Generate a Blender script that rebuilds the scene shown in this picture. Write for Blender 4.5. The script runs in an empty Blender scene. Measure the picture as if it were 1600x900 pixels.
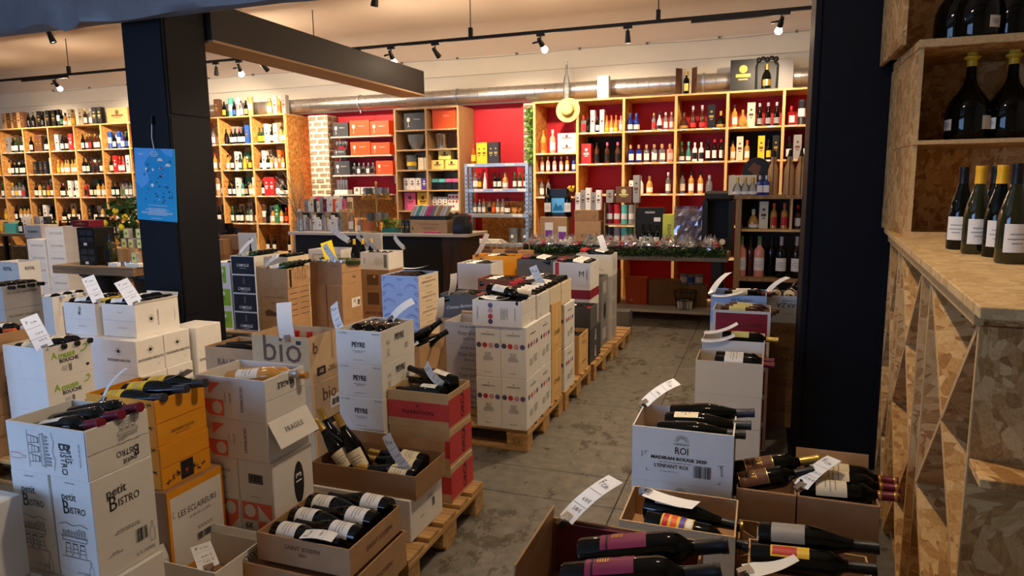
import bpy, bmesh, math, random
from mathutils import Vector, Matrix, Quaternion
random.seed(7)
R = math.radians
scene = bpy.context.scene
COL = scene.collection

# ------------------------------------------------------------------ camera
FPX, PITCH, ROLL, YAW, EYE = 1075.0, R(8.47), R(0.64), R(20.0), 1.65
_fw = Vector((-math.sin(YAW)*math.cos(PITCH), math.cos(YAW)*math.cos(PITCH), -math.sin(PITCH)))
_ri = Vector((math.cos(YAW), math.sin(YAW), 0.0))
_up = _ri.cross(_fw)
CR = _ri*math.cos(ROLL) - _up*math.sin(ROLL)
CU = _up*math.cos(ROLL) + _ri*math.sin(ROLL)
CO = Vector((0, 0, EYE))
cam = bpy.data.cameras.new('camera'); cam.sensor_width = 36.0; cam.lens = FPX*36/1600
cam.clip_start = 0.05; cam.clip_end = 100
cam_ob = bpy.data.objects.new('camera', cam); COL.objects.link(cam_ob)
m3 = Matrix((CR, CU, -_fw)).transposed()
cam_ob.matrix_world = Matrix.Translation(CO) @ m3.to_4x4()
scene.camera = cam_ob

def ray(x, y): return _fw + CR*((x-800)/FPX) - CU*((y-450)/FPX)
def at_z(x, y, z):
    d = ray(x, y); return CO + d*((z-EYE)/d.z)
def at_y(x, y, Y):
    d = ray(x, y); return CO + d*(Y/d.y)
def at_x(x, y, X):
    d = ray(x, y); return CO + d*(X/d.x)
def toward(neck, yn, base, yb, L=0.30):
    """foot and direction of a bottle whose mouth and foot are seen in two vertical planes"""
    n, b = at_y(*neck, yn), at_y(*base, yb); d = (n-b).normalized(); return n-d*L, d
def wall_x(px, Y=9.2, py=230): return at_y(px, py, Y).x

# ------------------------------------------------------------------ world, exposure
world = bpy.data.worlds.new('world'); scene.world = world; world.use_nodes = True
bg = world.node_tree.nodes['Background']
bg.inputs[0].default_value = (0.34, 0.56, 1.0, 1); bg.inputs[1].default_value = 6.5
scene.view_settings.view_transform = 'Standard'; scene.view_settings.look = 'None'
scene.view_settings.exposure = 0.12; scene.view_settings.gamma = 1.0
scene.view_settings.use_curve_mapping = False
scene.cycles.use_denoising = True
scene.cycles.max_bounces = 6; scene.cycles.diffuse_bounces = 4; scene.cycles.glossy_bounces = 3
scene.cycles.transparent_max_bounces = 12
scene.cycles.sample_clamp_indirect = 6.0
WARM = (1.0, 0.77, 0.53)
SPOT_E = 1.0
SHELF, MID, FRONT, SPILL = 215.0, 170.0, 85.0, 0.10   # watts of the track lamps
def spot(loc, target, energy, angle=70, color=WARM, size=0.04, blend=0.6):
    l = bpy.data.lights.new('spot_beam', 'SPOT'); l.energy = energy*SPOT_E; l.color = color
    l.spot_size = R(angle); l.spot_blend = blend; l.shadow_soft_size = size
    o = bpy.data.objects.new('spot_beam', l); COL.objects.link(o)
    o.location = loc
    o.rotation_euler = (Vector(target)-Vector(loc)).to_track_quat('-Z', 'Y').to_euler()
    return o

# daylight enters through the shop window behind the camera: a portal guides the sky light through it
pl_ = bpy.data.lights.new('window_portal', 'AREA'); pl_.shape = 'RECTANGLE'; pl_.size = 6.2; pl_.size_y = 2.4; pl_.cycles.is_portal = True
po_ = bpy.data.objects.new('window_portal', pl_); COL.objects.link(po_); po_.location = (-6.0, -3.05, 1.65); po_.rotation_euler = (R(90), 0, 0)
# ------------------------------------------------------------------ object helpers
def prop(o, label=None, cat=None, group=None, kind=None):
    if label: o['label'] = label
    if cat: o['category'] = cat
    if group: o['group'] = group
    if kind: o['kind'] = kind
    return o
def link(name, data, parent=None, mat=None, loc=None, rot=None):
    o = bpy.data.objects.new(name, data); COL.objects.link(o)
    if parent is not None: o.parent = parent
    if loc is not None: o.location = loc
    if rot is not None: o.rotation_euler = rot
    if mat is not None and data is not None:
        if not data.materials: data.materials.append(mat)
        elif data.materials[0] is not mat:
            o.material_slots[0].link = 'OBJECT'; o.material_slots[0].material = mat
    return o
def empty(name, loc=(0, 0, 0), rz=0.0):
    o = bpy.data.objects.new(name, None); COL.objects.link(o)
    o.location = loc; o.rotation_euler = (0, 0, rz); o.empty_display_size = 0.05
    return o
def orient(o, base, d, roll=0.0):
    """put an object whose own axis is +Z (front -Y) at base with its axis along d"""
    d = Vector(d).normalized()
    q = Vector((0, 0, 1)).rotation_difference(d)
    M = q.to_matrix() @ Matrix.Rotation(roll, 3, 'Z')
    o.matrix_world = Matrix.Translation(Vector(base)) @ M.to_4x4()
def orient_lying(o, base, d, tilt_label=0.0):
    """lying: own +Z along d, own -Y (label side) turned to the sky, then rolled by tilt_label"""
    z = Vector(d).normalized()
    upv = Vector((0, 0, 1)); y = -(upv - z*upv.dot(z)).normalized(); x = y.cross(z)
    M = Matrix((x, y, z)).transposed() @ Matrix.Rotation(tilt_label, 3, 'Z')
    o.matrix_world = Matrix.Translation(Vector(base)) @ M.to_4x4()

_MC = {}
def cached(key, fn):
    if key not in _MC: _MC[key] = fn()
    return _MC[key]
def bm_mesh(bm, smooth=None, name='mesh'):
    bmesh.ops.recalc_face_normals(bm, faces=bm.faces)
    me = bpy.data.meshes.new(name); bm.to_mesh(me); bm.free()
    if smooth is not None:
        for p in me.polygons: p.use_smooth = True
        me.set_sharp_from_angle(angle=R(smooth))
    return me
def add_box(bm, x0, y0, z0, x1, y1, z1):
    vs = [bm.verts.new(p) for p in ((x0,y0,z0),(x1,y0,z0),(x1,y1,z0),(x0,y1,z0),(x0,y0,z1),(x1,y0,z1),(x1,y1,z1),(x0,y1,z1))]
    fs = [(0,3,2,1),(4,5,6,7),(0,1,5,4),(1,2,6,5),(2,3,7,6),(3,0,4,7)]
    return [bm.faces.new([vs[i] for i in f]) for f in fs], vs
def add_obox(bm, c, ax, ay, az):
    """box from centre and three half-axis vectors"""
    c, ax, ay, az = Vector(c), Vector(ax), Vector(ay), Vector(az)
    vs = [bm.verts.new(c + ax*i + ay*j + az*k) for k in (-1,1) for (i,j) in ((-1,-1),(1,-1),(1,1),(-1,1))]
    for f in [(0,3,2,1),(4,5,6,7),(0,1,5,4),(1,2,6,5),(2,3,7,6),(3,0,4,7)]:
        bm.faces.new([vs[i] for i in f])
def box_me(w, d, h, bev=0.0, seg=1):
    """w x d x h, origin at the centre of its base"""
    def mk():
        bm = bmesh.new(); add_box(bm, -w/2, -d/2, 0, w/2, d/2, h)
        if bev: bmesh.ops.bevel(bm, geom=list(bm.edges), offset=bev, segments=seg, affect='EDGES', profile=0.6)
        return bm_mesh(bm)
    return cached(('box', round(w,4), round(d,4), round(h,4), bev, seg), mk)
def lathe_me(prof, seg=16, smooth=35, sq=0.0, cap=True):
    def mk():
        bm = bmesh.new(); rings = []
        for (r, z) in prof:
            if r <= 1e-6: rings.append([bm.verts.new((0, 0, z))]); continue
            ring = []
            for i in range(seg):
                a = 2*math.pi*(i+0.5)/seg; c, s = math.cos(a), math.sin(a)
                k = 1.0
                if sq and r > 0.022: k = (abs(c)**(2+sq*6)+abs(s)**(2+sq*6))**(-1/(2+sq*6))
                ring.append(bm.verts.new((r*c*k, r*s*k, z)))
            rings.append(ring)
        for A, B in zip(rings, rings[1:]):
            n = max(len(A), len(B))
            for i in range(n):
                j = (i+1) % n
                if len(A) == 1 and len(B) == 1: continue
                if len(A) == 1: bm.faces.new((A[0], B[j], B[i]))
                elif len(B) == 1: bm.faces.new((A[i], A[j], B[0]))
                else: bm.faces.new((A[i], A[j], B[j], B[i]))
        return bm_mesh(bm, smooth)
    return cached(('lathe', tuple(prof), seg, smooth, sq), mk)
def arc_me(r, z0, z1, a_half, seg=8, thick=0.0006, sq=0.0, centre=-math.pi/2):
    """label: part of a cylinder wall around the front (-Y)"""
    def mk():
        bm = bmesh.new(); V = {}
        for k, rr in ((0, r+0.0002), (1, r+0.0002+thick)):
            for i in range(seg+1):
                a = centre - a_half + 2*a_half*i/seg; c, s = math.cos(a), math.sin(a)
                f = (abs(c)**(2+sq*6)+abs(s)**(2+sq*6))**(-1/(2+sq*6)) if sq else 1.0
                for j, z in ((0, z0), (1, z1)): V[k, i, j] = bm.verts.new((rr*c*f, rr*s*f, z))
        for i in range(seg):
            bm.faces.new((V[1,i,0], V[1,i+1,0], V[1,i+1,1], V[1,i,1]))
            bm.faces.new((V[0,i,1], V[0,i+1,1], V[0,i+1,0], V[0,i,0]))
            for j in (0, 1): bm.faces.new((V[0,i,j], V[0,i+1,j], V[1,i+1,j], V[1,i,j]))
        for i in (0, seg): bm.faces.new((V[0,i,0], V[1,i,0], V[1,i,1], V[0,i,1]))
        return bm_mesh(bm, 40)
    return cached(('arc', r, z0, z1, a_half, seg, thick, sq, centre), mk)
def tube_bm(bm, pts, r, seg=8, close=True):
    pts = [Vector(p) for p in pts]; rings = []
    for i, p in enumerate(pts):
        t = (pts[min(i+1, len(pts)-1)] - pts[max(i-1, 0)]).normalized()
        a = Vector((0, 0, 1)) if abs(t.z) < 0.9 else Vector((1, 0, 0))
        u = t.cross(a).normalized(); v = t.cross(u)
        rr = r[i] if isinstance(r, (list, tuple)) else r
        rings.append([bm.verts.new(p + u*(rr*math.cos(2*math.pi*k/seg)) + v*(rr*math.sin(2*math.pi*k/seg))) for k in range(seg)])
    for A, B in zip(rings, rings[1:]):
        for k in range(seg): bm.faces.new((A[k], A[(k+1)%seg], B[(k+1)%seg], B[k]))
    if close:
        bm.faces.new(rings[0][::-1]); bm.faces.new(rings[-1])
def tube(name, pts, r, mat, parent=None, seg=8):
    bm = bmesh.new(); tube_bm(bm, pts, r, seg); return link(name, bm_mesh(bm, 40), parent, mat)
def bx(name, x0, y0, z0, x1, y1, z1, mat, parent=None, bev=0.0):
    """box by its limits (in the parent's own space); origin at base centre"""
    me = box_me(x1-x0, y1-y0, z1-z0, bev)
    return link(name, me, parent, mat, loc=((x0+x1)/2, (y0+y1)/2, z0))
_TX = {}
def text_me(s, size, align='CENTER', squeeze=1.0, bold=0.0):
    key = (s, round(size,4), align, squeeze, bold)
    if key in _TX: return _TX[key]
    cu = bpy.data.curves.new('lettering', 'FONT'); cu.body = s.lstrip('~'); cu.shear = 0.4 if s.startswith('~') else 0.0; cu.size = size; cu.align_x = align; cu.align_y = 'CENTER'
    cu.resolution_u = 2; cu.offset = bold*size
    o = bpy.data.objects.new('lettering_source', cu); COL.objects.link(o)
    o.scale = (squeeze, 1, 1)
    bpy.context.view_layer.update()
    me = bpy.data.meshes.new_from_object(o.evaluated_get(bpy.context.evaluated_depsgraph_get()))
    if squeeze != 1.0: me.transform(Matrix.Diagonal((squeeze, 1, 1, 1)))
    bpy.data.objects.remove(o); me.materials.clear(); _TX[key] = me
    return me
def poly_me(loops, key=None, t=0.0):
    """flat outline(s) in the XY plane -> mesh facing +Z, with thickness t"""
    bm = bmesh.new()
    for lp in loops:
        f = bm.faces.new([bm.verts.new((x, y, 0)) for x, y in lp])
    if t:
        r = bmesh.ops.extrude_face_region(bm, geom=list(bm.faces))
        bmesh.ops.translate(bm, verts=[v for v in r['geom'] if isinstance(v, bmesh.types.BMVert)], vec=(0, 0, t))
    me = bpy.data.meshes.new('shape'); bmesh.ops.recalc_face_normals(bm, faces=bm.faces)
    bm.to_mesh(me); bm.free()
    if not t and me.polygons and me.polygons[0].normal.z < 0: me.flip_normals()
    return me
def disc_pts(cx, cy, r, n=18): return [(cx+r*math.cos(2*math.pi*i/n), cy+r*math.sin(2*math.pi*i/n)) for i in range(n)]
def rect_pts(x0, y0, x1, y1): return [(x0,y0),(x1,y0),(x1,y1),(x0,y1)]
FACE = {  # face -> rotation of a sheet lying in XY (facing +Z) onto that face of a box
    'front': Matrix(((1,0,0),(0,0,-1),(0,1,0))), 'right': Matrix(((0,0,1),(1,0,0),(0,1,0))),
    'left': Matrix(((0,0,-1),(-1,0,0),(0,1,0))), 'top': Matrix(((1,0,0),(0,1,0),(0,0,1)))}
def on_face(o, face, dims, u, v, rot=0.0, lift=0.0012):
    """place child sheet o on a face of its box parent (w,d,h; origin base centre); u,v from the face centre"""
    w, d, h = dims; B = FACE[face]
    n = {'front': Vector((0,-d/2,h/2)), 'right': Vector((w/2,0,h/2)), 'left': Vector((-w/2,0,h/2)), 'top': Vector((0,0,h))}[face]
    M = B.to_4x4() @ Matrix.Rotation(rot, 4, 'Z')
    p = n + B @ Vector((u, v, lift))
    o.matrix_basis = Matrix.Translation(p) @ M
    return o
# ------------------------------------------------------------------ materials
def srgb(r, g, b):
    f = lambda c: (c/255/12.92) if c <= 10 else ((c/255+0.055)/1.055)**2.4
    return (f(r), f(g), f(b))
_MT = {}
def mat(name, col, rough=0.6, metal=0.0, spec=0.4, noise=0.0, scale=20.0, bump=0.0, coat=0.0, alpha=1.0, trans=0.0, emit=None, dirt=None):
    if name in _MT: return _MT[name]
    m = bpy.data.materials.new(name); m.use_nodes = True; nt = m.node_tree; p = nt.nodes['Principled BSDF']
    c = srgb(*col)
    p.inputs['Base Color'].default_value = (*c, 1); p.inputs['Roughness'].default_value = rough
    p.inputs['Metallic'].default_value = metal; p.inputs['Specular IOR Level'].default_value = spec
    p.inputs['Coat Weight'].default_value = coat; p.inputs['Coat Roughness'].default_value = 0.05
    p.inputs['Transmission Weight'].default_value = trans; p.inputs['Alpha'].default_value = alpha
    if emit: p.inputs['Emission Color'].default_value = (*srgb(*col), 1); p.inputs['Emission Strength'].default_value = emit
    if noise or bump:
        tc = nt.nodes.new('ShaderNodeTexCoord'); n = nt.nodes.new('ShaderNodeTexNoise')
        n.inputs['Scale'].default_value = scale; n.inputs['Detail'].default_value = 5; n.inputs['Roughness'].default_value = 0.65
        nt.links.new(tc.outputs['Object'], n.inputs['Vector'])
        if noise:
            cr = nt.nodes.new('ShaderNodeValToRGB'); e = cr.color_ramp.elements
            d = dirt and srgb(*dirt)
            e[0].position = 0.3; e[1].position = 0.7
            e[0].color = (*(d or [x*(1-noise) for x in c]), 1); e[1].color = (*[min(1, x*(1+noise*0.6)) for x in c], 1)
            nt.links.new(n.outputs['Fac'], cr.inputs['Fac']); nt.links.new(cr.outputs['Color'], p.inputs['Base Color'])
        if bump:
            b = nt.nodes.new('ShaderNodeBump'); b.inputs['Strength'].default_value = bump; b.inputs['Distance'].default_value = 0.004
            nt.links.new(n.outputs['Fac'], b.inputs['Height']); nt.links.new(b.outputs['Normal'], p.inputs['Normal'])
    _MT[name] = m; return m
def osb(name, lo, mid, hi, scale=16.0, rough=0.65, stretch=(1,1,1)):
    if name in _MT: return _MT[name]
    m = bpy.data.materials.new(name); m.use_nodes = True; nt = m.node_tree; N = nt.nodes.new; L = nt.links.new
    p = nt.nodes['Principled BSDF']; p.inputs['Roughness'].default_value = rough; p.inputs['Specular IOR Level'].default_value = 0.3
    tc = N('ShaderNodeTexCoord')
    def strands(patch, fine, seed):
        pv = N('ShaderNodeTexVoronoi'); pv.inputs['Scale'].default_value = patch; L(tc.outputs['Object'], pv.inputs['Vector'])
        sp0 = N('ShaderNodeSeparateColor'); L(pv.outputs['Color'], sp0.inputs['Color'])
        mu = N('ShaderNodeMath'); mu.operation = 'MULTIPLY'; mu.inputs[1].default_value = 6.3; L(sp0.outputs['Green'], mu.inputs[0])
        vr = N('ShaderNodeVectorRotate'); vr.rotation_type = 'AXIS_ANGLE'; vr.inputs['Axis'].default_value = (0.55, 0.6, 0.58)
        L(mu.outputs[0], vr.inputs['Angle']); L(tc.outputs['Object'], vr.inputs['Vector'])
        ms = N('ShaderNodeMapping'); ms.inputs['Scale'].default_value = (fine, fine*0.28, fine*0.8); ms.inputs['Location'].default_value = (seed, seed*2, 0)
        L(vr.outputs['Vector'], ms.inputs['Vector'])
        v = N('ShaderNodeTexVoronoi'); v.inputs['Scale'].default_value = 1.0; L(ms.outputs['Vector'], v.inputs['Vector'])
        sp = N('ShaderNodeSeparateColor'); L(v.outputs['Color'], sp.inputs['Color'])
        gm = N('ShaderNodeMapping'); gm.inputs['Scale'].default_value = (fine*5, fine*0.5, fine*3); L(vr.outputs['Vector'], gm.inputs['Vector'])
        g = N('ShaderNodeTexNoise'); g.inputs['Scale'].default_value = 1.0; g.inputs['Detail'].default_value = 2; L(gm.outputs['Vector'], g.inputs['Vector'])
        return sp.outputs['Red'], sp.outputs['Blue'], g.outputs['Fac']
    a1, a2, g1 = strands(scale*0.5, scale*2.4, 1.7); b1, b2, g2 = strands(scale*0.33, scale*1.5, 5.1)
    mx = N('ShaderNodeMix'); mx.data_type = 'FLOAT'
    st = N('ShaderNodeMath'); st.operation = 'GREATER_THAN'; st.inputs[1].default_value = 0.55; L(b2, st.inputs[0])
    L(st.outputs[0], mx.inputs['Factor']); L(a1, mx.inputs['A']); L(b1, mx.inputs['B'])
    ad = N('ShaderNodeMath'); ad.operation = 'MULTIPLY_ADD'; ad.inputs[1].default_value = 0.7
    s2 = N('ShaderNodeMath'); s2.operation = 'MULTIPLY_ADD'; s2.inputs[1].default_value = 0.6; s2.inputs[2].default_value = -0.15
    L(g1, s2.inputs[0]); L(mx.outputs['Result'], ad.inputs[0]); L(s2.outputs[0], ad.inputs[2])
    cr = N('ShaderNodeValToRGB'); e = cr.color_ramp.elements
    e[0].position = 0.05; e[0].color = (*srgb(*lo), 1); e[1].position = 0.95; e[1].color = (*srgb(*hi), 1)
    k = e.new(0.45); k.color = (*srgb(*mid), 1)
    L(ad.outputs[0], cr.inputs['Fac']); L(cr.outputs['Color'], p.inputs['Base Color'])
    b = N('ShaderNodeBump'); b.inputs['Strength'].default_value = 0.25; b.inputs['Distance'].default_value = 0.002
    L(ad.outputs[0], b.inputs['Height']); L(b.outputs['Normal'], p.inputs['Normal'])
    _MT[name] = m; return m
def wood(name, lo, hi, axis=0, rough=0.55, scale=1.0):
    if name in _MT: return _MT[name]
    m = bpy.data.materials.new(name); m.use_nodes = True; nt = m.node_tree; N = nt.nodes.new; L = nt.links.new
    p = nt.nodes['Principled BSDF']; p.inputs['Roughness'].default_value = rough; p.inputs['Specular IOR Level'].default_value = 0.3
    tc = N('ShaderNodeTexCoord'); mp = N('ShaderNodeMapping'); s = [38*scale]*3; s[axis] = 2.2*scale
    mp.inputs['Scale'].default_value = s; L(tc.outputs['Object'], mp.inputs['Vector'])
    n = N('ShaderNodeTexNoise'); n.inputs['Scale'].default_value = 1; n.inputs['Detail'].default_value = 6; n.inputs['Distortion'].default_value = 0.6
    L(mp.outputs['Vector'], n.inputs['Vector'])
    cr = N('ShaderNodeValToRGB'); e = cr.color_ramp.elements
    e[0].position = 0.3; e[0].color = (*srgb(*lo), 1); e[1].position = 0.72; e[1].color = (*srgb(*hi), 1)
    L(n.outputs['Fac'], cr.inputs['Fac']); L(cr.outputs['Color'], p.inputs['Base Color'])
    b = N('ShaderNodeBump'); b.inputs['Strength'].default_value = 0.15; b.inputs['Distance'].default_value = 0.002
    L(n.outputs['Fac'], b.inputs['Height']); L(b.outputs['Normal'], p.inputs['Normal'])
    _MT[name] = m; return m
def floor_mat():
    m = bpy.data.materials.new('worn_concrete'); m.use_nodes = True; nt = m.node_tree; N = nt.nodes.new; L = nt.links.new
    p = nt.nodes['Principled BSDF']; p.inputs['Specular IOR Level'].default_value = 0.45
    g = N('ShaderNodeNewGeometry')
    mp = N('ShaderNodeMapping'); mp.inputs['Scale'].default_value = (1.0, 0.6, 1.0); L(g.outputs['Position'], mp.inputs['Vector'])
    big = N('ShaderNodeTexNoise'); big.inputs['Scale'].default_value = 1.3; big.inputs['Detail'].default_value = 2; L(g.outputs['Position'], big.inputs['Vector'])
    wear = N('ShaderNodeTexNoise'); wear.inputs['Scale'].default_value = 8.5; wear.inputs['Detail'].default_value = 8; wear.inputs['Roughness'].default_value = 0.72
    L(mp.outputs['Vector'], wear.inputs['Vector'])
    ad = N('ShaderNodeMath'); ad.operation = 'MULTIPLY_ADD'; ad.inputs[1].default_value = 0.45
    L(big.outputs['Fac'], ad.inputs[0]); L(wear.outputs['Fac'], ad.inputs[2])
    cr = N('ShaderNodeValToRGB'); e = cr.color_ramp.elements
    e[0].position = 0.775; e[0].color = (0, 0, 0, 1); e[1].position = 0.83; e[1].color = (1, 1, 1, 1)
    L(ad.outputs[0], cr.inputs['Fac'])
    fine = N('ShaderNodeTexNoise'); fine.inputs['Scale'].default_value = 14; fine.inputs['Detail'].default_value = 7; L(g.outputs['Position'], fine.inputs['Vector'])
    c1 = N('ShaderNodeValToRGB'); e = c1.color_ramp.elements
    e[0].position = 0.3; e[0].color = (*srgb(96,92,83), 1); e[1].position = 0.72; e[1].color = (*srgb(126,121,110), 1)
    L(fine.outputs['Fac'], c1.inputs['Fac'])
    c2 = N('ShaderNodeValToRGB'); e = c2.color_ramp.elements
    e[0].position = 0.3; e[0].color = (*srgb(70,63,52), 1); e[1].position = 0.72; e[1].color = (*srgb(96,86,70), 1)
    L(fine.outputs['Fac'], c2.inputs['Fac'])
    mx = N('ShaderNodeMix'); mx.data_type = 'RGBA'
    L(cr.outputs['Color'], mx.inputs['Factor']); L(c1.outputs['Color'], mx.inputs['A']); L(c2.outputs['Color'], mx.inputs['B'])
    L(mx.outputs['Result'], p.inputs['Base Color'])
    rr = N('ShaderNodeMapRange'); rr.inputs['To Min'].default_value = 0.42; rr.inputs['To Max'].default_value = 0.62
    L(cr.outputs['Color'], rr.inputs['Value']); L(rr.outputs['Result'], p.inputs['Roughness'])
    b = N('ShaderNodeBump'); b.inputs['Strength'].default_value = 0.3; b.inputs['Distance'].default_value = 0.003
    L(ad.outputs[0], b.inputs['Height']); L(b.outputs['Normal'], p.inputs['Normal'])
    return m
def film_mat():
    m = bpy.data.materials.new('cellophane'); m.use_nodes = True; nt = m.node_tree; N = nt.nodes.new; L = nt.links.new
    out = nt.nodes['Material Output']; nt.nodes.remove(nt.nodes['Principled BSDF'])
    t = N('ShaderNodeBsdfTransparent'); t.inputs[0].default_value = (0.93, 0.94, 0.95, 1)
    g = N('ShaderNodeBsdfGlossy'); g.inputs['Roughness'].default_value = 0.12
    mx = N('ShaderNodeMixShader'); mx.inputs[0].default_value = 0.30
    dd = N('ShaderNodeBsdfDiffuse'); dd.inputs[0].default_value = (0.8, 0.82, 0.84, 1); m0 = N('ShaderNodeMixShader'); m0.inputs[0].default_value = 0.2
    L(t.outputs[0], m0.inputs[1]); L(dd.outputs[0], m0.inputs[2]); L(m0.outputs[0], mx.inputs[1]); L(g.outputs[0], mx.inputs[2]); L(mx.outputs[0], out.inputs[0]); _MT['cellophane'] = m; return m
def clear_mat():
    m = bpy.data.materials.new('clear_glass'); m.use_nodes = True; nt = m.node_tree; N = nt.nodes.new; L = nt.links.new
    out = nt.nodes['Material Output']; nt.nodes.remove(nt.nodes['Principled BSDF'])
    t = N('ShaderNodeBsdfTransparent'); t.inputs[0].default_value = (0.80, 0.84, 0.84, 1)
    g = N('ShaderNodeBsdfGlossy'); g.inputs['Roughness'].default_value = 0.05
    d = N('ShaderNodeBsdfDiffuse'); d.inputs[0].default_value = (0.75, 0.78, 0.78, 1)
    lw = N('ShaderNodeLayerWeight'); lw.inputs[0].default_value = 0.35
    m1 = N('ShaderNodeMixShader'); m1.inputs[0].default_value = 0.16
    L(t.outputs[0], m1.inputs[1]); L(d.outputs[0], m1.inputs[2])
    m2 = N('ShaderNodeMixShader'); L(lw.outputs['Fresnel'], m2.inputs[0]); L(m1.outputs[0], m2.inputs[1]); L(g.outputs[0], m2.inputs[2])
    L(m2.outputs[0], out.inputs[0]); _MT['clear_glass'] = m; return m
M = {}
M['kraft'] = mat('kraft_card', (176,138,98), 0.75, noise=0.13, scale=9, bump=0.05)
M['kraft_d'] = mat('kraft_card_brown', (156,116,78), 0.75, noise=0.13, scale=9, bump=0.05)
M['kraft_l'] = mat('kraft_card_pale', (196,164,122), 0.75, noise=0.1, scale=9, bump=0.05)
M['white'] = mat('white_card', (226,222,214), 0.6, noise=0.05, scale=7, bump=0.03)
M['grey'] = mat('grey_card', (176,172,166), 0.65, noise=0.06, scale=7)
M['dgrey'] = mat('dark_grey_card', (92,90,88), 0.6, noise=0.1, scale=9)
M['navyc'] = mat('navy_print_card', (24,28,46), 0.5, noise=0.1, scale=9)
M['cream'] = mat('cream_card', (226,210,178), 0.6, noise=0.06, scale=8)
M['bluec'] = mat('pale_blue_card', (170,196,236), 0.6, noise=0.04, scale=8)
M['yellow'] = mat('amber_yellow_card', (236,156,28), 0.55, noise=0.06, scale=9)
M['red'] = mat('red_print', (196,62,62), 0.6, noise=0.1, scale=12)
M['wine'] = mat('wine_red_print', (140,26,44), 0.55)
M['pink'] = mat('coral_print', (232,110,88), 0.6)
M['ink'] = mat('black_ink', (34,32,34), 0.6)
M['inkg'] = mat('grey_ink', (120,116,112), 0.6)
M['inkb'] = mat('brown_ink', (96,64,42), 0.6)
M['inkgold'] = mat('gold_ink', (206,164,90), 0.35, metal=0.6)
M['inkp'] = mat('violet_ink', (96,84,180), 0.6)
M['green'] = mat('lime_print', (140,180,40), 0.6)
M['redink'] = mat('red_ink', (200,40,40), 0.6)
M['whiteink'] = mat('white_ink', (236,236,236), 0.6)
M['paper'] = mat('tag_paper', (240,240,238), 0.5)
M['paper_y'] = mat('yellow_paper', (250,222,30), 0.5)
M['steel'] = mat('steel_clip', (190,190,190), 0.25, metal=1.0)
M['galv'] = mat('galvanised_steel', (186,196,202), 0.38, metal=0.75, noise=0.12, scale=25)
M['duct'] = mat('spiral_duct_steel', (196,194,190), 0.33, metal=0.9, noise=0.18, scale=14)
M['navy'] = mat('navy_painted_steel', (12,15,23), 0.55, spec=0.2, noise=0.2, scale=3.5, bump=0.12)
M['black'] = mat('black_paint', (22,22,24), 0.45)
M['blackm'] = mat('black_matt', (16,16,18), 0.7)
M['redwall'] = mat('red_wall_paint', (186,14,34), 0.6, noise=0.05, scale=2)
M['ceil'] = mat('ceiling_plaster', (222,204,186), 0.85, noise=0.04, scale=1.2)
M['wallw'] = mat('white_wall_plaster', (232,226,210), 0.8, noise=0.04, scale=2)
M['mortar'] = mat('lime_mortar', (222,208,182), 0.9, noise=0.12, scale=25, bump=0.3)
M['brick'] = mat('whitewashed_brick', (150,128,104), 0.9, noise=0.45, scale=22, bump=0.3)
M['osb'] = osb('osb_board', (150,104,56), (196,150,90), (228,194,138), scale=18)
M['osb_sh'] = osb('osb_board_amber', (170,108,48), (206,142,70), (232,180,108), scale=18)
M['osb_top'] = osb('osb_worktop', (190,152,102), (212,178,126), (230,202,152), scale=16)
M['osb_edge'] = mat('osb_edge', (206,170,116), 0.7, noise=0.2, scale=60)
M['pine'] = wood('pine_board', (206,158,92), (232,190,124), 0)
M['pinev'] = wood('pine_upright', (206,158,92), (232,190,124), 2)
M['pallet'] = wood('pallet_wood', (150,112,66), (200,160,104), 1, rough=0.75)
M['palletx'] = wood('pallet_wood_cross', (150,112,66), (200,160,104), 0, rough=0.75)
M['oak'] = wood('light_oak_laminate', (178,140,96), (206,172,126), 2)
M['greywood'] = wood('grey_limed_wood', (128,116,100), (170,156,138), 0)
M['tablew'] = wood('rustic_table_wood', (112,88,62), (158,128,94), 0)
M['crate'] = wood('crate_wood', (132,98,60), (182,142,92), 2)
M['crate_l'] = wood('pale_crate_wood', (206,160,92), (232,192,128), 2)
M['counter'] = mat('counter_top', (206,198,182), 0.45, noise=0.05, scale=6)
M['wenge'] = wood('wenge_panel', (44,30,24), (70,48,38), 2)
M['poster'] = mat('poster_blue', (26,150,206), 0.5)
M['poster_l'] = mat('poster_pale_blue', (90,170,232), 0.5)
M['poster_d'] = mat('poster_deep_blue', (16,110,160), 0.5)
M['straw'] = mat('woven_straw', (226,190,116), 0.8, noise=0.2, scale=60, bump=0.5)
M['leaf'] = mat('leaf_green', (54,92,40), 0.5, noise=0.3, scale=20)
M['leaf2'] = mat('leaf_green_bright', (110,160,60), 0.5, noise=0.3, scale=20)
M['lemon'] = mat('lemon_yellow', (240,206,40), 0.45)
M['soil'] = mat('terracotta', (150,90,60), 0.8)
M['floor'] = floor_mat()
M['joint'] = mat('joint_dirt', (84,78,66), 0.9)
film_mat(); clear_mat()
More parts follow.
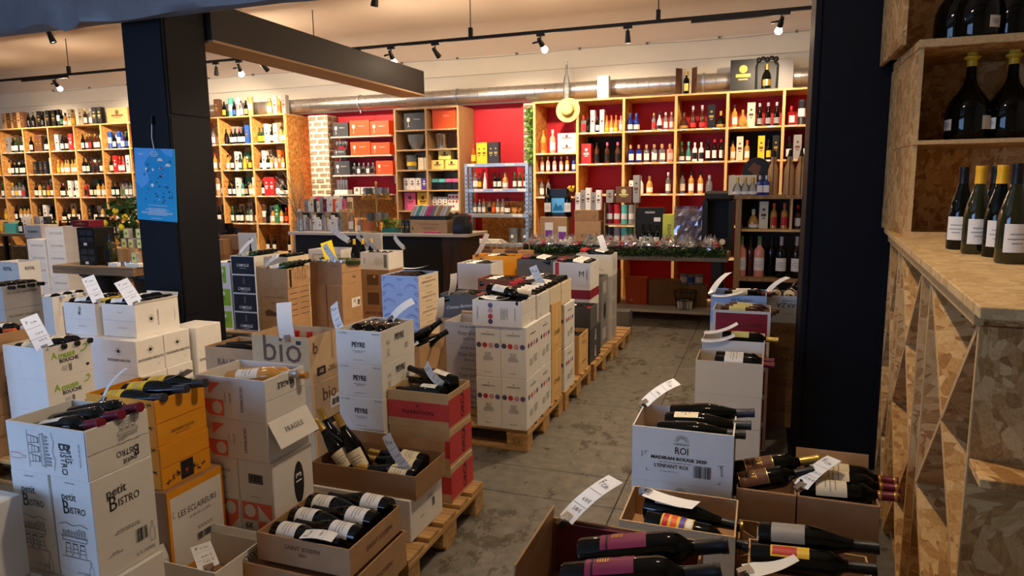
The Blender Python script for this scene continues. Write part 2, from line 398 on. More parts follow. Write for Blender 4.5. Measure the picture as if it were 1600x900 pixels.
# glass and print colours for bottles, by letter
GL = {'k': mat('dark_wine_glass', (6,8,5), 0.05, spec=0.36), 'g': mat('green_glass', (30,58,26), 0.08, spec=0.6, coat=0.3),
      'a': mat('amber_spirit', (150,74,20), 0.1, spec=0.6, coat=0.3), 'o': mat('golden_spirit', (196,140,62), 0.1, spec=0.6, coat=0.3),
      'n': mat('brown_spirit', (70,30,14), 0.1, spec=0.6, coat=0.3), 'b': mat('blue_glass', (28,50,140), 0.1, spec=0.6, coat=0.3),
      'w': mat('white_ceramic', (226,226,222), 0.3), 'r': mat('red_glass', (150,24,30), 0.15, spec=0.6), 'p': mat('rose_spirit', (226,150,130), 0.15, spec=0.6),
      'y': mat('yellow_glass', (230,190,50), 0.15, spec=0.6), 't': mat('teal_glass', (50,130,120), 0.15, spec=0.6), 'v': mat('violet_glass', (70,56,150), 0.15),
      'c': _MT['clear_glass'], 'x': mat('olive_white_wine_glass', (34,36,12), 0.08, spec=0.6, coat=0.3)}
PC = {'w': mat('label_white', (234,230,220), 0.55), 'c': mat('label_cream', (228,214,180), 0.55), 'k': mat('label_black', (15,14,16), 0.4), 'r': mat('label_red', (196,36,40), 0.5),
      'y': mat('label_yellow', (240,196,40), 0.5), 'b': mat('label_blue', (40,84,170), 0.5), 'o': mat('label_orange', (232,90,20), 0.5), 'g': mat('label_green', (50,120,70), 0.5),
      'p': mat('label_pink', (226,96,140), 0.5), 'a': mat('label_tan', (196,150,96), 0.55), 'n': mat('label_brown', (104,66,44), 0.6), 's': mat('label_silver', (190,190,194), 0.3, metal=0.6),
      'd': mat('label_gold', (206,166,80), 0.3, metal=0.7), 't': mat('label_turquoise', (90,190,180), 0.5), 'v': mat('label_violet', (90,70,160), 0.5), 'l': mat('label_grey', (150,146,142), 0.5),
      'f': mat('label_pale_yellow', (212,202,118), 0.55), 'm': mat('label_magenta', (140,40,80), 0.45), 'u': mat('label_burgundy', (110,20,40), 0.4), 'e': mat('label_slate', (48,48,54), 0.45)}
# ------------------------------------------------------------------ the setting
WY = 9.90            # back wall
SF = 9.30            # shelf fronts
def struct(o): o['kind'] = 'structure'; return o
XL, XR, YF, ZC = -17.5, 2.35, -3.2, 3.95
fl = struct(bx('floor', XL, YF, -0.12, XR, WY, -0.008, M['joint']))
xj = [XL, -15.4, -12.9, -10.4, -7.9, -5.7, -3.2, -0.66, 0.75, XR]
yj = [YF, -1.9, -0.6, 0.75, 2.05, 3.31, 3.67, 4.93, 6.2, 7.5, 8.8, WY]
g = 0.003
for i in range(len(xj)-1):
    for j in range(len(yj)-1):
        w, d = xj[i+1]-xj[i]-2*g, yj[j+1]-yj[j]-2*g
        o = link('slab', box_me(w, d, 0.05, 0.002), fl, M['floor'])
        o.matrix_parent_inverse = Matrix.Identity(4)
        o.location = ((xj[i]+xj[i+1])/2-(XL+XR)/2, (yj[j]+yj[j+1])/2-(YF+WY)/2, 0.12-0.05)
struct(bx('ceiling', XL, YF, ZC, XR, WY, ZC+0.1, M['ceil']))
wb = struct(bx('wall_back', XL, WY, 0, XR, WY+0.15, ZC, M['wallw']))
struct(bx('wall_left', XL-0.15, YF, 0, XL, WY, ZC, M['wallw']))
struct(bx('wall_daylight_blocker', -2.1, -1.4, 0, XR, -1.28, ZC, M['wallw']))  # unseen wall added to keep window daylight off the right side
wf = struct(bx('wall_front', XL, YF-0.15, 2.95, XR, YF, ZC, M['wallw']))
for a, b_, z0, z1 in ((XL, -9.2, 0, 2.95), (-2.8, XR, 0, 2.95), (-9.2, -2.8, 0, 0.4)):
    bx('wall_section', a-(XL+XR)/2, -0.075, z0-2.95, b_-(XL+XR)/2, 0.075, z1-2.95, M['wallw'], wf)
w1 = struct(empty('window_1', (-6.0, YF-0.07, 0.4)))
for x in (-3.2, -1.07, 1.07, 3.2): bx('window_frame', x-0.04, -0.03, 0, x+0.04, 0.03, 2.55, M['black'], w1)
for z in (0.0, 2.49): bx('window_frame', -3.2, -0.03, z, 3.2, 0.03, z+0.06, M['black'], w1)
struct(bx('wall_right', XR, YF, 0, XR+0.15, WY, ZC, M['wallw']))
# red paint field on the back wall, a coat on the plaster behind the shelving
struct(bx('wall_red_field', -8.7, WY-0.012, 0, XR, WY, 2.86, M['redwall']))
struct(bx('trim_1', XL, WY-0.05, 3.30, XR, WY, 3.335, M['wallw']))
# soft cove between wall and ceiling
bm = bmesh.new()
n = 8; rr = 0.38
prof = [(WY - rr + rr*math.sin(math.pi/2*i/n), ZC - rr + rr*math.cos(math.pi/2*i/n)) for i in range(n+1)]
prof = [(y, z) for y, z in prof] + [(WY+0.02, ZC+0.02)]
A = [bm.verts.new((XL, y, z)) for y, z in prof]; B = [bm.verts.new((XR, y, z)) for y, z in prof]
for i in range(len(prof)-1): bm.faces.new((A[i], A[i+1], B[i+1], B[i]))
struct(link('trim_2', bm_mesh(bm, 50), None, M['ceil']))
# wall cable with clips
c = struct(tube('trim_3', [(x, WY-0.02, 3.55+0.012*math.sin(x*2.1)) for x in [-13+i*0.5 for i in range(31)]], 0.006, mat('cable_white', (190,184,172), 0.6), seg=6))
for i in range(16):
    bx('cable_clip', -13+i*0.95, WY-0.035, 3.545, -12.97+i*0.95, WY, 3.575, mat('clip_grey', (120,116,110), 0.5), c)
# steel pillars, main girder, side beam
for k, (x0, x1, nm) in enumerate(((-4.84, -4.43, 'dark navy steel pillar carrying the blue map poster'), (0.25, 0.66, 'dark navy steel pillar beside the chipboard wine rack'))):
    p = empty('pillar', ((x0+x1)/2, 4.53, 0))
    prop(p, nm, 'pillar')
    bm = bmesh.new()
    add_box(bm, -0.205, -0.23, 0, 0.205, 0.23, ZC-0.001)
    bmesh.ops.bevel(bm, geom=list(bm.edges), offset=0.012, segments=2, affect='EDGES')
    link('pillar_shaft', bm_mesh(bm, 40), p, M['navy'])
    bx('base_plate', -0.25, -0.27, 0, 0.25, 0.27, 0.02, M['navy'], p)
    if k == 0:
        bx('patch_plate', -0.03, -0.237, 0.62, 0.20, -0.22, 1.62, M['navy'], p, 0.004)
        bx('patch_plate', 0.199, -0.21, 0.62, 0.212, -0.07, 2.22, M['navy'], p, 0.004)
        bx('patch_plate', 0.199, -0.20, 2.24, 0.214, 0.215, 2.98, M['navy'], p, 0.004)
        bx('patch_plate', -0.216, -0.2, 2.2, -0.2, 0.2, 2.98, M['navy'], p, 0.004)
    else:
        bx('flange', 0.19, -0.245, 0.02, 0.225, 0.235, 2.98, M['navy'], p, 0.004)
        bx('flange', -0.225, -0.245, 0.02, -0.19, 0.235, 2.98, M['navy'], p, 0.004)
# main girder across the shop: wrapped, dented sheet
bm = bmesh.new()
nx, ring = 150, []
random.seed(3)
def dent(x, t):
    s = math.sin(x*7.3+t)*0.012 + math.sin(x*2.9+1.3*t)*0.018
    s += -0.09*math.exp(-((x+4.95)/0.12)**2)*(1 if t in (3, 4) else 0.2) + 0.06*math.exp(-((x+5.25)/0.16)**2)
    return s
for i in range(nx+1):
    x = -15+i*(XR+15)/nx
    pts = [(4.10, 3.60), (4.09, 3.25), (4.09, 3.08), (4.10, 2.98), (4.12, 2.925), (4.15, 2.915), (4.18, 2.92), (4.20, 2.96), (4.20, 3.60)]
    ring.append([bm.verts.new((x, y - abs(dent(x, k))*0.9*(1 if k < 5 else 0), z + dent(x+0.2, k)*(0.5 if k in (2,3,4,5) else 0))) for k, (y, z) in enumerate(pts)])
for a, b in zip(ring, ring[1:]):
    for k in range(len(a)-1): bm.faces.new((a[k], a[k+1], b[k+1], b[k]))
    bm.faces.new((a[-1], a[0], b[0], b[-1]))
bm.faces.new(ring[0]); bm.faces.new(ring[-1][::-1])
o = link('ceiling_girder', bm_mesh(bm, 40), None, mat('navy_wrapped_sheet', (104,104,108), 0.42, noise=0.25, scale=2.2, bump=0.1))
prop(o, 'dark blue girder in dented sheet wrapping, running across the ceiling in front', 'girder')
o = empty('side_beam', (-4.43, 6.7, 2.86)); prop(o, 'charcoal beam running from the left pillar towards the back wall', 'beam')
bx('beam_web', -0.14, -1.92, 0.02, 0.05, 1.95, 0.33, mat('charcoal_beam', (44,41,40), 0.6), o, 0.004)
bx('bottom_flange', -0.3, -1.92, 0.0, 0.06, 1.95, 0.022, mat('beam_soffit', (196,160,120), 0.7), o, 0.003)


# brick pier, every brick its own piece
def brick_pier(name, x0, x1, y0, y1, z1, label):
    p = empty(name, ((x0+x1)/2, (y0+y1)/2, 0)); prop(p, label, 'brick pier')
    w, d = x1-x0, y1-y0
    bx('mortar_core', -w/2+0.006, -d/2+0.006, 0, w/2-0.006, d/2-0.02, z1, M['mortar'], p)
    rnd = random.Random(5); hgt, gap = 0.058, 0.032; z = 0.02; row = 0
    while z + hgt < z1:
        x = -w/2 + (0 if row % 2 == 0 else -0.07)
        while x < w/2 - 0.02:
            bw = 0.14
            a, b = max(x, -w/2), min(x+bw, w/2)
            if b-a > 0.03:
                bmx = box_me(round(b-a, 3), 0.05, hgt, 0.006)
                o = link('brick', bmx, p, M['brick'], loc=((a+b)/2, -d/2+0.022+rnd.uniform(-0.005, 0.006), z), rot=(0, 0, rnd.uniform(-0.03, 0.03)))
            x += bw + gap
        y = -d/2 + (0.03 if row % 2 else 0.0)
        while y + 0.12 < d/2 and z > 0.9:
            o = link('brick', box_me(0.05, 0.12, hgt, 0.006), p, M['brick'], loc=(w/2-0.02+rnd.uniform(-0.004, 0.005), y+0.06, z))
            y += 0.152
        z += hgt + gap; row += 1
brick_pier('brick_pier', wall_x(484, 9.6, 240), wall_x(514, 9.6, 240), 9.6, WY-0.014, 2.80, 'whitewashed brick pier between the chipboard shelf end and the red wall shelves')
brick_pier('brick_pier', -3.26, -3.06, 9.5, WY-0.014, 2.80, 'narrow whitewashed brick pier with a hanging leaf garland left of the bottle shelving')

# ventilation duct
dz, dr, dy = 2.962, 0.105, 9.62
prof = []
x = 0.0
while x < 12.2:
    prof += [(dr, x), (dr, x+0.128), (dr+0.004, x+0.131), (dr+0.004, x+0.139), (dr, x+0.142)]; x += 0.145
dct = link('ventilation_duct', lathe_me([(0, 0)]+prof+[(0, prof[-1][1])], 20, 50), None, M['duct'])
orient(dct, (-9.9, dy, dz), (1, 0, 0))
prop(dct, 'long silver spiral ventilation duct along the back wall above the shelves', 'duct')
for px in (562, 714, 1097, 1265, 420):
    x = at_y(px, 150, dy).x
    o = link('duct_clamp', lathe_me([(dr+0.003, 0), (dr+0.012, 0), (dr+0.012, 0.03), (dr+0.003, 0.03)], 20, 50), dct, M['galv'], loc=(0, 0, x+9.9))
    bxo = bx('hanger_bracket', -0.004, -0.02, 0, 0.004, 0.02, 0.06, M['galv'], dct)
    bxo.matrix_basis = Matrix.Translation((dr+0.002, 0, x+9.9+0.015)) @ Matrix.Rotation(R(90), 4, 'Y')

# ------------------------------------------------------------------ track lights
def track(y, z, x0, x1, label):
    t = bx('light_track', x0, y-0.018, z, x1, y+0.018, z+0.035, M['black'])
    prop(t, label, 'light track')
    L = x1-x0; k = int(L/2.2)
    for i in range(k):
        o = tube('hanger_rod', [(-L/2+(i+0.5)*L/k, 0, 0.03), (-L/2+(i+0.5)*L/k, 0, ZC-z)], 0.006, M['black'], t)
        bx('rod_cup', -L/2+(i+0.5)*L/k-0.022, -0.02, 0.035, -L/2+(i+0.5)*L/k+0.022, 0.02, 0.14, M['black'], t)
    for i in range(3):
        bx('feed_rail', -L/2+(0.18+0.33*i)*L-0.5, -0.022, -0.03, -L/2+(0.18+0.33*i)*L+0.5, 0.022, 0.0, M['black'], t)
    return t
track(8.0, 3.40, -13.5, 2.2, 'long black lighting track in front of the back wall shelves')
track(5.55, 3.40, -13.5, 2.2, 'black lighting track hanging over the middle of the shop')
track(2.2, 3.40, -6.5, 2.2, 'black lighting track hanging over the front pallets')
BULB = mat('lit_bulb', (255,240,214), 0.3, emit=6.0)
BULB_ON = mat('bright_bulb', (255,246,230), 0.3, emit=30.0)
def lamp(x, y, z, target, label, kind='bulb', energy=60, angle=75, lit=True, bright=False, color=WARM):
    t = empty('track_spotlight', (x, y, z)); prop(t, label, 'spotlight', 'ceiling track spotlights')
    bx('adapter', -0.05, -0.016, -0.03, 0.05, 0.016, 0.0, M['black'], t, 0.003)
    tube('stem', [(0, 0, -0.03), (0, 0, -0.085)], 0.008, M['black'], t)
    d = (Vector(target)-Vector((x, y, z-0.1))).normalized()
    hp = Vector((0, 0, -0.10))
    if kind == 'bulb':
        h = link('lamp_holder', lathe_me([(0, -0.06), (0.02, -0.06), (0.024, -0.02), (0.03, 0.02), (0.03, 0.05), (0, 0.05)], 14), t, M['black'])
        orient(h, Vector((x, y, z))+hp, d); h.matrix_parent_inverse = Matrix.Identity(4); h.matrix_basis = Matrix.Translation(hp) @ d.to_track_quat('Z', 'Y').to_matrix().to_4x4()
        b = link('reflector_bulb', lathe_me([(0, 0.045), (0.018, 0.05), (0.03, 0.075), (0.04, 0.105), (0.04, 0.118), (0.03, 0.13), (0, 0.136)], 16), t, BULB_ON if bright else (BULB if lit else M['steel']))
        b.matrix_basis = h.matrix_basis
        a = tube('arm', [(0, 0, -0.085), tuple(Vector((0, 0, -0.1))-Vector((0.1, 0, 0.0)))], 0.012, M['black'], t)
        off = 0.16
    else:
        h = link('lamp_head', lathe_me([(0, -0.05), (0.022, -0.05), (0.026, 0.0), (0.034, 0.07), (0.034, 0.085), (0.03, 0.085), (0.028, 0.07), (0, 0.068)], 14), t, M['black'])
        h.matrix_basis = Matrix.Translation(hp) @ d.to_track_quat('Z', 'Y').to_matrix().to_4x4()
        b = link('lens', lathe_me([(0, 0.069), (0.027, 0.071), (0.0, 0.078)], 12), t, BULB_ON if bright else BULB)
        b.matrix_basis = h.matrix_basis
        off = 0.10
    if energy:
        l = bpy.data.lights.new('bulb_spill', 'POINT'); l.energy = energy*SPILL; l.color = color; l.shadow_soft_size = 0.05
        po = bpy.data.objects.new('bulb_spill', l); COL.objects.link(po); po.location = Vector((x, y, z))+hp+d*off
        spot(Vector((x, y, z))+hp+d*off, target, energy, angle, color)
# ------------------------------------------------------------------ bottles
ORD = ['first', 'second', 'third', 'fourth', 'fifth', 'sixth', 'seventh', 'eighth', 'ninth', 'tenth', 'eleventh', 'twelfth', 'thirteenth', 'fourteenth']
WB = {  # profile, capsule sleeve, label band
 'bdx': dict(p=((0,0.004),(0.03,0),(0.036,0.001),(0.0375,0.006),(0.0375,0.186),(0.0355,0.199),(0.027,0.213),(0.0175,0.224),(0.0148,0.236),(0.0142,0.288),(0.0156,0.289),(0.0156,0.300),(0,0.300)),
             c=((0.0152,0.236),(0.0148,0.286),(0.0162,0.289),(0.0162,0.3006),(0.012,0.3014),(0,0.3014)), r=0.0375, l=(0.05,0.145)),
 'bgn': dict(p=((0,0.005),(0.032,0),(0.039,0.001),(0.041,0.007),(0.041,0.128),(0.0385,0.150),(0.031,0.182),(0.0215,0.213),(0.0165,0.236),(0.0148,0.282),(0.0158,0.284),(0.0158,0.297),(0,0.297)),
             c=((0.0170,0.238),(0.0155,0.281),(0.0166,0.284),(0.0166,0.2976),(0.012,0.2984),(0,0.2984)), r=0.041, l=(0.035,0.12)),
 'mag': dict(p=((0,0.01),(0.07,0),(0.087,0.003),(0.091,0.012),(0.093,0.10),(0.090,0.145),(0.076,0.185),(0.050,0.222),(0.030,0.252),(0.022,0.285),(0.019,0.36),(0.022,0.362),(0.022,0.385),(0,0.385)),
             c=((0.0205,0.335),(0.0212,0.362),(0.034,0.372),(0.034,0.378),(0.024,0.384),(0.022,0.396),(0,0.398)), r=0.093, l=(0.05,0.10)),
}
def wine_bottle(kind='bgn', glass='k', cap='k', lab='w', label='', group=None, seg=16, lab_a=1.15, band=None, hue=None):
    k = WB[kind]
    b = link('wine_bottle', lathe_me(k['p'], seg, 40), None, GL[glass])
    prop(b, label, 'bottle', group or 'wine bottles among the cartons and shelves')
    if cap: link('capsule', lathe_me(k['c'], max(10, seg-4), 40), b, hue or PC[cap])
    if lab:
        l = link('label', arc_me(k['r'], k['l'][0], k['l'][1], lab_a, 10), b, PC[lab])
        if band: link('label_print', arc_me(k['r']+0.0009, k['l'][0]+0.02, k['l'][0]+0.055, lab_a*0.6, 8), l, PC[band])
        elif lab in 'wcy':
            for z, a in ((0.62, 0.55), (0.45, 0.7), (0.3, 0.4)):
                zz = k['l'][0]+(k['l'][1]-k['l'][0])*z
                link('label_print', arc_me(k['r']+0.0009, zz, zz+0.0035, lab_a*a, 6, 0.0003), l, PC['l'])
    return b
def label_text(b, s, z, size, kind='bdx', col='d', a0=0.0, rot=False):
    """lettering wrapped round the label, reading round the bottle (or along its axis)"""
    r = WB[kind]['r']+0.0013; me = text_me(s, size).copy()
    for v in me.vertices:
        x, y = (v.co.x, v.co.y) if not rot else (-v.co.y, v.co.x)
        a = -math.pi/2 + a0 + x/r; v.co = (r*math.cos(a), r*math.sin(a), z+y)
    l = [c for c in b.children if c.name.startswith('label')][0]
    link('lettering', me, l, PC[col])
SP = {  # spirit bottles of the shelves: profile, cap, radius, label band, squareness
 'W': ((0.036,0.0),(0.036,0.165),(0.030,0.19),(0.014,0.21),(0.0125,0.255),0.28,0.0),
 'T': ((0.033,0.0),(0.033,0.20),(0.027,0.225),(0.014,0.245),(0.0125,0.29),0.315,0.0),
 'S': ((0.037,0.0),(0.037,0.15),(0.034,0.162),(0.015,0.172),(0.0135,0.205),0.235,0.7),
 'Q': ((0.040,0.0),(0.040,0.17),(0.030,0.19),(0.016,0.20),(0.015,0.235),0.26,0.7),
 'G': ((0.043,0.0),(0.044,0.11),(0.034,0.15),(0.016,0.175),(0.0145,0.20),0.235,0.0),
 'V': ((0.034,0.0),(0.041,0.10),(0.030,0.165),(0.014,0.20),(0.013,0.26),0.295,0.0),
 'D': ((0.045,0.0),(0.060,0.06),(0.040,0.12),(0.016,0.15),(0.015,0.175),0.215,0.0),
 'C': ((0.037,0.0),(0.034,0.13),(0.022,0.20),(0.015,0.225),(0.0135,0.26),0.29,0.0),
}
def spirit(kind, glass, lab, cap, label, group=None, s=1.0):
    q = SP[kind]; prof = [(0, 0.003)] + [(r, z) for r, z in q[:5]] + [(0, q[4][1])]
    prof = tuple((round(r*s, 5), round(z*s, 5)) for r, z in prof)
    sq = q[6]; b = link('spirit_bottle', lathe_me(prof, 16 if sq else 12, 40, sq), None, GL[glass])
    prop(b, label, 'bottle', group or 'spirit bottles on the shelving')
    cr = (q[4][0]+0.004)*s
    if cap: link('cap', lathe_me(((cr,(q[4][1]-0.018)*s),(cr,q[5]*s),(0,q[5]*s)), 10, 40), b, PC[cap])
    if lab:
        r0, r1 = q[0][0]*s, q[1][0]*s; z1 = q[1][1]*s
        link('label', arc_me(round(max(r0, r1)+0.0005, 4), round(z1*0.22, 4), round(z1*0.78, 4), 0.75 if sq else 1.1, 8, 0.0006, sq), b, PC[lab])
    return b

# ------------------------------------------------------------------ printed marks
def small_print(w, h, n, seed=1, frac=0.75):
    def mk():
        rnd = random.Random(seed); L = []; step = h/n
        for i in range(n):
            ww = w*rnd.uniform(0.45, 1.0); y = h/2-(i+0.5)*step; x = -ww/2
            while x < ww/2-0.002:
                l = rnd.uniform(0.004, 0.014); L.append(rect_pts(x, y-min(step*0.2, 0.0022), min(x+l, ww/2), y+min(step*0.2, 0.0022))); x += l+0.003
        return poly_me(L)
    return cached(('sp', w, h, n, seed), mk)
def barcode(w, h, seed=1):
    def mk():
        rnd = random.Random(seed); x = -w/2; L = []
        while x < w/2:
            b = rnd.choice((0.0008, 0.0014, 0.0022)); L.append(rect_pts(x, -h/2, x+b, h/2)); x += b+rnd.choice((0.0008, 0.0012, 0.002))
        return poly_me(L)
    return cached(('bc', w, h, seed), mk)
def line_art(strokes, wd):
    """drawn strokes: list of polylines -> thin ribbons"""
    L = []
    for s in strokes:
        for (x0, y0), (x1, y1) in zip(s, s[1:]):
            d = math.hypot(x1-x0, y1-y0) or 1e-6; nx, ny = -(y1-y0)/d*wd/2, (x1-x0)/d*wd/2
            L.append([(x0+nx, y0+ny), (x0-nx, y0-ny), (x1-nx, y1-ny), (x1+nx, y1+ny)])
    return poly_me(L)
def stools_art(s=1.0):
    def mk():
        st = []
        for k in range(3):
            x = (k-1)*0.030*s
            st += [[(x-0.010*s, 0), (x+0.010*s, 0)], [(x-0.009*s, -0.002*s), (x+0.009*s, -0.002*s)], [(x-0.008*s, 0), (x-0.013*s, -0.042*s)], [(x+0.008*s, 0), (x+0.013*s, -0.042*s)],
                   [(x-0.010*s, -0.018*s), (x+0.010*s, -0.018*s)], [(x-0.011*s, -0.03*s), (x+0.011*s, -0.03*s)]]
        st += [[(-0.055*s, 0.02*s), (0.055*s, 0.02*s)], [(-0.055*s, 0.024*s), (0.055*s, 0.024*s)], [(-0.05*s, 0.02*s), (-0.05*s, 0.008*s), (0.05*s, 0.008*s), (0.05*s, 0.02*s)]]
        rnd = random.Random(4)
        for k in range(9):
            x = (-0.045+0.011*k)*s; hh = rnd.uniform(0.01, 0.024)*s
            st += [[(x, 0.027*s), (x, 0.027*s+hh)], [(x+0.004*s, 0.027*s), (x+0.004*s, 0.027*s+hh)], [(x, 0.027*s+hh), (x+0.004*s, 0.027*s+hh)]]
        st += [[(-0.06*s, 0.058*s), (-0.03*s, 0.066*s), (0.0, 0.058*s), (0.03*s, 0.066*s), (0.06*s, 0.058*s)], [(-0.06*s, -0.046*s), (0.06*s, -0.046*s)]]
        return line_art(st, 0.0016*s)
    return cached(('stools', s), mk)
def bottle_icon(s=1.0):
    return cached(('bicon', s), lambda: line_art([[(-0.009*s,-0.03*s),(0.009*s,-0.03*s),(0.009*s,0.008*s),(0.003*s,0.018*s),(0.003*s,0.034*s),(-0.003*s,0.034*s),(-0.003*s,0.018*s),(-0.009*s,0.008*s),(-0.009*s,-0.03*s)]], 0.0012))
def T(face, s, u, v, size, m='ink', rot=0, sq=1.0, bold=0.0): return ('t', face, s, u, v, size, m, rot, sq, bold)
def SPR(face, u, v, w, h, n, m='inkg', rot=0): return ('s', face, u, v, w, h, n, m, rot)
def RC(face, u0, v0, u1, v1, m): return ('r', face, u0, v0, u1, v1, m)
def DC(face, u, v, r, m): return ('d', face, u, v, r, m)
def PL(face, pts, m): return ('p', face, pts, m)
def BC(face, u, v, w, h): return ('b', face, u, v, w, h)
def ART(face, me, u, v, m='ink', rot=0): return ('a', face, me, u, v, m, rot)
_lift = 0
def put_prints(o, dims, prints, seam=None):
    for k, q in enumerate(prints or ()):
        lift = (0.0040 if q[1] == seam else 0.0) + 0.0006 + 0.0002*(k % 8)
        if q[0] == 't':
            c = link('lettering', text_me(q[2], q[5], squeeze=q[8], bold=q[9]), o, M[q[6]]); on_face(c, q[1], dims, q[3], q[4], R(q[7]), lift+0.0006)
        elif q[0] == 's':
            c = link('small_print', small_print(q[4], q[5], q[6], k+1), o, M[q[7]]); on_face(c, q[1], dims, q[2], q[3], R(q[8]), lift+0.0006)
        elif q[0] == 'r':
            c = link('printed_panel', cached(('rp',)+q[2:6], lambda: poly_me([rect_pts(*q[2:6])])), o, M[q[6]]); on_face(c, q[1], dims, 0, 0, 0, lift)
        elif q[0] == 'd':
            c = link('printed_dot', cached(('dp',)+q[2:5], lambda: poly_me([disc_pts(*q[2:5])])), o, M[q[5]]); on_face(c, q[1], dims, 0, 0, 0, lift)
        elif q[0] == 'p':
            c = link('printed_shape', poly_me([q[2]]), o, M[q[3]]); on_face(c, q[1], dims, 0, 0, 0, lift)
        elif q[0] == 'b':
            c = link('barcode', barcode(q[4], q[5]), o, M['ink']); on_face(c, q[1], dims, q[2], q[3], 0, lift+0.0006)
        elif q[0] == 'a':
            c = link('line_drawing', q[2], o, M[q[5]]); on_face(c, q[1], dims, q[3], q[4], R(q[6]), lift+0.0006)

# ------------------------------------------------------------------ cartons
def tray_me(w, d, h, t=0.005, sag=0.0):
    def mk():
        bm = bmesh.new(); H = {}
        for a, (ww, dd) in enumerate(((w, d), (w-2*t, d-2*t))):
            for k, (sx, sy) in enumerate(((-1,-1),(1,-1),(1,1),(-1,1))):
                zt = h - (sag if k in (1, 3) else 0)
                H[a, k, 0] = bm.verts.new((sx*ww/2, sy*dd/2, 0 if a == 0 else 0.006)); H[a, k, 1] = bm.verts.new((sx*ww/2, sy*dd/2, zt))
        for k in range(4):
            j = (k+1) % 4
            bm.faces.new((H[0,k,0], H[0,j,0], H[0,j,1], H[0,k,1])); bm.faces.new((H[1,j,0], H[1,k,0], H[1,k,1], H[1,j,1]))
            bm.faces.new((H[0,k,1], H[0,j,1], H[1,j,1], H[1,k,1]))
        bm.faces.new([H[0,k,0] for k in (3,2,1,0)]); bm.faces.new([H[1,k,0] for k in range(4)])
        return bm_mesh(bm)
    return cached(('tray', round(w,4), round(d,4), round(h,4), t, sag), mk)
INNER = M['kraft_d']
def carton(x, y, z, w, d, h, m='kraft', label='', op=False, prints=None, seam=None, fill=0.085, flaps=(), group=None, rz=0.0, inner=None, name=None, cat='carton'):
    """x,y = right front corner, z = base"""
    mm = M[m] if isinstance(m, str) else m
    me = tray_me(w, d, h) if op else box_me(w, d, h, 0.003)
    o = link(name or ('open_wine_carton' if op else 'wine_carton'), me, None, mm, loc=(x-w/2, y+d/2, z), rot=(0, 0, rz))
    prop(o, label, cat, group or 'stacked cartons')
    if op:
        bx('inner_tray', -w/2+0.006, -d/2+0.006, h-fill-0.004, w/2-0.006, d/2-0.006, h-fill, M[inner] if inner else INNER, o)
    if seam:
        L = d if seam in ('right', 'left') else w
        for sgn in (-1, 1):
            f = link('flap', box_me(L-0.004, h/2-0.003, 0.0034), o, mm); on_face(f, seam, (w, d, h), 0, sgn*(h/4), 0, 0.0002)
    for f in flaps:
        side, ang, ln = f[:3]
        L = (d if side in ('left', 'right') else w) - 0.006
        fo = link('flap', cached(('flap', round(L,3), ln), lambda: _flap(L, ln)), o, mm)
        zr = {'front': 0, 'right': R(90), 'back': R(180), 'left': R(-90)}[side]
        off = {'front': (0,-d/2+0.002,h), 'back': (0,d/2-0.002,h), 'right': (w/2-0.002,0,h), 'left': (-w/2+0.002,0,h)}[side]
        fo.matrix_basis = Matrix.Translation(off) @ Matrix.Rotation(zr, 4, 'Z') @ Matrix.Rotation(-R(ang), 4, 'X')
        if len(f) > 3:
            tx = link('lettering', text_me(f[3], 0.03), fo, M['ink']); tx.matrix_basis = Matrix.Translation((0, 0.0032, ln*0.5)) @ Matrix.Rotation(R(-90), 4, 'X')
    put_prints(o, (w, d, h), prints, seam)
    return o
def _flap(L, ln):
    bm = bmesh.new(); add_box(bm, -L/2, -0.002, 0, L/2, 0.002, ln); return bm_mesh(bm)
def stack(x, y, zt, specs):
    out = []; z = zt
    for s in specs:
        s = dict(s); h = s.pop('h'); dx, dy = s.pop('dx', 0), s.pop('dy', 0); z -= h
        out.append(carton(x+dx, y+dy, z, h=h, **s))
    return out
POSW = {1: ['lone'], 2: ['front', 'rear'], 3: ['front', 'middle', 'rear'], 4: ['front', 'second', 'third', 'rear']}
def lay(box, n, desc, kind='bgn', glass='k', cap='k', lab='w', d=(1, 0.1, 0.08), fr=0.0, gap=None, seg=14, drop=0.0, alt=False, turn=0.0, band=None, shift=0.0, pile=0, upto=None, what=None):
    """n bottles laid side by side across an open carton's top; desc names the carton"""
    w, dd, h = box.dimensions if False else [max(v.co[i] for v in box.data.vertices)-min(v.co[i] for v in box.data.vertices) for i in range(3)]
    c = Vector(box.location); r = WB[kind]['r']; L = WB[kind]['p'][-1][1]
    dv = Vector(d).normalized(); along_x = abs(dv.x) > abs(dv.y)
    span = (dd if along_x else w) - 2*r - 0.014
    k = max(1, n); gp = min(span/max(1, k-1), 2*r+0.003) if k > 1 else 0
    gp = gap or gp
    out = []
    for i in range(n):
        t = (i-(n-1)/2)*gp
        ctr = c + Vector((shift, t, 0)) if along_x else c + Vector((t, shift, 0))
        dd2 = dv if not (alt and i % 2) else Vector((-dv.x, -dv.y, dv.z)).normalized()
        base = ctr - dd2*(L*0.5 - 0.0)
        base.z = c.z + h - 0.085 + r + 0.002 + drop + 0.0
        if dd2.z < 0: base.z -= dd2.z*L
        nm = POSW[n][i] if n <= 4 else ORD[i]+' from the '+('front' if along_x else 'left')
        b = wine_bottle(kind, glass, cap, lab, f'{what or "dark wine bottle"}, {nm}, lying in {desc}' if n > 1 else f'{what or "dark wine bottle"} lying in {desc}', seg=seg, band=band)
        orient_lying(b, base, dd2, turn+random.uniform(-0.25, 0.25)); out.append(b)
    return out

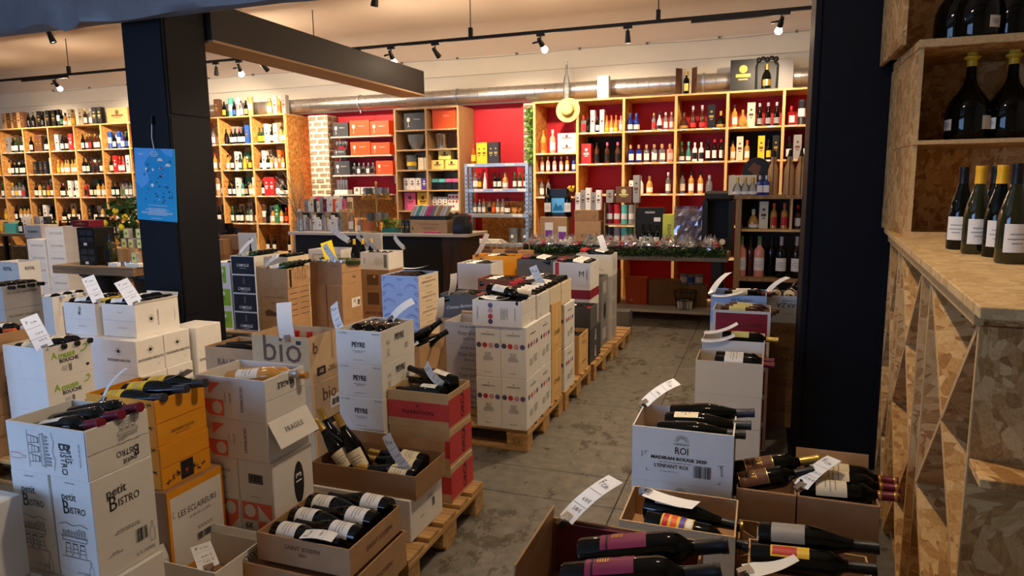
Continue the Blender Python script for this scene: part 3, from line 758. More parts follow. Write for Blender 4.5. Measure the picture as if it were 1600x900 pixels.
# ------------------------------------------------------------------ price tags
def price_tag(b, t, wd, label, wdt=0.062, bend=0.012, txt=('7,65 €', '8,80 €'), clip=True, m='paper', face=1, edge=None):
    b, t = Vector(b), Vector(t); L = (t-b).length; v = (t-b)/L
    if edge is not None:
        dd_ = (b-CO).normalized(); wd = v.cross(dd_).normalized()*math.cos(edge) + dd_*math.sin(edge); face = 1 if wd.cross(v).dot(dd_) < 0 else -1
    w = (Vector(wd) - v*Vector(wd).dot(v)).normalized(); n = w.cross(v)*face
    P = lambda a, s, e=0.0: w*(a*wdt) + v*(s*L) + n*(bend*4*s*(1-s)+e)
    bm = bmesh.new(); N = 8; rows = []
    for e in (0.0, -0.0006): rows.append([[bm.verts.new(P(a, i/N, e)) for a in (-0.5, 0.5)] for i in range(N+1)])
    for q, rw in enumerate(rows):
        for i in range(N):
            f = (rw[i][0], rw[i][1], rw[i+1][1], rw[i+1][0]); bm.faces.new(f if q == 0 else f[::-1])
    for i in range(N):
        for a in (0, 1): bm.faces.new((rows[0][i][a], rows[0][i+1][a], rows[1][i+1][a], rows[1][i][a]))
    for i in (0, N): bm.faces.new((rows[0][i][0], rows[0][i][1], rows[1][i][1], rows[1][i][0]))
    o = link('price_tag', bm_mesh(bm, 60), None, M[m], loc=b); prop(o, label, 'price tag', 'price tags on the cartons')
    if txt:
        bm = bmesh.new()
        def addtext(s, size, s0, a0):
            me = text_me(s, size).copy()
            for q in me.vertices:
                q.co = P(face*(q.co.x/wdt+a0), s0+q.co.y/L, 0.0006)
            bm.from_mesh(me); bpy.data.meshes.remove(me)
        for k, s in enumerate(txt): addtext(s, 0.014, 0.42-0.2*k, 0.1)
        addtext('F', 0.028, 0.82, -0.25); addtext('Cde', 0.018, 0.78, 0.1)
        for s0 in (0.62, 0.3):
            vs = [bm.verts.new(P(a, s0+e, 0.0006)) for a, e in ((-0.45, 0), (0.45, 0), (0.45, 0.006), (-0.45, 0.006))]; bm.faces.new(vs)
        me = bpy.data.meshes.new('tag_text'); bm.to_mesh(me); bm.free(); link('lettering', me, o, M['ink'])
    if clip:
        bm = bmesh.new(); add_obox(bm, v*0.004, w*0.016, v*0.012, n*0.006); add_obox(bm, -v*0.012, w*0.010, v*0.010, n*0.009)
        link('clip', bm_mesh(bm), o, M['steel'])
    return o
# ------------------------------------------------------------------ pallets
def pallet(xr, y0, label):
    """euro pallet, 1.2 in x, 0.8 in y; xr = right edge, y0 = front edge"""
    p = empty('pallet', (xr-0.6, y0+0.4, 0)); prop(p, label, 'pallet', 'wooden transport pallets')
    for i in range(5): link('deck_board', box_me(1.2, 0.145 if i % 2 == 0 else 0.1, 0.022, 0.002), p, M['palletx'], loc=(0, -0.3275+i*0.16375, 0.122))
    for x in (-0.53, 0, 0.53): link('stringer_board', box_me(0.145, 0.8, 0.022, 0.002), p, M['pallet'], loc=(x, 0, 0.1))
    for y in (-0.35, 0, 0.35):
        for x in (-0.53, 0, 0.53): link('block', box_me(0.14, 0.1 if y else 0.145, 0.078, 0.003), p, M['palletx'], loc=(x, y, 0.022))
        link('bottom_board', box_me(1.2, 0.1, 0.022, 0.002), p, M['palletx'], loc=(0, y, 0))
    st = link('stamp', line_art([[(0.036*math.cos(a*0.4), 0.024*math.sin(a*0.4)) for a in range(17)]], 0.003), p, M['inkb'])
    tx = link('lettering', text_me('EUR', 0.028, bold=0.02), p, M['inkb'])
    for o in (st, tx): o.matrix_basis = Matrix.Translation((0.53, -0.4012, 0.06)) @ Matrix.Rotation(R(90), 4, 'X')
    return p
# ================================================================== front left pallets
pallet(-1.30, 1.42, 'wooden pallet at the front left under the stool-printed and coral cartons')
pallet(-1.30, 2.30, 'wooden pallet under the red banded and bold lettered white cartons')
PB = 0.144
# --- stack with bar stool drawings
W, D = 0.33, 0.222
def bistro_front(u=0.0, s=1.0):
    return [T('front','petit',u-0.012,0.105,0.036,'ink',0,0.9), T('front','B',u-0.028,0.068,0.062,'ink',0,0.8), T('front','ISTRO',u+0.02,0.062,0.03,'ink',0,0.8),
            ART('front',stools_art(),u-0.005,-0.045), T('front','6 X 750ML',u+0.02,-0.14,0.012,'inkg'), ART('front',bottle_icon(),u+0.055,-0.13), SPR('front',u,0.15,0.07,0.006,1)]
bistro_right = [T('right','petit',-0.03,0.105,0.042,'ink',0,0.9), T('right','B',-0.045,0.066,0.068,'ink',0,0.8), T('right','ISTRO',0.012,0.062,0.036,'ink',0,0.8),
                SPR('right',0.0,-0.03,0.12,0.014,2), BC('right',0.045,-0.075,0.045,0.045), SPR('right',-0.05,-0.09,0.05,0.012,2), ART('right',bottle_icon(),0.085,-0.085), T('right','6 X 750ML',0.055,-0.135,0.016,'inkg')]
a1 = carton(-1.845, 1.385, 0.795, W, D, 0.155, 'white', 'open white carton with sideways bistro lettering, bottles with red capsules lying in it', op=True, seam='right', prints=[
    T('front','petit',0.098,-0.0,0.036,'ink',-90,0.9), T('front','B',0.075,0.02,0.062,'ink',-90,0.8), T('front','ISTRO',0.07,-0.032,0.034,'ink',-90,0.8),
    ART('front',stools_art(1.0),-0.03,0.0,'ink',-90), SPR('front',0.14,0,0.09,0.006,1,'inkg',-90), ART('front',bottle_icon(),-0.125,-0.03,'redink',-90),
    ART('right',stools_art(0.7),0.03,0.045,'ink',180), T('right','B',0.055,-0.035,0.05,'ink',180,0.8), T('right','ISTRO',0.015,-0.03,0.028,'ink',180,0.8), T('right','petit',0.03,-0.06,0.03,'ink',180,0.9)],)
carton(-2.015, 1.385, 0.465, 0.165, D, 0.33, 'white', 'upright white carton with bistro drawing, left one under the open bistro carton', prints=bistro_front())
carton(-1.840, 1.385, 0.465, 0.168, D, 0.33, 'white', 'upright white carton with bistro drawing and barcode, right one under the open bistro carton', prints=bistro_front()+bistro_right)
carton(-2.005, 1.385, 0.144, 0.165, D, 0.32, 'white', 'upright white bistro carton in the lowest layer, left one')
carton(-1.828, 1.375, 0.144, 0.168, D+0.01, 0.32, 'white', 'upright white bistro carton in the lowest layer, right one', prints=bistro_right[:3])
for i in range(3):
    b = wine_bottle('bdx', 'k', 'u', 'w' if i == 0 else None, f'wine bottle with wine red capsule, {POSW[3][i]} one in the open bistro carton', seg=20, lab_a=0.9)
    p, dv_ = toward(((158,660),(190,647),(219,636))[i], 1.445+0.06*i, ((24,684),(60,668),(96,655))[i], 1.45+0.055*i); orient_lying(b, p, dv_, -0.3)
price_tag((-2.03, 1.60, 0.96), (-2.0, 1.68, 1.055), (0.8, -0.5, 0.2), 'blurred white price tag clipped to the rear edge of the open bistro carton', txt=None)
# far left bottom corner
carton(-2.075, 1.10, 0.485, 0.33, 0.24, 0.26, 'white', 'plain white carton cut off by the lower left corner of the photo')
carton(-2.035, 1.10, 0.144, 0.33, 0.25, 0.34, 'white', 'white carton with small print below the plain one in the lower left corner', prints=[SPR('right',-0.02,0.05,0.12,0.06,6)])
# --- amber yellow stack
YX, YY = -2.02, 1.79
thorn = line_art([[(-0.012,0),(0.012,0.004)],[(0,0),(0.006,0.01)],[(0.002,0.001),(-0.004,-0.009)]], 0.003)
def yel(lv): return [T('right','LES ECLAIREURS',0.0,-0.045,0.017,'inkb',0 if lv else 180,0.9), SPR('right',0,-0.06,0.07,0.006,1,'inkb')] + [ART('front',thorn,0.12+0.02*((k*7)%3-1),-0.07+0.028*k,'ink',k*67) for k in range(6)]
b1 = carton(YX, YY, 0.728, 0.33, 0.235, 0.172, 'yellow', 'open amber yellow carton with yellow labelled bottles on top of its stack', op=True, seam='right', prints=yel(0))
b2 = carton(YX+0.004, YY, 0.563, 0.33, 0.235, 0.165, 'yellow', 'amber yellow carton with a small black window, second in the yellow stack', seam='right',
       prints=yel(1)+[RC('right',-0.03,-0.075,0.03,-0.005,'ink'), DC('right',0.0,-0.045,0.008,'red')] + [ART('right',thorn,-0.09+0.024*k,-0.06+0.01*(k%3),'ink',k*50) for k in range(8)])
carton(YX+0.03, YY-0.01, 0.228, 0.19, 0.28, 0.335, 'kraft_d', 'upright carton with white lettered panel and amber edges under the yellow cartons', prints=[
    RC('right',-0.138,-0.165,0.138,0.165,'yellow'), RC('right',-0.125,-0.15,0.125,0.135,'white'), T('right','LES ECLAIREURS',0.0,0.06,0.034,'ink',0,0.78), T('right','LE VIN DE LOUISON',0.01,0.03,0.012,'inkg'),
    SPR('right',0.03,-0.03,0.1,0.016,2), BC('right',0.03,-0.065,0.09,0.028), SPR('right',-0.115,0.07,0.012,0.03,3)], flaps=())
carton(YX+0.03, YY-0.01, 0.144, 0.33, 0.28, 0.084, 'kraft', 'flat brown carton at the foot of the yellow stack')
for i in range(3):
    b = wine_bottle('bgn', 'k', 'e', 'y', f'wine bottle with bright yellow label, {POSW[3][i]} one in the amber yellow carton', seg=18)
    p, dv_ = toward(((258,621),(293,607),(322,598))[i], 1.83+0.075*i, ((160,628),(200,614),(232,605))[i], 1.83+0.075*i); orient_lying(b, p, dv_, 0.4)
price_tag((-2.19, 1.96, 0.91), (-2.07, 2.02, 0.955), (0.4, 0.9, 0), 'white price tag lying flat over the back of the amber yellow carton', txt=None, clip=False)
# --- coral patterned stack
CX, CY = -1.77, 2.07
def coral(fr):
    q = [T('front','6X',-0.142,0.045,0.036,'ink',90,0.9,0.02), T('front','75CL',-0.118,0.045,0.014,'ink',90), PL('front',[(-0.105,0.06),(-0.045,0.06),(-0.105,0.012)],'pink'),
         PL('front',[(-0.155,-0.01),(-0.095,-0.01),(-0.095,-0.075)],'pink'), PL('front',[(-0.155,-0.01),(-0.095,-0.06),(-0.095,-0.075),(-0.11,-0.072)],'pink'), RC('front',-0.098,-0.075,-0.035,-0.01,'pink'), DC('front',-0.066,-0.042,0.025,'white'),
         T('front','VIN DE FRANCE',0.055,0.0,0.017,'ink',-90,0.85,0.01), SPR('front',0.0,0.0,0.06,0.012,2,'inkg',-90), SPR('front',-0.025,0.0,0.05,0.006,1,'inkg',-90)]
    if fr: q.append(T('right','FRAGILE',0.0,0.045,0.034,'ink',180,0.8,0.01))
    return q
c1 = carton(CX, CY, 0.753, 0.33, 0.247, 0.167, 'white', 'open coral patterned white carton with a golden bottle, on top of its stack', op=True, seam='right', prints=coral(True))
c2 = carton(CX+0.006, CY, 0.588, 0.33, 0.247, 0.165, 'white', 'coral patterned carton with its lettered flap hanging open, second in its stack', prints=coral(False), flaps=(('right',-150,0.115,'FRAGILE'),))
for k, x in enumerate((CX+0.016-0.17, CX+0.016)):
    carton(x, CY, 0.254, 0.168, 0.25, 0.334, 'white', ('left' if k == 0 else 'right') + ' upright coral patterned carton below the hanging flap', prints=[
        (T('front','VIN DE FRANCE',0.0,0.115,0.015,'ink',0,0.85,0.01) if k == 0 else RC('front',-0.035,0.075,0.035,0.115,'dgrey')), (SPR('front',0.0,0.08,0.06,0.02,3) if k == 0 else T('front','13D',0.0,0.095,0.032,'ink',0,0.9,0.03)),
        SPR('front',0.0,0.02,0.09,0.006,1), PL('front',[(-0.08,-0.005),(-0.08,-0.08),(-0.02,-0.08)] if k == 0 else [(-0.005,-0.005),(0.07,-0.08),(0.07,-0.005)],'pink'), RC('front',0.0 if k == 0 else -0.075,-0.08,0.075 if k == 0 else 0.0,-0.005,'pink'), DC('front',0.037 if k == 0 else -0.037,-0.042,0.027,'white'),
        T('front','6X',-0.045,-0.105,0.034,'ink',0,0.9,0.02), T('front','75CL',-0.045,-0.13,0.015,'ink'), PL('front',[(0.0,-0.08),(0.075,-0.08),(0.0,-0.16)],'pink')] + ([PL('right',[(0.03+0.032*math.cos(a*0.35), 0.03+0.09*math.sin(a*0.35)) for a in range(18)],'ink'), T('right','13',0.03,0.05,0.05,'whiteink',90,1,0.02)] if k else []))
carton(CX+0.02, CY, 0.144, 0.338, 0.26, 0.11, 'kraft', 'flat carton at the foot of the coral patterned stack')
b = wine_bottle('bdx', 'o', 's', 'w', 'golden wine bottle lying in the open coral patterned carton', seg=20, lab_a=1.0)
orient_lying(b, (-2.03, 2.17, 0.875), (1, 0.22, 0.12), 0.4)
b = wine_bottle('bdx', 'o', None, None, 'second golden bottle half hidden at the back of the open coral patterned carton', seg=16)
orient_lying(b, (-2.02, 2.245, 0.875), (1, 0.1, 0.06))
# --- small white open carton with a tag, bottom edge of the photo
f1 = carton(-1.75, 1.74, 0.144, 0.255, 0.238, 0.176, 'white', 'small open white carton with a price tag inside, low at the front', op=True, fill=0.13, prints=[SPR('right',-0.07,-0.03,0.06,0.006,1,'ink')], flaps=(('left',-18,0.05),('back',-12,0.03)))
for k in range(3):
    rg = link('printed_symbol', line_art([[(0.014*math.cos(a*0.45), 0.014*math.sin(a*0.45)) for a in range(15)], [(-0.006,0.006),(0.004,-0.006)]], 0.003), f1, M['ink']); on_face(rg, 'right', (0.255,0.238,0.176), 0.03+0.032*k, 0.055, 0, 0.001)
price_tag((-1.80, 1.765, 0.318), (-1.93, 1.86, 0.335), (0.6, 0.85, 0.1), 'white price tag lying across the small open white carton', wdt=0.07, bend=0.006, txt=('8,80 €', '7,65 €'), face=1)
# --- brown tray of labelled bottles (vineyard name lettered on its front)
d2 = carton(-1.292, 1.875, 0.144, 0.50, 0.40, 0.145, 'kraft', 'lower brown lettered tray carton carrying the tray of white labelled bottles', op=True, fill=0.02, prints=[T('right','SAINT JOSEPH',0.0,0.0,0.028,'inkb'), SPR('front',-0.05,0.03,0.04,0.006,1,'whiteink')])
d1 = carton(-1.312, 1.912, 0.289, 0.40, 0.358, 0.106, 'kraft', 'open brown tray carton full of lying dark bottles with white labels', op=True, prints=[T('front','SAINT JOSEPH',0.0,0.018,0.024,'inkb'), T('front','2023',0.0,-0.006,0.018,'inkb'), T('right','SAINT JOSEPH',0.02,0.0,0.03,'inkb')])
for row in range(2):
    for i in range(3):
        nm = ('left' if row == 0 else 'right') + ' column, ' + ORD[i] + ' from the front'
        b = wine_bottle('bgn', 'k', 'k', 'w', f'dark bottle with white label in the brown tray, {nm}', seg=18)
        sg = 1 if row == 0 else -1
        orient_lying(b, (-1.512 - sg*0.172, 1.985+0.108*i + 0.045*row, 0.366+0.006*i+0.012*row), (sg, -0.06*sg, 0.05 if row == 0 else 0.0), 0.35*sg)
price_tag((-1.40, 1.955, 0.405), (-1.52, 1.93, 0.41), (0.2, 0.9, 0.0), 'white price tag lying over the front bottles of the brown tray', txt=('9,90 €',), clip=False, bend=0.008)
# --- white carton with brown tray and leaning bottles
carton(-1.355, 2.43, 0.144, 0.52, 0.31, 0.19, 'white', 'long white carton with a barcode under the brown tray of leaning bottles', prints=[SPR('right',0.03,0.04,0.06,0.02,3), BC('right',0.06,0.0,0.03,0.04), SPR('right',-0.05,-0.02,0.05,0.012,2)])
e1 = carton(-1.330, 2.440, 0.334, 0.52, 0.29, 0.106, 'kraft_d', 'open brown tray with gold capped bottles leaning out of it', op=True, flaps=(('back',-8,0.05),))
for i, (x, y, dx, dy, dz) in enumerate(((-1.66, 2.54, -0.52, 0.05, 0.85), (-1.72, 2.53, -0.62, 0.03, 0.70), (-1.79, 2.58, -0.35, 0.05, 0.6))):
    b = wine_bottle('bgn', 'k', 'd', 'c', f'gold capped wine bottle leaning to the left in the brown tray, {["rightmost","middle","leftmost"][i]}', seg=20, lab_a=1.0)
    dv = Vector((dx, dy, dz)).normalized()
    orient(b, (x+0.03, y, 0.375), dv, 0.35)
for i, (x, y, sgn) in enumerate(((-1.36, 2.50, -1), (-1.38, 2.60, -1), (-1.40, 2.67, -1))):
    b = wine_bottle('bgn', 'k', 'd', 'c', f'gold capped bottle lying in the right half of the brown tray, {POSW[3][i]}', seg=18)
    orient_lying(b, (x, y, 0.402), (-1, 0.03, 0.05), -0.4)
price_tag((-1.40, 2.50, 0.44), (-1.50, 2.50, 0.585), (0.9, -0.3, 0.55), 'white price tag standing in the brown tray of gold capped bottles', txt=('16,90 €', '15,20 €'), bend=0.01)
# --- red banded stack
def redband(): return [RC('front',-0.1625,-0.045,0.1625,0.04,'red'), RC('right',-0.13,-0.075,0.13,0.06,'red'), T('front','M',0.0,0.018,0.024,'ink',0,0.9), T('front','MARRENON',0.0,-0.012,0.028,'ink',0,1.1,0.0), SPR('front',0.0,-0.062,0.08,0.005,1,'inkg'), T('right','ORCA',0.03,0.0,0.055,'ink',90,0.85,0.01)]
GX, GY = -1.350, 2.82
g = stack(GX, GY, 0.684, [dict(w=0.325,d=0.255,h=0.18,m='kraft_l',label=f'red banded kraft carton, {n} of its stack of three',op=(k==0),prints=redband(),dx=(0,0.002,0.006)[k]) for k, n in enumerate(('open top one','middle one','lowest one'))])
for i, (y, z, dx, dy, dz) in enumerate(((2.88, 0.665, -1, 0.1, -0.03), (2.95, 0.70, -1, 0.28, 0.12), (3.01, 0.66, -1, 0.1, 0.05))):
    b = wine_bottle('bgn', 'k', 'k', 'w', f'wine bottle with white label lying on the red banded carton, {POSW[3][i]}', seg=20)
    orient_lying(b, (-1.40+0.02*(i==1), y, z), (dx, dy, dz), 0.5)
price_tag((-1.42, 2.905, 0.70), (-1.52, 2.93, 0.79), (0.75, -0.45, 0.5), 'white price tag on the bottles of the red banded carton', txt=('8,40 €', '7,60 €'), clip=False)
# --- bold lettered white stack
def peyre(): return [T('front','PEYRE',0.0,0.012,0.034,'ink',0,0.8,0.03), SPR('front',0.0,-0.02,0.07,0.014,2), SPR('front',0.0,-0.062,0.11,0.006,1), T('front','FRAGILE',0.098,0.068,0.011,'ink'), T('front','6 X 750ML',-0.085,0.068,0.011,'ink'),
                     T('right','PEYRE',0.01,0.03,0.042,'ink',0,0.8,0.03), SPR('right',-0.1,0.02,0.05,0.02,3), SPR('right',0.08,-0.03,0.06,0.03,4), SPR('right',-0.1,-0.03,0.05,0.04,5)]
HX, HY = -1.682, 2.79
h = stack(HX, HY, 0.969, [dict(w=0.25,d=0.331,h=0.165,m='white',label=f'white carton with bold black lettering, {n} in its stack',op=(k==0),prints=peyre()) for k, n in enumerate(('open one on top','second from the top','third from the top','fourth from the top','lowest'))])
for i in range(3):
    b = wine_bottle('bdx', 'k', 'k', None, f'dark bottle lying in the open bold lettered white carton, {["leftmost","middle","rightmost"][i]}', seg=16)
    orient_lying(b, (-1.89+0.078*i, 3.10, 0.93), (0.02-0.06*i, -1, 0.06))
price_tag((-1.80, 3.10, 0.97), (-1.70, 3.16, 1.06), (0.7, -0.6, -0.3), 'thin price tag behind the bold lettered white carton', txt=None)
# --- bio carton stack
def bio(): return [T('front','bio',0.01,0.05,0.2,'inkb',0,1.0), RC('front',0.10,0.085,0.13,0.105,'ink'), RC('right',-0.075,-0.09,0.0,-0.045,'ink'), T('right','AB',-0.037,-0.068,0.03,'kraft_l',0,1,0.02), SPR('right',0.06,-0.07,0.08,0.03,4,'ink'), T('right','b',-0.08,0.06,0.09,'inkb')]
ix, iy = -2.13, 2.84
ib = stack(ix, iy, 0.90, [dict(w=0.354,d=0.26,h=0.25,m='kraft_l',label=f'kraft carton lettered bio in big rounded type, {n}',op=(k==0),fill=0.12,prints=bio() if k == 0 else [RC('right',-0.13,-0.12,0.13,-0.085,'ink'), T('right','bio',0.02,0.05,0.10,'inkb'), RC('right',0.02,-0.04,0.12,0.03,'white'), BC('right',0.07,-0.01,0.07,0.035)], seam=None, dx=0.004*k) for k, n in enumerate(('open top one','middle one','lowest one'))])
t = price_tag((-2.255, 2.836, 0.895), (-2.27, 2.845, 1.075), (0.85, 0.4, 0), 'large blank white card standing clipped to the bio carton', wdt=0.075, bend=0.02, txt=None)
price_tag((-2.04, 3.0, 0.905), (-2.12, 3.06, 1.04), (0.85, -0.2, 0.3), 'white price tag standing at the right rear corner of the bio carton')
st = link('address_label', poly_me([rect_pts(-0.045, -0.022, 0.045, 0.022)], t=0.0006), ib[0], M['paper']); on_face(st, 'front', (0.354,0.26,0.25), -0.02, -0.052, 0, 0.002)
sb = link('barcode', barcode(0.05, 0.02), st, M['ink'], loc=(0, -0.008, 0.001)); sp = link('small_print', small_print(0.08, 0.012, 2), st, M['ink'], loc=(0, 0.012, 0.001))
for i in range(2):
    b = wine_bottle('bdx', 'k', 'r', None, f'red capped bottle standing in the bio carton, {["left","right"][i]} one', seg=14)
    orient(b, (-2.26+0.08*i, 2.89, 0.615), (0.0, 0.1, 1))
# lettered kraft carton to its left
bd = stack(-2.51, 2.88, 0.80, [dict(w=0.33,d=0.26,h=0.22,m='kraft',label=f'kraft carton with spaced capitals left of the bio carton, {n}',op=(k==0),prints=[T('front','BAUDOUIN',0.04,0.03,0.05,'inkb',0,0.95)]) for k, n in enumerate(('open top one','middle one','lowest one'))])
lay(bd[0], 2, 'the kraft carton left of the bio carton', kind='bdx', cap='k', lab=None, seg=12)
# --- brown carton behind the bold lettered stack
ob = stack(-1.78, 3.36, 0.76, [dict(w=0.33,d=0.35,h=0.2 if k < 2 else 0.36,m='kraft',label=f'plain kraft carton behind the bold lettered stack, {n}',op=(k==0),prints=[T('right','~Le Rosé',0.08,-0.02,0.03,'inkb',70)]) for k, n in enumerate(('open top one','middle one','lowest one'))])
for i in range(3):
    b = wine_bottle('bgn', 'k', 'k', 'w', f'white labelled bottle propped up in the plain kraft carton, {POSW[3][i]}', seg=16)
    p, dv_ = toward(((690,500),(700,517),(672,512))[i], (3.62,3.58,3.5)[i], ((628,548),(636,556),(618,545))[i], (3.50,3.44,3.44)[i]); orient_lying(b, p, dv_, -0.5)
# ================================================================== pallet row along the aisle
pallet(-1.32, 3.88, 'stamped wooden pallet under the dotted white cartons beside the aisle')
pallet(-1.31, 4.72, 'second wooden pallet along the aisle, behind the stamped one')
pallet(-1.29, 5.56, 'third wooden pallet along the aisle')
pallet(-1.27, 6.40, 'farthest wooden pallet along the aisle')
M['dot1'] = mat('dot_slate', (74,70,96), 0.6); M['dot2'] = mat('dot_red', (190,50,52), 0.6); M['dot3'] = mat('dot_rose', (196,150,160), 0.6); M['dot4'] = mat('dot_indigo', (92,84,128), 0.6)
def dots(face, s=1.0, v=0.02): return [DC(face, (-0.06+0.04*k)*s, v, 0.0165*min(1, s), f'dot{k+1}') for k in range(4)]
def marr(right=True):
    q = [T('front','M',0,0.125,0.014,'ink'), T('front','MARRENON',0,0.108,0.0155,'ink',0,1.0)] + dots('front', 1.0, 0.04) + [SPR('front',0,-0.03,0.075,0.055,6,'inkg'), SPR('front',0,-0.13,0.08,0.008,1,'inkg')]
    if right: q += [T('right','M',0,0.125,0.018,'ink'), T('right','MARRENON',0,0.105,0.02,'ink')] + dots('right', 1.35, 0.04) + [SPR('right',0.05,-0.06,0.08,0.05,5,'inkg'), RC('right',-0.06,-0.09,-0.01,-0.05,'grey')]
    return q
for lv, z in enumerate((0.144, 0.471)):
    lw = 'upper' if lv else 'lower'
    carton(-1.487, 3.863, z, 0.165, 0.265, 0.326, 'white', f'upright white carton with four coloured dots, left one in the {lw} layer', prints=marr(False))
    carton(-1.320, 3.863, z, 0.165, 0.265, 0.326, 'white', f'upright white carton with four coloured dots, aisle corner one in the {lw} layer', prints=marr())
    carton(-1.322, 4.131, z, 0.165, 0.265, 0.326, 'white', f'upright white dotted carton behind the aisle corner one in the {lw} layer', prints=marr())
    carton(-1.322, 4.735, z-0.004, 0.165, 0.29, 0.322, 'white', f'upright white dotted carton behind the pale wooden cases, {lw} layer', prints=marr())
    carton(-1.330, 4.44, (0.144, 0.495)[lv], 0.17, 0.245, 0.348, 'crate_l', f'tall pale wooden wine case with cursive lettering, {lw} one', prints=[T('right','~Orélie',0,-0.04,0.055,'inkb',0,1.0), SPR('right',0.0,-0.13,0.08,0.012,2,'inkb')], name='wooden_wine_case', cat='wine case')
tops = []
tops.append(carton(-1.345, 3.850, 0.797, 0.318, 0.272, 0.160, 'white', 'open white carton with sideways dots lying on the dotted stack, foremost', op=True, seam='right', prints=[T('front','MARRENON',-0.125,0.0,0.014,'ink',90), DC('front',-0.04,0.05,0.016,'dot4'), DC('front',-0.04,0.018,0.016,'dot3'), DC('front',-0.04,-0.018,0.016,'dot2'), DC('front',-0.04,-0.05,0.016,'dot1'), SPR('front',0.05,0,0.09,0.05,6,'inkg',90), SPR('front',0.12,0,0.12,0.008,1,'ink',90), T('right','6 BTL',0.05,-0.055,0.016,'ink')]))
tops.append(carton(-1.335, 4.128, 0.797, 0.318, 0.272, 0.160, 'white', 'open white carton on the dotted stack, second from the front', op=True, seam='right', prints=[T('right','M',-0.09,0.05,0.03,'ink'), T('right','6 BTL',-0.08,-0.055,0.016,'ink')]))
tops.append(carton(-1.335, 4.408, 0.843, 0.318, 0.272, 0.115, 'cream', 'open cream carton on the pale wooden cases', op=True, seam='right'))
tops.append(carton(-1.335, 4.690, 0.797, 0.318, 0.272, 0.160, 'cream', 'open cream carton on the dotted stack, rearmost of the four', op=True, seam='right'))
lay(tops[0], 3, 'the foremost dotted carton', 'bdx', 'k', 'k', 'w', d=(1, -0.35, 0.05), seg=16, drop=0.02)
lay(tops[1], 3, 'the second dotted carton', 'bdx', 'k', 'k', 'w', d=(-1, -0.25, 0.06), seg=14, drop=0.03)
lay(tops[2], 3, 'the cream carton on the wooden cases', 'bgn', 'k', 'r', 'w', d=(-1, 0.1, 0.10), seg=14, drop=0.025)
lay(tops[3], 3, 'the rearmost cream carton', 'bgn', 'k', 'k', 'w', d=(1, -0.15, 0.12), seg=14, drop=0.025)
b = wine_bottle('bdx', 'k', 'k', 'w', 'blue glinting bottle with white label lying crosswise over the dotted cartons', seg=18); orient_lying(b, (-1.62, 4.03, 1.0), (0.9, -0.3, -0.08), 0.3)
price_tag((-1.40, 4.50, 0.95), (-1.47, 4.46, 1.10), (0.9, -0.2, 0.4), 'white price tag leaning among the bottles on the dotted stack', txt=('6,70 €', '5,90 €'))
price_tag((-1.62, 3.90, 0.972), (-1.44, 3.88, 0.972), (0.1, 1, 0), 'white price tag lying flat on the foremost dotted carton', txt=None, clip=False)
# second rank behind the dotted stack
stack(-1.665, 4.20, 0.735, [dict(w=0.36,d=0.28,h=0.148,m='grey',label=f'grey-white carton with a signature in script, {n} of its stack',op=(k==0),prints=[T('front','Vin de Savoie',0,0.045,0.024,'ink'), T('front','~Tony Guiton',0,0.0,0.038,'ink',4,0.9), SPR('front',0,-0.04,0.14,0.016,2,'ink')]) for k, n in enumerate(('open top one','second one','third one','lowest one'))])
carton(-1.665, 4.483, 0.144, 0.36, 0.03, 0.611, 'kraft', 'brown carton side standing behind the signature cartons')
dk = stack(-1.92, 4.55, 0.865, [dict(w=0.30,d=0.26,h=0.18,m=('dgrey','kraft')[k>0],label=f'carton in the second rank left of the dotted stack, {n}',op=(k==0),prints=[T('front','~Chateau Bernard',0,0.0,0.035,'whiteink',8,0.9)] if k == 0 else None) for k, n in enumerate(('dark grey open top one','brown one below it','third brown one','lowest brown one'))])
lay(dk[0], 3, 'the dark grey carton in the second rank', 'bdx', 'k', 'r', 'k', d=(1, 0.2, 0.08), seg=12)
price_tag((-2.14, 4.56, 0.86), (-2.10, 4.53, 1.02), (0.45, 0.85, 0.1), 'tall narrow price tag beside the dark grey second rank carton', txt=None)
price_tag((-2.08, 4.22, 0.74), (-2.04, 4.18, 0.90), (0.45, 0.85, 0.1), 'tall narrow price tag on the signature cartons', txt=None)
br = stack(-1.84, 5.12, 0.905, [dict(w=0.32,d=0.26,h=0.19,m=mat('rust_brown_card',(150,76,40),0.6),label=f'rust brown carton behind the dotted stack, {n}',op=(k==0)) for k, n in enumerate(('open top one','second one','third one','lowest one'))])
lay(br[0], 3, 'the rust brown carton', 'bdx', 'k', 'k', 'w', d=(1, 0.15, 0.08), seg=12)
w2 = stack(-2.23, 5.59, 0.97, [dict(w=0.323,d=0.303,h=0.196,m='white',label=f'plain white carton near the dark counter, {n}',op=(k==0)) for k, n in enumerate(('open top one','second one','third one','lowest one'))])
lay(w2[0], 3, 'the plain white carton near the counter', 'bdx', 'k', 'k', 'w', d=(1, 0.1, 0.08), seg=12)
y2 = stack(-2.23, 6.22, 0.975, [dict(w=0.445,d=0.25,h=0.27,m='yellow',label=f'orange-yellow carton near the counter, {n}',op=(k==0)) for k, n in enumerate(('open top one','middle one','lowest one'))])
lay(y2[0], 3, 'the orange-yellow carton near the counter', 'bdx', 'k', 'k', 'w', d=(1, 0.1, 0.06), seg=12)
price_tag((-2.62, 6.20, 0.98), (-2.50, 6.18, 1.19), (0.5, 0.8, 0), 'thin price tag standing left of the orange-yellow carton', txt=None)
d2k = stack(-1.77, 5.99, 0.975, [dict(w=0.36,d=0.26,h=0.2,m='dgrey',label=f'dark grey carton behind the pink striped one, {n}',op=(k==0)) for k, n in enumerate(('open top one','second one','third one','lowest one'))])
lay(d2k[0], 4, 'the dark grey carton behind the pink striped one', 'bdx', 'k', 'u', 'w', d=(-1, 0.1, 0.12), seg=12, drop=0.02)
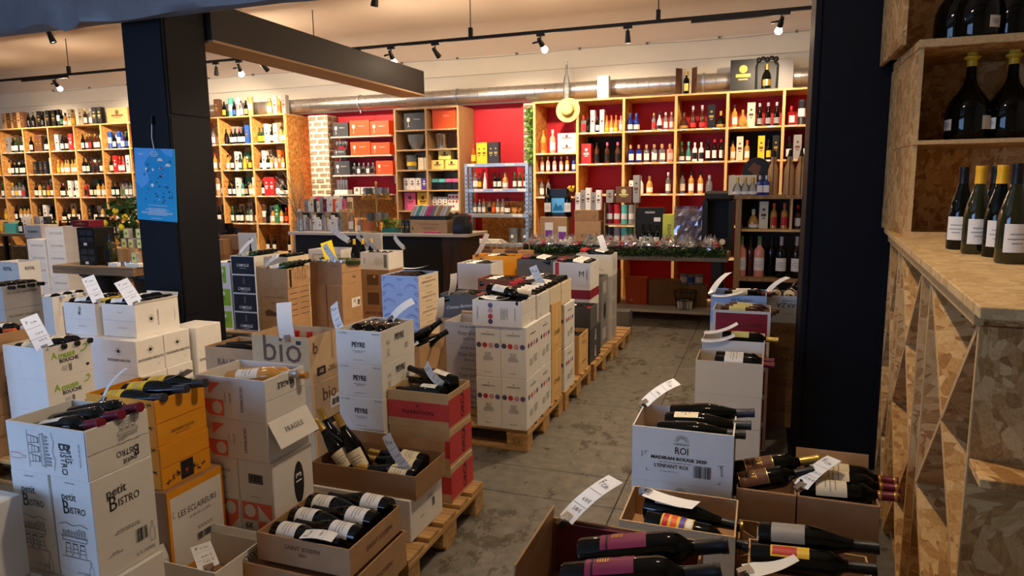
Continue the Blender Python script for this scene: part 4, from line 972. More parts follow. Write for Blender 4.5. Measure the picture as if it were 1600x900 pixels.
# farther along the aisle
wc = stack(-1.33, 5.20, 0.464, [dict(w=0.30,d=0.30,h=0.16,m='crate_l',label=f'low pale wooden wine case beside the aisle, {n}',op=(k==0),name='wooden_wine_case',cat='wine case',prints=[T('right','CHATEAU',0,0.0,0.03,'inkb')]) for k, n in enumerate(('open upper one','lower one'))])
lay(wc[0], 2, 'the low wooden case beside the aisle', 'bdx', 'k', 'k', 'w', seg=12)
dg = carton(-1.33, 5.56, 0.44, 0.30, 0.26, 0.185, 'dgrey', 'open dark grey carton with red capped bottles beside the aisle', op=True, seam='right')
lay(dg, 2, 'the dark grey carton beside the aisle', 'bdx', 'k', 'r', 'w', d=(1, 0.1, 0.06), seg=12)
for k, z in enumerate((0.292, 0.144)): carton(-1.325, 5.545, z, 0.30, 0.41, 0.148, mat('graphite_card',(66,64,66),0.6), f'graphite carton with white mark under the open dark grey one, {("upper","lower")[k]}', prints=[T('right','BIO',0.0,0.0,0.06,'whiteink',90,1,0.02)])
rs = carton(-1.395, 5.835, 0.775, 0.338, 0.34, 0.197, 'white', 'open white carton with a narrow pink stripe and red capped bottles', op=True, prints=[RC('front',-0.15,-0.0985,-0.115,0.0985,'dot2'), T('front','M',0.09,0.0,0.07,'ink'), SPR('front',0.14,0,0.14,0.02,3,'ink',90), T('right','BIO',0.0,0.05,0.02,'ink')])
carton(-1.395, 5.835, 0.57, 0.338, 0.34, 0.205, 'white', 'white carton with a broad red band under the pink striped one', prints=[RC('front',-0.169,-0.02,0.169,0.06,'wine'), RC('right',-0.17,-0.02,0.17,0.06,'wine')])
carton(-1.395, 5.97, 0.144, 0.338, 0.205, 0.426, 'grey', 'grey carton mostly hidden under the red banded white one')
lay(rs, 4, 'the pink striped carton', 'bdx', 'k', 'u', 'w', d=(-1, 0.05, 0.14), seg=12, drop=0.02)
gp = stack(-1.37, 6.19, 0.80, [dict(w=0.30,d=0.265,h=0.2187,m=mat('patterned_grey_card',(132,130,126),0.6,noise=0.35,scale=40),label=f'grey patterned carton in a column beside the aisle, {n}',op=(k==0),prints=[PL('right',[(0.05*math.cos(a*0.35), 0.08*math.sin(a*0.35)) for a in range(18)],'ink')] if k==1 else [RC('right',-0.08,-0.05,0.06,0.06,'grey')]) for k, n in enumerate(('open top one','middle one','lowest one'))])
lay(gp[0], 2, 'the grey patterned column', 'bdx', 'k', 'k', 'w', seg=12, d=(1, 0.2, 0.1))
fb = stack(-1.345, 6.47, 0.985, [dict(w=0.345,d=0.30,h=0.21,m='white' if k == 0 else 'grey',label=f'carton in the farthest column beside the aisle, {n}',op=(k==0),prints=[ART('front',line_art([[(-0.1,0.02),(-0.05,0.06),(0,0.0),(0.06,0.05)],[(-0.08,-0.04),(0.02,-0.01),(0.1,-0.05)]],0.004),0,0,'inkg'), SPR('right',0,0,0.14,0.12,8)] if k < 2 else [SPR('right',0,0,0.2,0.16,9)]) for k, n in enumerate(('white open top one','second one','third one','lowest one'))])
lay(fb[0], 3, 'the farthest white carton by the aisle', 'bdx', 'k', 'r', 'w', d=(-1, 0.1, 0.16), seg=12, drop=0.03)
price_tag((-1.43, 6.60, 0.985), (-1.48, 6.58, 1.16), (0.8, 0.4, 0), 'white price tag standing in the farthest white carton by the aisle', txt=None)
carton(-1.30, 7.22, 0.0, 0.25, 0.2, 0.30, 'dgrey', 'dark grey sack-like carton at the end of the pallet row')

# ================================================================== middle left stacks (between the pillars' line and the counter)
pallet(-2.53, 4.60, 'wooden pallet under the pale blue ornamented cartons'); pallet(-3.62, 5.41, 'wooden pallet under the big brown cartons'); pallet(-3.62, 6.25, 'wooden pallet in front of the dark counter'); pallet(-4.93, 5.75, 'wooden pallet under the navy cartons')
def orn(s):
    st = [[(0.05*s*math.cos(a*0.3)-0.10*s*0-0.095*s, 0.04*math.sin(a*0.3)-0.045) for a in range(11)]]
    st += [[(0.035*s*math.cos(a*0.35)-0.10*s, 0.02*math.sin(a*0.35)-0.035) for a in range(10)], [(-0.15*s+0.012*math.cos(a*0.5), 0.03+0.012*math.sin(a*0.5)) for a in range(14)], [(-0.135*s+0.008*math.cos(a*0.5), 0.04+0.008*math.sin(a*0.5)) for a in range(14)]]
    return line_art(st, 0.0032)
oL, oR = orn(1), orn(-1)
mb = stack(-2.46, 4.66, 0.969, [dict(w=0.324,d=0.346,h=0.1175,m='bluec',label=f'pale blue carton with violet ornaments, {n}',op=(k==0),fill=0.085,prints=[ART('front',oL,0,0,'inkp'), ART('front',oR,0,0,'inkp'), SPR('front',0,0.03,0.09,0.02,2,'inkp'), RC('right',-0.172,-0.058,0.172,0.058,'cream'), T('right','DOMAINE DE LA TOUR',0.0,0.0,0.022,'ink',0,1.0), SPR('right',0,0.03,0.12,0.01,1,'ink'), SPR('right',0,-0.035,0.2,0.012,2,'ink')]) for k, n in enumerate(('open one on top of the stack','second from the top','third from the top','fourth from the top','fifth from the top','sixth from the top','lowest'))])
lay(mb[0], 4, 'the pale blue ornamented carton', 'bdx', 'k', 'k', None, d=(1, 0.05, 0.05), seg=14, drop=0.005)
price_tag((-2.72, 4.90, 1.0), (-2.52, 4.95, 1.02), (0.1, 1, 0), 'white price tag lying flat behind the bottles of the pale blue carton', txt=None, clip=False)
kb = stack(-3.90, 4.95, 0.95, [dict(w=0.30,d=0.31,h=0.18,m='kraft',label='open kraft carton with white labelled bottles beside the navy cartons',op=True,seam='right',prints=[RC('right',-0.13,-0.08,-0.10,0.08,'ink')]+[RC('right',-0.05+0.035*k,-0.03,-0.047+0.035*k,0.06,'ink') for k in range(5)]),
     dict(w=0.30,d=0.31,h=0.30,m='kraft',label='upright kraft carton with an engraved landscape under the open kraft carton',prints=[T('front','VIGNES DU COMTAT',0,0.07,0.022,'inkb'), SPR('front',0,0.02,0.06,0.02,3,'inkb'), PL('front',[(-0.1,-0.1),(0.1,-0.1),(0.11,-0.06),(0.05,-0.05),(0.0,-0.065),(-0.06,-0.04),(-0.11,-0.06)],'inkb')]+[RC('right',-0.13,0.1-0.05*k,-0.03,0.104-0.05*k,'ink') for k in range(5)]+[RC('right',0.02,0.1-0.05*k,0.13,0.104-0.05*k,'ink') for k in range(5)]),
     dict(w=0.30,d=0.31,h=0.47,m='kraft',label='lowest kraft carton of the stack beside the navy cartons')])
for i in range(4):
    b = wine_bottle('bdx', 'g', 'k', 'w', f'olive bottle with white label in the open kraft carton, {POSW[4][i]} one', seg=14); orient_lying(b, (-4.15, 5.0+0.07*i, 0.915), (1, 0.15, 0.28), 0.4)
price_tag((-4.15, 4.97, 0.955), (-4.02, 5.0, 1.06), (0.8, -0.6, -0.2), 'white price tag at the left of the open kraft carton', txt=('5,20 €', '4,70 €'))
jb = stack(-4.97, 5.80, 0.95, [dict(w=0.31,d=0.42,h=0.2,m='white',label=f'white carton with navy front and white lettering, {n}',op=(k==0),prints=[RC('front',-0.147,-0.092,0.147,0.092,'navyc'), T('front',"L'AMOLLE",0,0.0 if k == 0 else -0.05,0.042,'whiteink',0,0.85,0.01), SPR('front',0,-0.03 if k == 0 else -0.075,0.11,0.01,2,'whiteink')] + ([] if k == 0 else [RC('front',-0.012,0.0,0.012,0.07,'dgrey')])) for k, n in enumerate(('open one on top of the stack','second from the top','third from the top','lowest'))])
for i in range(4):
    b = wine_bottle('bdx', 'g', 'k', 'c', f'bottle leaning out of the top navy carton, {ORD[i]} from the front', seg=12); orient_lying(b, (-5.22, 5.87+0.085*i, 0.92), (1, 0.1, 0.25), 0.4)
price_tag((-5.20, 5.84, 0.96), (-5.05, 5.90, 1.12), (0.8, -0.5, -0.3), 'white price tag standing in the top navy carton', txt=None)
kc = carton(-4.55, 5.80, 0.70, 0.30, 0.35, 0.25, 'cream', 'cream carton with bottles right of the navy cartons', op=True)
carton(-4.55, 5.80, 0.144, 0.30, 0.35, 0.556, 'cream', 'tall cream carton under the cream carton right of the navy cartons')
lay(kc, 3, 'the cream carton right of the navy cartons', 'bdx', 'k', 'k', 'w', seg=12, d=(1, 0.1, 0.2))
lb = stack(-5.30, 5.80, 0.875, [dict(w=0.25,d=0.36,h=0.2437,m='white',label=f'white and lime green carton beside the left pillar, {n}',op=(k==0),prints=[RC('front',-0.10 if k else 0.02,-0.10,0.11 if k else 0.07,0.08,'green'), DC('front',0.02,0.03,0.02,'white'), SPR('front',0.02,-0.02,0.08,0.03,3,'ink')]) for k, n in enumerate(('open top one','middle one','lowest one'))])
lay(lb[0], 2, 'the lime green carton beside the pillar', 'bdx', 'k', 'y', 'w', seg=12)
lg = stack(-3.65, 5.41, 0.969, [dict(w=0.344,d=0.326,h=0.22,m='kraft',label='big open brown carton with silver capped bottles and a yellow card',op=True,seam='right',prints=[T('right','6 BTLS',0.02,0.06,0.035,'ink'), SPR('front',0.1,0.07,0.06,0.01,1,'ink'), T('right','bio',0.04,-0.05,0.04,'ink')])])
M['whitelab'] = M['paper']
for k, x in enumerate((-3.825, -3.645)):
    carton(x, 5.40, 0.40, 0.172, 0.34, 0.349, 'kraft', f'tall plain brown carton, {("left","right")[k]} one under the big open brown carton', prints=[RC('right',-0.02,-0.06,0.13,0.03,'white'), BC('right',0.10,-0.02,0.04,0.05), SPR('right',0.03,0.0,0.07,0.03,3,'ink')] if k else None)
    carton(x, 5.40, 0.144, 0.172, 0.34, 0.256, 'kraft', f'lowest brown carton, {("left","right")[k]} one under the tall plain brown cartons')
for i in range(5):
    b = wine_bottle('bdx', 'g', 's', None, f'silver capped bottle neck in the big brown carton, {ORD[i]} from the left', seg=12); orient_lying(b, (-3.94+0.07*i, 5.70, 0.935), (0.04, -1, 0.14))
price_tag((-3.80, 5.48, 0.97), (-3.90, 5.55, 1.14), (0.8, 0.5, 0.4), 'bright yellow card standing in the big brown carton', wdt=0.11, txt=None, m='paper_y')
price_tag((-3.72, 5.44, 0.96), (-3.84, 5.44, 1.12), (0.85, 0, 0.4), 'white price tag leaning in front of the yellow card', txt=('12,50 €', '11,20 €'))
nw = stack(-3.66, 6.29, 0.969, [dict(w=0.339,d=0.315,h=0.182,m='white',label='open white carton with bottles in front of the dark counter',op=True,prints=[SPR('front',0.05,0,0.12,0.10,6,'inkg',90), T('front','VINS',-0.12,0,0.03,'ink',90), RC('front',0.11,-0.07,0.15,0.07,'inkg')]),
     dict(w=0.36,d=0.33,h=0.21,m='kraft_d',label='brown carton with cut-out front under the white carton by the counter',op=True,fill=0.19,prints=[RC('front',-0.09,-0.06,0.05,0.05,'inkb'), DC('front',0.0,0.03,0.015,'kraft_l')]),
     dict(w=0.36,d=0.33,h=0.21,m='kraft_d',label='second brown carton with cut-out front under the white carton by the counter',prints=[RC('front',-0.09,-0.06,0.05,0.07,'inkb')]),
     dict(w=0.36,d=0.33,h=0.22,m='kraft_d',label='lowest brown carton lettered VIN DE FRANCE by the counter',prints=[T('front','VIN DE TABLE',0,0.06,0.045,'inkb',0,0.9,0.02)])])
lay(nw[0], 4, 'the white carton in front of the counter', 'bdx', 'k', 'k', 'w', seg=12, d=(0.1, -1, 0.08))
for i, (a, b_) in enumerate((((-3.80, 6.33, 0.98), (-3.93, 6.33, 1.11)), ((-3.98, 6.5, 1.0), (-4.17, 6.5, 1.13)), ((-3.62, 6.55, 1.0), (-3.76, 6.6, 1.12)))):
    price_tag(a, b_, (0.8, -0.4, 0.4), f'price tag standing around the white carton by the counter, {["nearest","leftmost","rearmost"][i]}', txt=('9,20 €',) if i == 0 else None)
# white framed carton and green-yellow capped bottles further left at the counter
wk = stack(-4.35, 6.45, 0.97, [dict(w=0.42,d=0.32,h=0.30,m='white',label='open white carton with a grey frame print behind the big brown carton',op=True,fill=0.26,prints=[RC('front',-0.16,-0.10,0.2,0.10,'grey'), RC('front',-0.145,-0.085,0.185,0.085,'white')]),
     dict(w=0.42,d=0.32,h=0.526,m='white',label='white carton under the grey framed one behind the big brown carton')])
for i in range(3):
    b = wine_bottle('bgn', 'k', 'y', 'k', f'dark bottle with yellow-green capsule standing before the counter, {["left","middle","right"][i]}', seg=14); orient(b, (-4.14+0.07*i, 6.40+0.05*i, 0.80), (0.02*i, 0, 1))
carton(-3.93, 6.40, 0.144, 0.30, 0.35, 0.656, 'grey', 'tall grey carton carrying the yellow-green capped bottles')
carton(-3.98, 6.70, 0.8005, 0.24, 0.03, 0.34, 'grey', 'grey cardboard back panel standing behind the yellow-green capped bottles')
price_tag((-4.40, 6.70, 1.05), (-4.64, 6.72, 1.19), (0.8, -0.2, 0.4), 'long price tag clipped above the white framed carton', txt=('10,90 €',), wdt=0.08)
# ================================================================== right side of the aisle
en = stack(-0.06, 2.33, 0.81, [dict(w=0.342,d=0.252,h=0.196,m='white',label='open white carton with sunburst crest and barcode, long necked bottles across it',op=True,prints=[
        ART('front',line_art([[(0.012*math.cos(a), 0.012*math.sin(a)), (0.026*math.cos(a), 0.026*math.sin(a))] for a in [math.pi*(0.05+0.09*k) for k in range(11)]],0.0014),0.0,0.055,'ink'),
        T('front',"L'ENFANT",0,0.046,0.012,'ink'), T('front','ROI',0,0.022,0.036,'ink',0,0.8,0.01), T('front','MADIRAN ROUGE 2020',-0.01,-0.008,0.0165,'ink',0,1.1,0.03), SPR('front',-0.02,-0.022,0.14,0.006,1,'inkg'),
        T('front',"L'ENFANT ROI",-0.035,-0.037,0.019,'ink',0,0.95,0.01), SPR('front',-0.04,-0.056,0.1,0.005,1,'inkg'), BC('front',0.07,-0.045,0.058,0.044), SPR('front',-0.135,0.0,0.035,0.008,2,'ink',90), SPR('front',0.135,-0.03,0.05,0.008,2,'ink',90),
        ART('front',line_art([[(-0.01,0),(0,0),(0,-0.01)]],0.0015),0.13,-0.015,'ink'), ART('front',line_art([[(-0.01,0),(0,0),(0,0.01)]],0.0015),0.13,-0.08,'ink'), ART('front',line_art([[(0.01,0),(0,0),(0,-0.01)]],0.0015),-0.125,0.01,'ink'), ART('front',line_art([[(0.01,0),(0,0),(0,0.01)]],0.0015),-0.12,-0.06,'inkg')]),
     dict(w=0.342,d=0.252,h=0.197,m='white',label='white carton with sunburst crest under the open barcode carton',prints=[ART('front',line_art([[(0.012*math.cos(a), 0.012*math.sin(a)), (0.026*math.cos(a), 0.026*math.sin(a))] for a in [math.pi*(0.05+0.09*k) for k in range(11)]],0.0014),0.0,0.06,'ink'), T('front',"L'ENFANT",0,0.05,0.012,'ink'), T('front','ROI',0,0.028,0.036,'ink',0,0.8,0.01)]),
     dict(w=0.342,d=0.252,h=0.417,m='white',label='lower white carton hidden under the sunburst crest cartons')])
for i in range(3):
    b = wine_bottle('bgn', 'k', 'e', 'c' if i == 1 else None, f'long necked dark bottle lying across the barcode carton, {POSW[3][i]}', seg=22, lab_a=0.9)
    p, dv_ = toward(((1166,679),(1174.6,665),(1179.6,645))[i], 2.40+0.075*i, ((1014,674),(1022,660),(1032,649))[i], 2.41+0.075*i); orient_lying(b, p, dv_, -0.2)
price_tag(at_y(1007,630,2.56), at_y(1058,596,2.62), (0.3, 0.95, -0.3), 'white price tag sticking up at the left corner of the barcode carton', txt=('11,90 €',), bend=0.01, edge=R(60), wdt=0.07)
be = stack(0.035, 3.69, 0.72, [dict(w=0.340,d=0.25,h=0.18,m='cream' if False else mat('plain_beige_card',(206,192,168),0.65,noise=0.04,scale=6),label=f'plain beige carton right of the aisle, {n}',op=(k==0)) for k, n in enumerate(('open top one','second from the top','third from the top','lowest'))])
for i in range(2):
    b = wine_bottle('bdx', 'k', 'u', 'w', f'dark red capped bottle lying in the plain beige carton, {POSW[2][i]}', seg=16); orient_lying(b, (-0.21, 3.76+0.09*i, 0.70), (1, -0.04, 0.02), 0.1)
mc = stack(0.04, 3.965, 0.775, [dict(w=0.335,d=0.25,h=0.194,m='white',label=f'white carton between the plain beige and the red panelled ones, {n}',op=(k==0)) for k, n in enumerate(('open top one','second one','third one','lowest one'))])
b = wine_bottle('bdx', 'k', 'd', 'f', 'bottle with pale yellow label lying in the white carton below the red panel', seg=16); orient_lying(b, (-0.19, 4.05, 0.775), (1, -0.03, 0.01), 0.1)
rp = stack(0.07, 4.35, 0.88, [dict(w=0.335,d=0.255,h=0.176,m='white',label=f'white carton with a deep red front panel, {n}',op=(k==0),prints=[RC('front',-0.15,-0.075,0.15,0.072,'wine'), T('front','~Clos de la Doucette',0,-0.005,0.03,'ink',6,0.95)]) for k, n in enumerate(('open top one','second one','third one','fourth one','lowest one'))])
for i in range(3):
    b = wine_bottle('bdx', 'n', 'n', 'f', f'brown bottle with pale yellow label lying above the red panel, {POSW[3][i]}', seg=16); orient_lying(b, (-0.22+0.02*i, 4.40+0.075*i, 0.862), (1, -0.06, -0.01), 0.1)
ch = stack(0.045, 4.67, 0.925, [dict(w=0.345,d=0.30,h=0.185,m='bluec' if k == 0 else 'white',label=f'carton behind the red panelled one with upside down lettering, {n}',op=(k==0),prints=[T('front','CHEVALIER',0.02,0.06,0.03,'ink',180,0.9)]) for k, n in enumerate(('open top one','second one','third one','fourth one','lowest one'))])
b = wine_bottle('bdx', 'k', 'u', 'c', 'bottle with cream label lying in the carton behind the red panelled one', seg=16); orient_lying(b, (-0.22, 4.78, 0.90), (1, 0.12, 0.06), 0.2)
b = wine_bottle('bdx', 'k', 'k', 'w', 'second bottle lying at the back of the carton behind the red panelled one', seg=14); orient_lying(b, (-0.20, 4.88, 0.90), (1, 0.05, 0.03), 0.2)
gz = stack(0.385, 4.85, 0.905, [dict(w=0.335,d=0.26,h=0.181,m='white' if k == 0 else 'kraft_d',label=f'carton with GARZA style capitals stack behind the right pillar, {n}'.replace('GARZA style','wide'),op=(k==0),prints=[T('front','DOMAINE',-0.03,0.06,0.018,'ink' if k==0 else 'inkb',180 if k==0 else 0,1.0), T('front','GARZA',-0.03,0.03,0.045,'ink' if k==0 else 'inkb',180 if k == 0 else 0,1.05), SPR('front',-0.03,-0.03,0.12,0.008,1,'inkb')]) for k, n in enumerate(('open white top one','second one','third one','fourth one','lowest one'))])
for i in range(2):
    b = wine_bottle('bdx', 'k', 'k', 'c', f'bottle end with cream label in the white carton by the pillar, {["left","right"][i]}', seg=16); orient_lying(b, (0.10+0.085*i, 4.89, 0.865), (0.05, 1, 0.12), 0.0)
b = wine_bottle('bgn', 'k', 'd', 'w', 'bottle with white label leaning upright behind the right pillar', seg=16); orient(b, (0.17, 5.16, 0.80), (0.5, 0.1, 0.75), 0.2)
for i, (a, c_) in enumerate((((-0.30, 4.70, 0.93), (-0.20, 4.85, 1.05)), ((-0.29, 4.66, 0.92), (-0.10, 4.66, 0.955)), ((0.05, 4.95, 0.91), (0.18, 5.02, 1.01)), ((-0.29, 4.02, 0.80), (-0.11, 4.05, 0.86)), ((-0.30, 3.96, 0.77), (-0.12, 3.98, 0.805)))):
    price_tag(a, c_, (0.5, -0.8, 0) if i in (0, 2) else (0, 1, 0.1), ['curling price tag standing above the carton behind the red panelled one', 'price tag lying at the edge of the upside down lettered carton', 'price tag rising at the white carton by the right pillar', 'price tag sticking out below the red panel', 'price tag lying above the plain beige carton'][i], txt=None, bend=0.015, clip=(i in (0, 2)))
# --- foreground right
mg = carton(0.392, 2.35, 0.0, 0.245, 0.26, 0.62, 'kraft', 'open brown carton with three red and gold capped bottles, below the chipboard rack', op=True, seam='front', fill=0.05, flaps=(('back',-15,0.07),))
for i in range(3):
    b = wine_bottle('bdx', 'k', 'u', 'c', f'bottle with cream label and red gold-ringed capsule by the rack, {POSW[3][i]}', seg=24, lab_a=1.3)
    for z in (0.239, 0.285): link('gold_ring', lathe_me(((0.0164,z),(0.0168,z+0.001),(0.0168,z+0.008),(0.0164,z+0.009)), 14, 40), b, PC['d'])
    p, dv_ = toward(((1405,777),(1406,764),(1403,753))[i], 2.42+0.075*i, ((1250,764),(1252,747),(1254,733))[i], 2.43+0.075*i); orient_lying(b, p, dv_, 0.3)
price_tag(at_y(1251,760,2.40), at_y(1304,716,2.5), (0.7, -0.6, 0.1), 'white price tag reaching over the red gold-capped bottles', txt=('16,90 €', '17,90 €'), bend=0.01)
orr = carton(0.143, 2.35, 0.0, 0.19, 0.26, 0.62, 'kraft', 'open brown carton holding two tilted bottles with brown labels', op=True, seam='front', fill=0.12)
for i in range(2):
    b = wine_bottle('bdx', 'k', 'd' if i else 'k', 'n', f'bottle with gold edged brown label, {["front","rear"][i]} one of the tilted pair', seg=24, lab_a=1.25)
    l = [c for c in b.children if c.name.startswith('label')][0]
    for z in (0.049, 0.1435): link('gold_edge', arc_me(0.0384, z, z+0.0025, 1.25, 10, 0.0004), l, PC['d'])
    label_text(b, 'LOT', 0.098, 0.026, col='d'); label_text(b, 'de Cahors', 0.07, 0.012, col='a')
    p, dv_ = toward(((1272,735),(1279,717))[i], 2.46+0.08*i, ((1160,755),(1158,735))[i], 2.42+0.08*i); orient_lying(b, p, dv_, 0.3)
dv = carton(0.145, 2.055, 0.0, 0.178, 0.27, 0.52, 'kraft_d', 'emptied brown carton with wavy cardboard dividers in front of the tilted bottles', op=True, fill=0.10)
for k in range(3):
    bmw = bmesh.new(); N = 6; A = []
    for i in range(N+1):
        t = i/N; A.append([bmw.verts.new((-0.08+0.16*t, 0.004*math.sin(t*9+k), z)) for z in (0, 0.075+0.012*math.sin(t*7+k))])
    for i in range(N): bmw.faces.new((A[i][0], A[i+1][0], A[i+1][1], A[i][1]))
    r = bmesh.ops.extrude_face_region(bmw, geom=list(bmw.faces)); bmesh.ops.translate(bmw, verts=[v for v in r['geom'] if isinstance(v, bmesh.types.BMVert)], vec=(0, 0.003, 0))
    link('divider', bm_mesh(bmw), dv, M['kraft_l'], loc=(0, -0.07+0.075*k, 0.422))
for k in range(2): link('divider', box_me(0.003, 0.25, 0.085), dv, M['kraft_l'], loc=(-0.03+0.06*k, 0, 0.422))
# carton with colourful label bottle
pu = carton(-0.036, 1.94, 0.0, 0.334, 0.25, 0.65, 'kraft_l', 'tall open kraft carton with a big dark bottle and a colourful label in it', op=True, fill=0.095)
b = wine_bottle('bgn', 'k', 'k', 'w', 'dark gold-tipped bottle lying across the tall kraft carton', seg=24); orient_lying(b, (-0.315, 2.10, 0.625), (1, -0.13, 0.0), -0.5)
link('gold_tip', lathe_me(((0.0168,0.292),(0.0172,0.293),(0.0172,0.299),(0.0,0.2995)), 14), b, PC['d'])
b = wine_bottle('bdx', 'k', 'k', 'y', 'bottle with red, yellow and violet label in the tall kraft carton', seg=22)
l = [c for c in b.children if c.name.startswith('label')][0]
for k, (z, a, c_) in enumerate(((0.055, 0.9, 'r'), (0.08, 1.0, 'o'), (0.105, 0.8, 'v'), (0.125, 0.5, 'w'))): link('label_print', arc_me(0.0385, z, z+0.016, a, 8, 0.0004), l, PC[c_])
orient_lying(b, (-0.30, 2.01, 0.62), (1, -0.12, -0.03), 0.35)
price_tag((-0.315, 2.10, 0.675), (-0.155, 2.045, 0.68), (0.2, 1, 0.0), 'white price tag lying over the big dark bottle in the tall kraft carton', txt=('5,40 €', '7,60 €'), bend=0.006, face=1)
# burgundy edged carton with two plum labelled bottles
de = carton(-0.09, 1.15, 0.62, 0.335, 0.27, 0.28, 'kraft', 'open carton with burgundy inner wall holding two plum labelled bottles', op=True, fill=0.12, flaps=(('left',6,0.03),))
carton(-0.09, 1.15, 0.0, 0.335, 0.27, 0.62, 'kraft', 'tall carton under the burgundy lined one')
bx('burgundy_lining', -0.155, 0.118, 0.16, 0.16, 0.1295, 0.276, mat('burgundy_lining', (104,28,56), 0.5), de)
for i in range(2):
    b = wine_bottle('bdx', 'k', 'k', 'm', f'plum labelled dark bottle in the burgundy lined carton, {POSW[2][i]} one', seg=28, lab_a=1.35)
    l = [c for c in b.children if c.name.startswith('label')][0]
    link('label_print', arc_me(0.0384, 0.062, 0.066, 1.35, 10, 0.0004), l, PC['k']); label_text(b, 'Deia', 0.128, 0.022, a0=-0.15)
    for k in range(5): link('label_print', arc_me(0.0384, 0.074+0.005*k, 0.0765+0.005*k, 0.5, 8, 0.0004, centre=-math.pi/2+0.15), l, PC['d'])
    p, dv_ = toward(((1126,893),(1137,852))[i], 1.24+0.10*i, ((838,912),(870,872))[i], 1.21+0.10*i); orient_lying(b, p, dv_, -0.5)
price_tag(at_y(884,812,1.40), at_y(962,748,1.49), (0.25, 0.95, -0.25), 'white price tag rising from the corner of the burgundy lined carton', txt=('6,10 €', '5,40 €'), bend=0.008, edge=R(62), wdt=0.07)
# kraft carton with a large slanting bottle at the lower right
bg_ = carton(0.315, 1.78, 0.0, 0.315, 0.265, 0.60, 'kraft_l', 'open kraft carton with a large dark bottle and two price tags at lower right', op=True, fill=0.11)
b = wine_bottle('bgn', 'k', 'k', 'l', 'large dark bottle with grey label lying in the lower right carton', seg=28); p, dv_ = toward((1376,857), 1.90, (1186,838), 1.93, 0.30); orient_lying(b, p, dv_, 0.2)
b = wine_bottle('bdx', 'k', 'k', 'y', 'bottle with a red and yellow label edge in the lower right carton', seg=22, lab_a=0.5); p, dv_ = toward((1370,890), 1.83, (1180,870), 1.85, 0.30); orient_lying(b, p, dv_, 0.4)
l = [c for c in b.children if c.name.startswith('label')][0]; link('label_print', arc_me(0.0385, 0.055, 0.115, 0.35, 8, 0.0004), l, PC['r'])
price_tag(at_y(1202,836,1.96), at_y(1286,840,1.95), (0.1, 1, 0), 'white price tag lying flat on the large bottle at lower right', txt=('14,90 €', '12,90 €'), bend=0.004, wdt=0.066)
price_tag(at_y(1166,892,1.77), at_y(1240,866,1.82), (0.2, 0.9, 0.15), 'white price tag at the front edge of the lower right carton', txt=('10,90 €', '9,60 €'), bend=0.008, wdt=0.066)
carton(0.30, 1.48, 0.0, 0.30, 0.26, 0.44, 'kraft_d', 'brown carton at the very bottom right, in front of the lower right carton', op=True)

# ================================================================== chipboard wine rack
RK = empty('wine_rack', (0.446, 1.588, 0), -math.atan2(0.204, 2.572))
prop(RK, 'chipboard wine rack with crossed dividers, worktop and bottles on it', 'wine rack')
rM = Matrix.Translation(RK.location) @ Matrix.Rotation(RK.rotation_euler.z, 4, 'Z')
O, E_ = M['osb'], M['osb_edge']
bx('worktop', -0.03, 0.0, 1.375, 1.15, 2.62, 1.40, M['osb_top'], RK, 0.002)
for a, b_ in ((0.15, 0.95), (0.95, 1.17), (1.17, 1.9), (1.9, 2.58)): bx('fascia', -0.012, a+0.002, 1.335, 0.006, b_-0.002, 1.374, E_, RK)
for s in (0.15, 0.93, 1.15, 1.89, 2.05, 2.56): bx('upright_panel', 0.0, s-0.009, 0.0, 0.36 if s > 0.2 else 1.1, s+0.009, 1.335, O, RK)
bx('back_panel', 0.36, 0.16, 0.0, 0.375, 2.56, 1.335, O, RK)
bx('plinth', 0.03, 0.16, 0.0, 0.36, 2.55, 0.03, O, RK)
def diag(s0, z0, s1, z1):
    bm = bmesh.new(); c = Vector((0.17, (s0+s1)/2, (z0+z1)/2)); v = Vector((0, s1-s0, z1-z0)); L = v.length; v.normalize(); n = v.cross(Vector((1,0,0)))
    add_obox(bm, c, Vector((0.17,0,0)), v*(L/2), n*0.008); link('cross_divider', bm_mesh(bm), RK, O)
    bm = bmesh.new(); add_obox(bm, Vector((-0.001, c.y, c.z)), Vector((0.0012,0,0)), v*(L/2), n*0.0078); link('cut_edge', bm_mesh(bm), RK, E_)
for a, b_ in ((0.16, 0.92), (1.16, 1.88), (2.06, 2.55)):
    for z0, z1 in ((0.03, 0.645), (0.66, 1.335)):
        diag(a, z0, b_, z1); diag(a, z1, b_, z0)
for s in (0.15, 0.93, 1.15, 1.89, 2.05): bx('cut_edge', -0.003, s-0.0085, 0.0, 0.0, s+0.0085, 1.335, E_, RK)
# small triangular gusset with round bottle cut-out
pts = [(0.40, 0.30), (0.90, 0.62), (0.90, 0.50)] + [(0.62+0.11*math.cos(a), 0.335+0.11*math.sin(a)) for a in [R(60+15*k) for k in range(0, 11)]]
bm = bmesh.new(); f = bm.faces.new([bm.verts.new((0.03, s, z)) for s, z in [(0.93,0.62),(0.93,0.30),(0.73,0.30)]+[(0.63+0.10*math.cos(R(15*k)), 0.30+0.10*math.sin(R(15*k))) for k in range(0,13)]+[(0.50,0.30),(0.46,0.33)]])
r = bmesh.ops.extrude_face_region(bm, geom=[f]); bmesh.ops.translate(bm, verts=[v for v in r['geom'] if isinstance(v, bmesh.types.BMVert)], vec=(0.016, 0, 0)); bmesh.ops.triangulate(bm, faces=list(bm.faces))
link('bottle_cradle', bm_mesh(bm), RK, O)
b = wine_bottle('mag', 'k', 'k', None, 'magnum bottle stored in the rack with its round end showing', seg=24); b.scale = (0.85,)*3
orient_lying(b, rM @ Vector((0.02, 0.63, 0.30)), rM.to_3x3() @ Vector((1, 0, 0))); b.scale = (0.85,)*3
# ledge on the near end panel
bx('end_ledge', 0.0, 0.02, 1.015, 1.0, 0.14, 1.035, O, RK, 0.002)
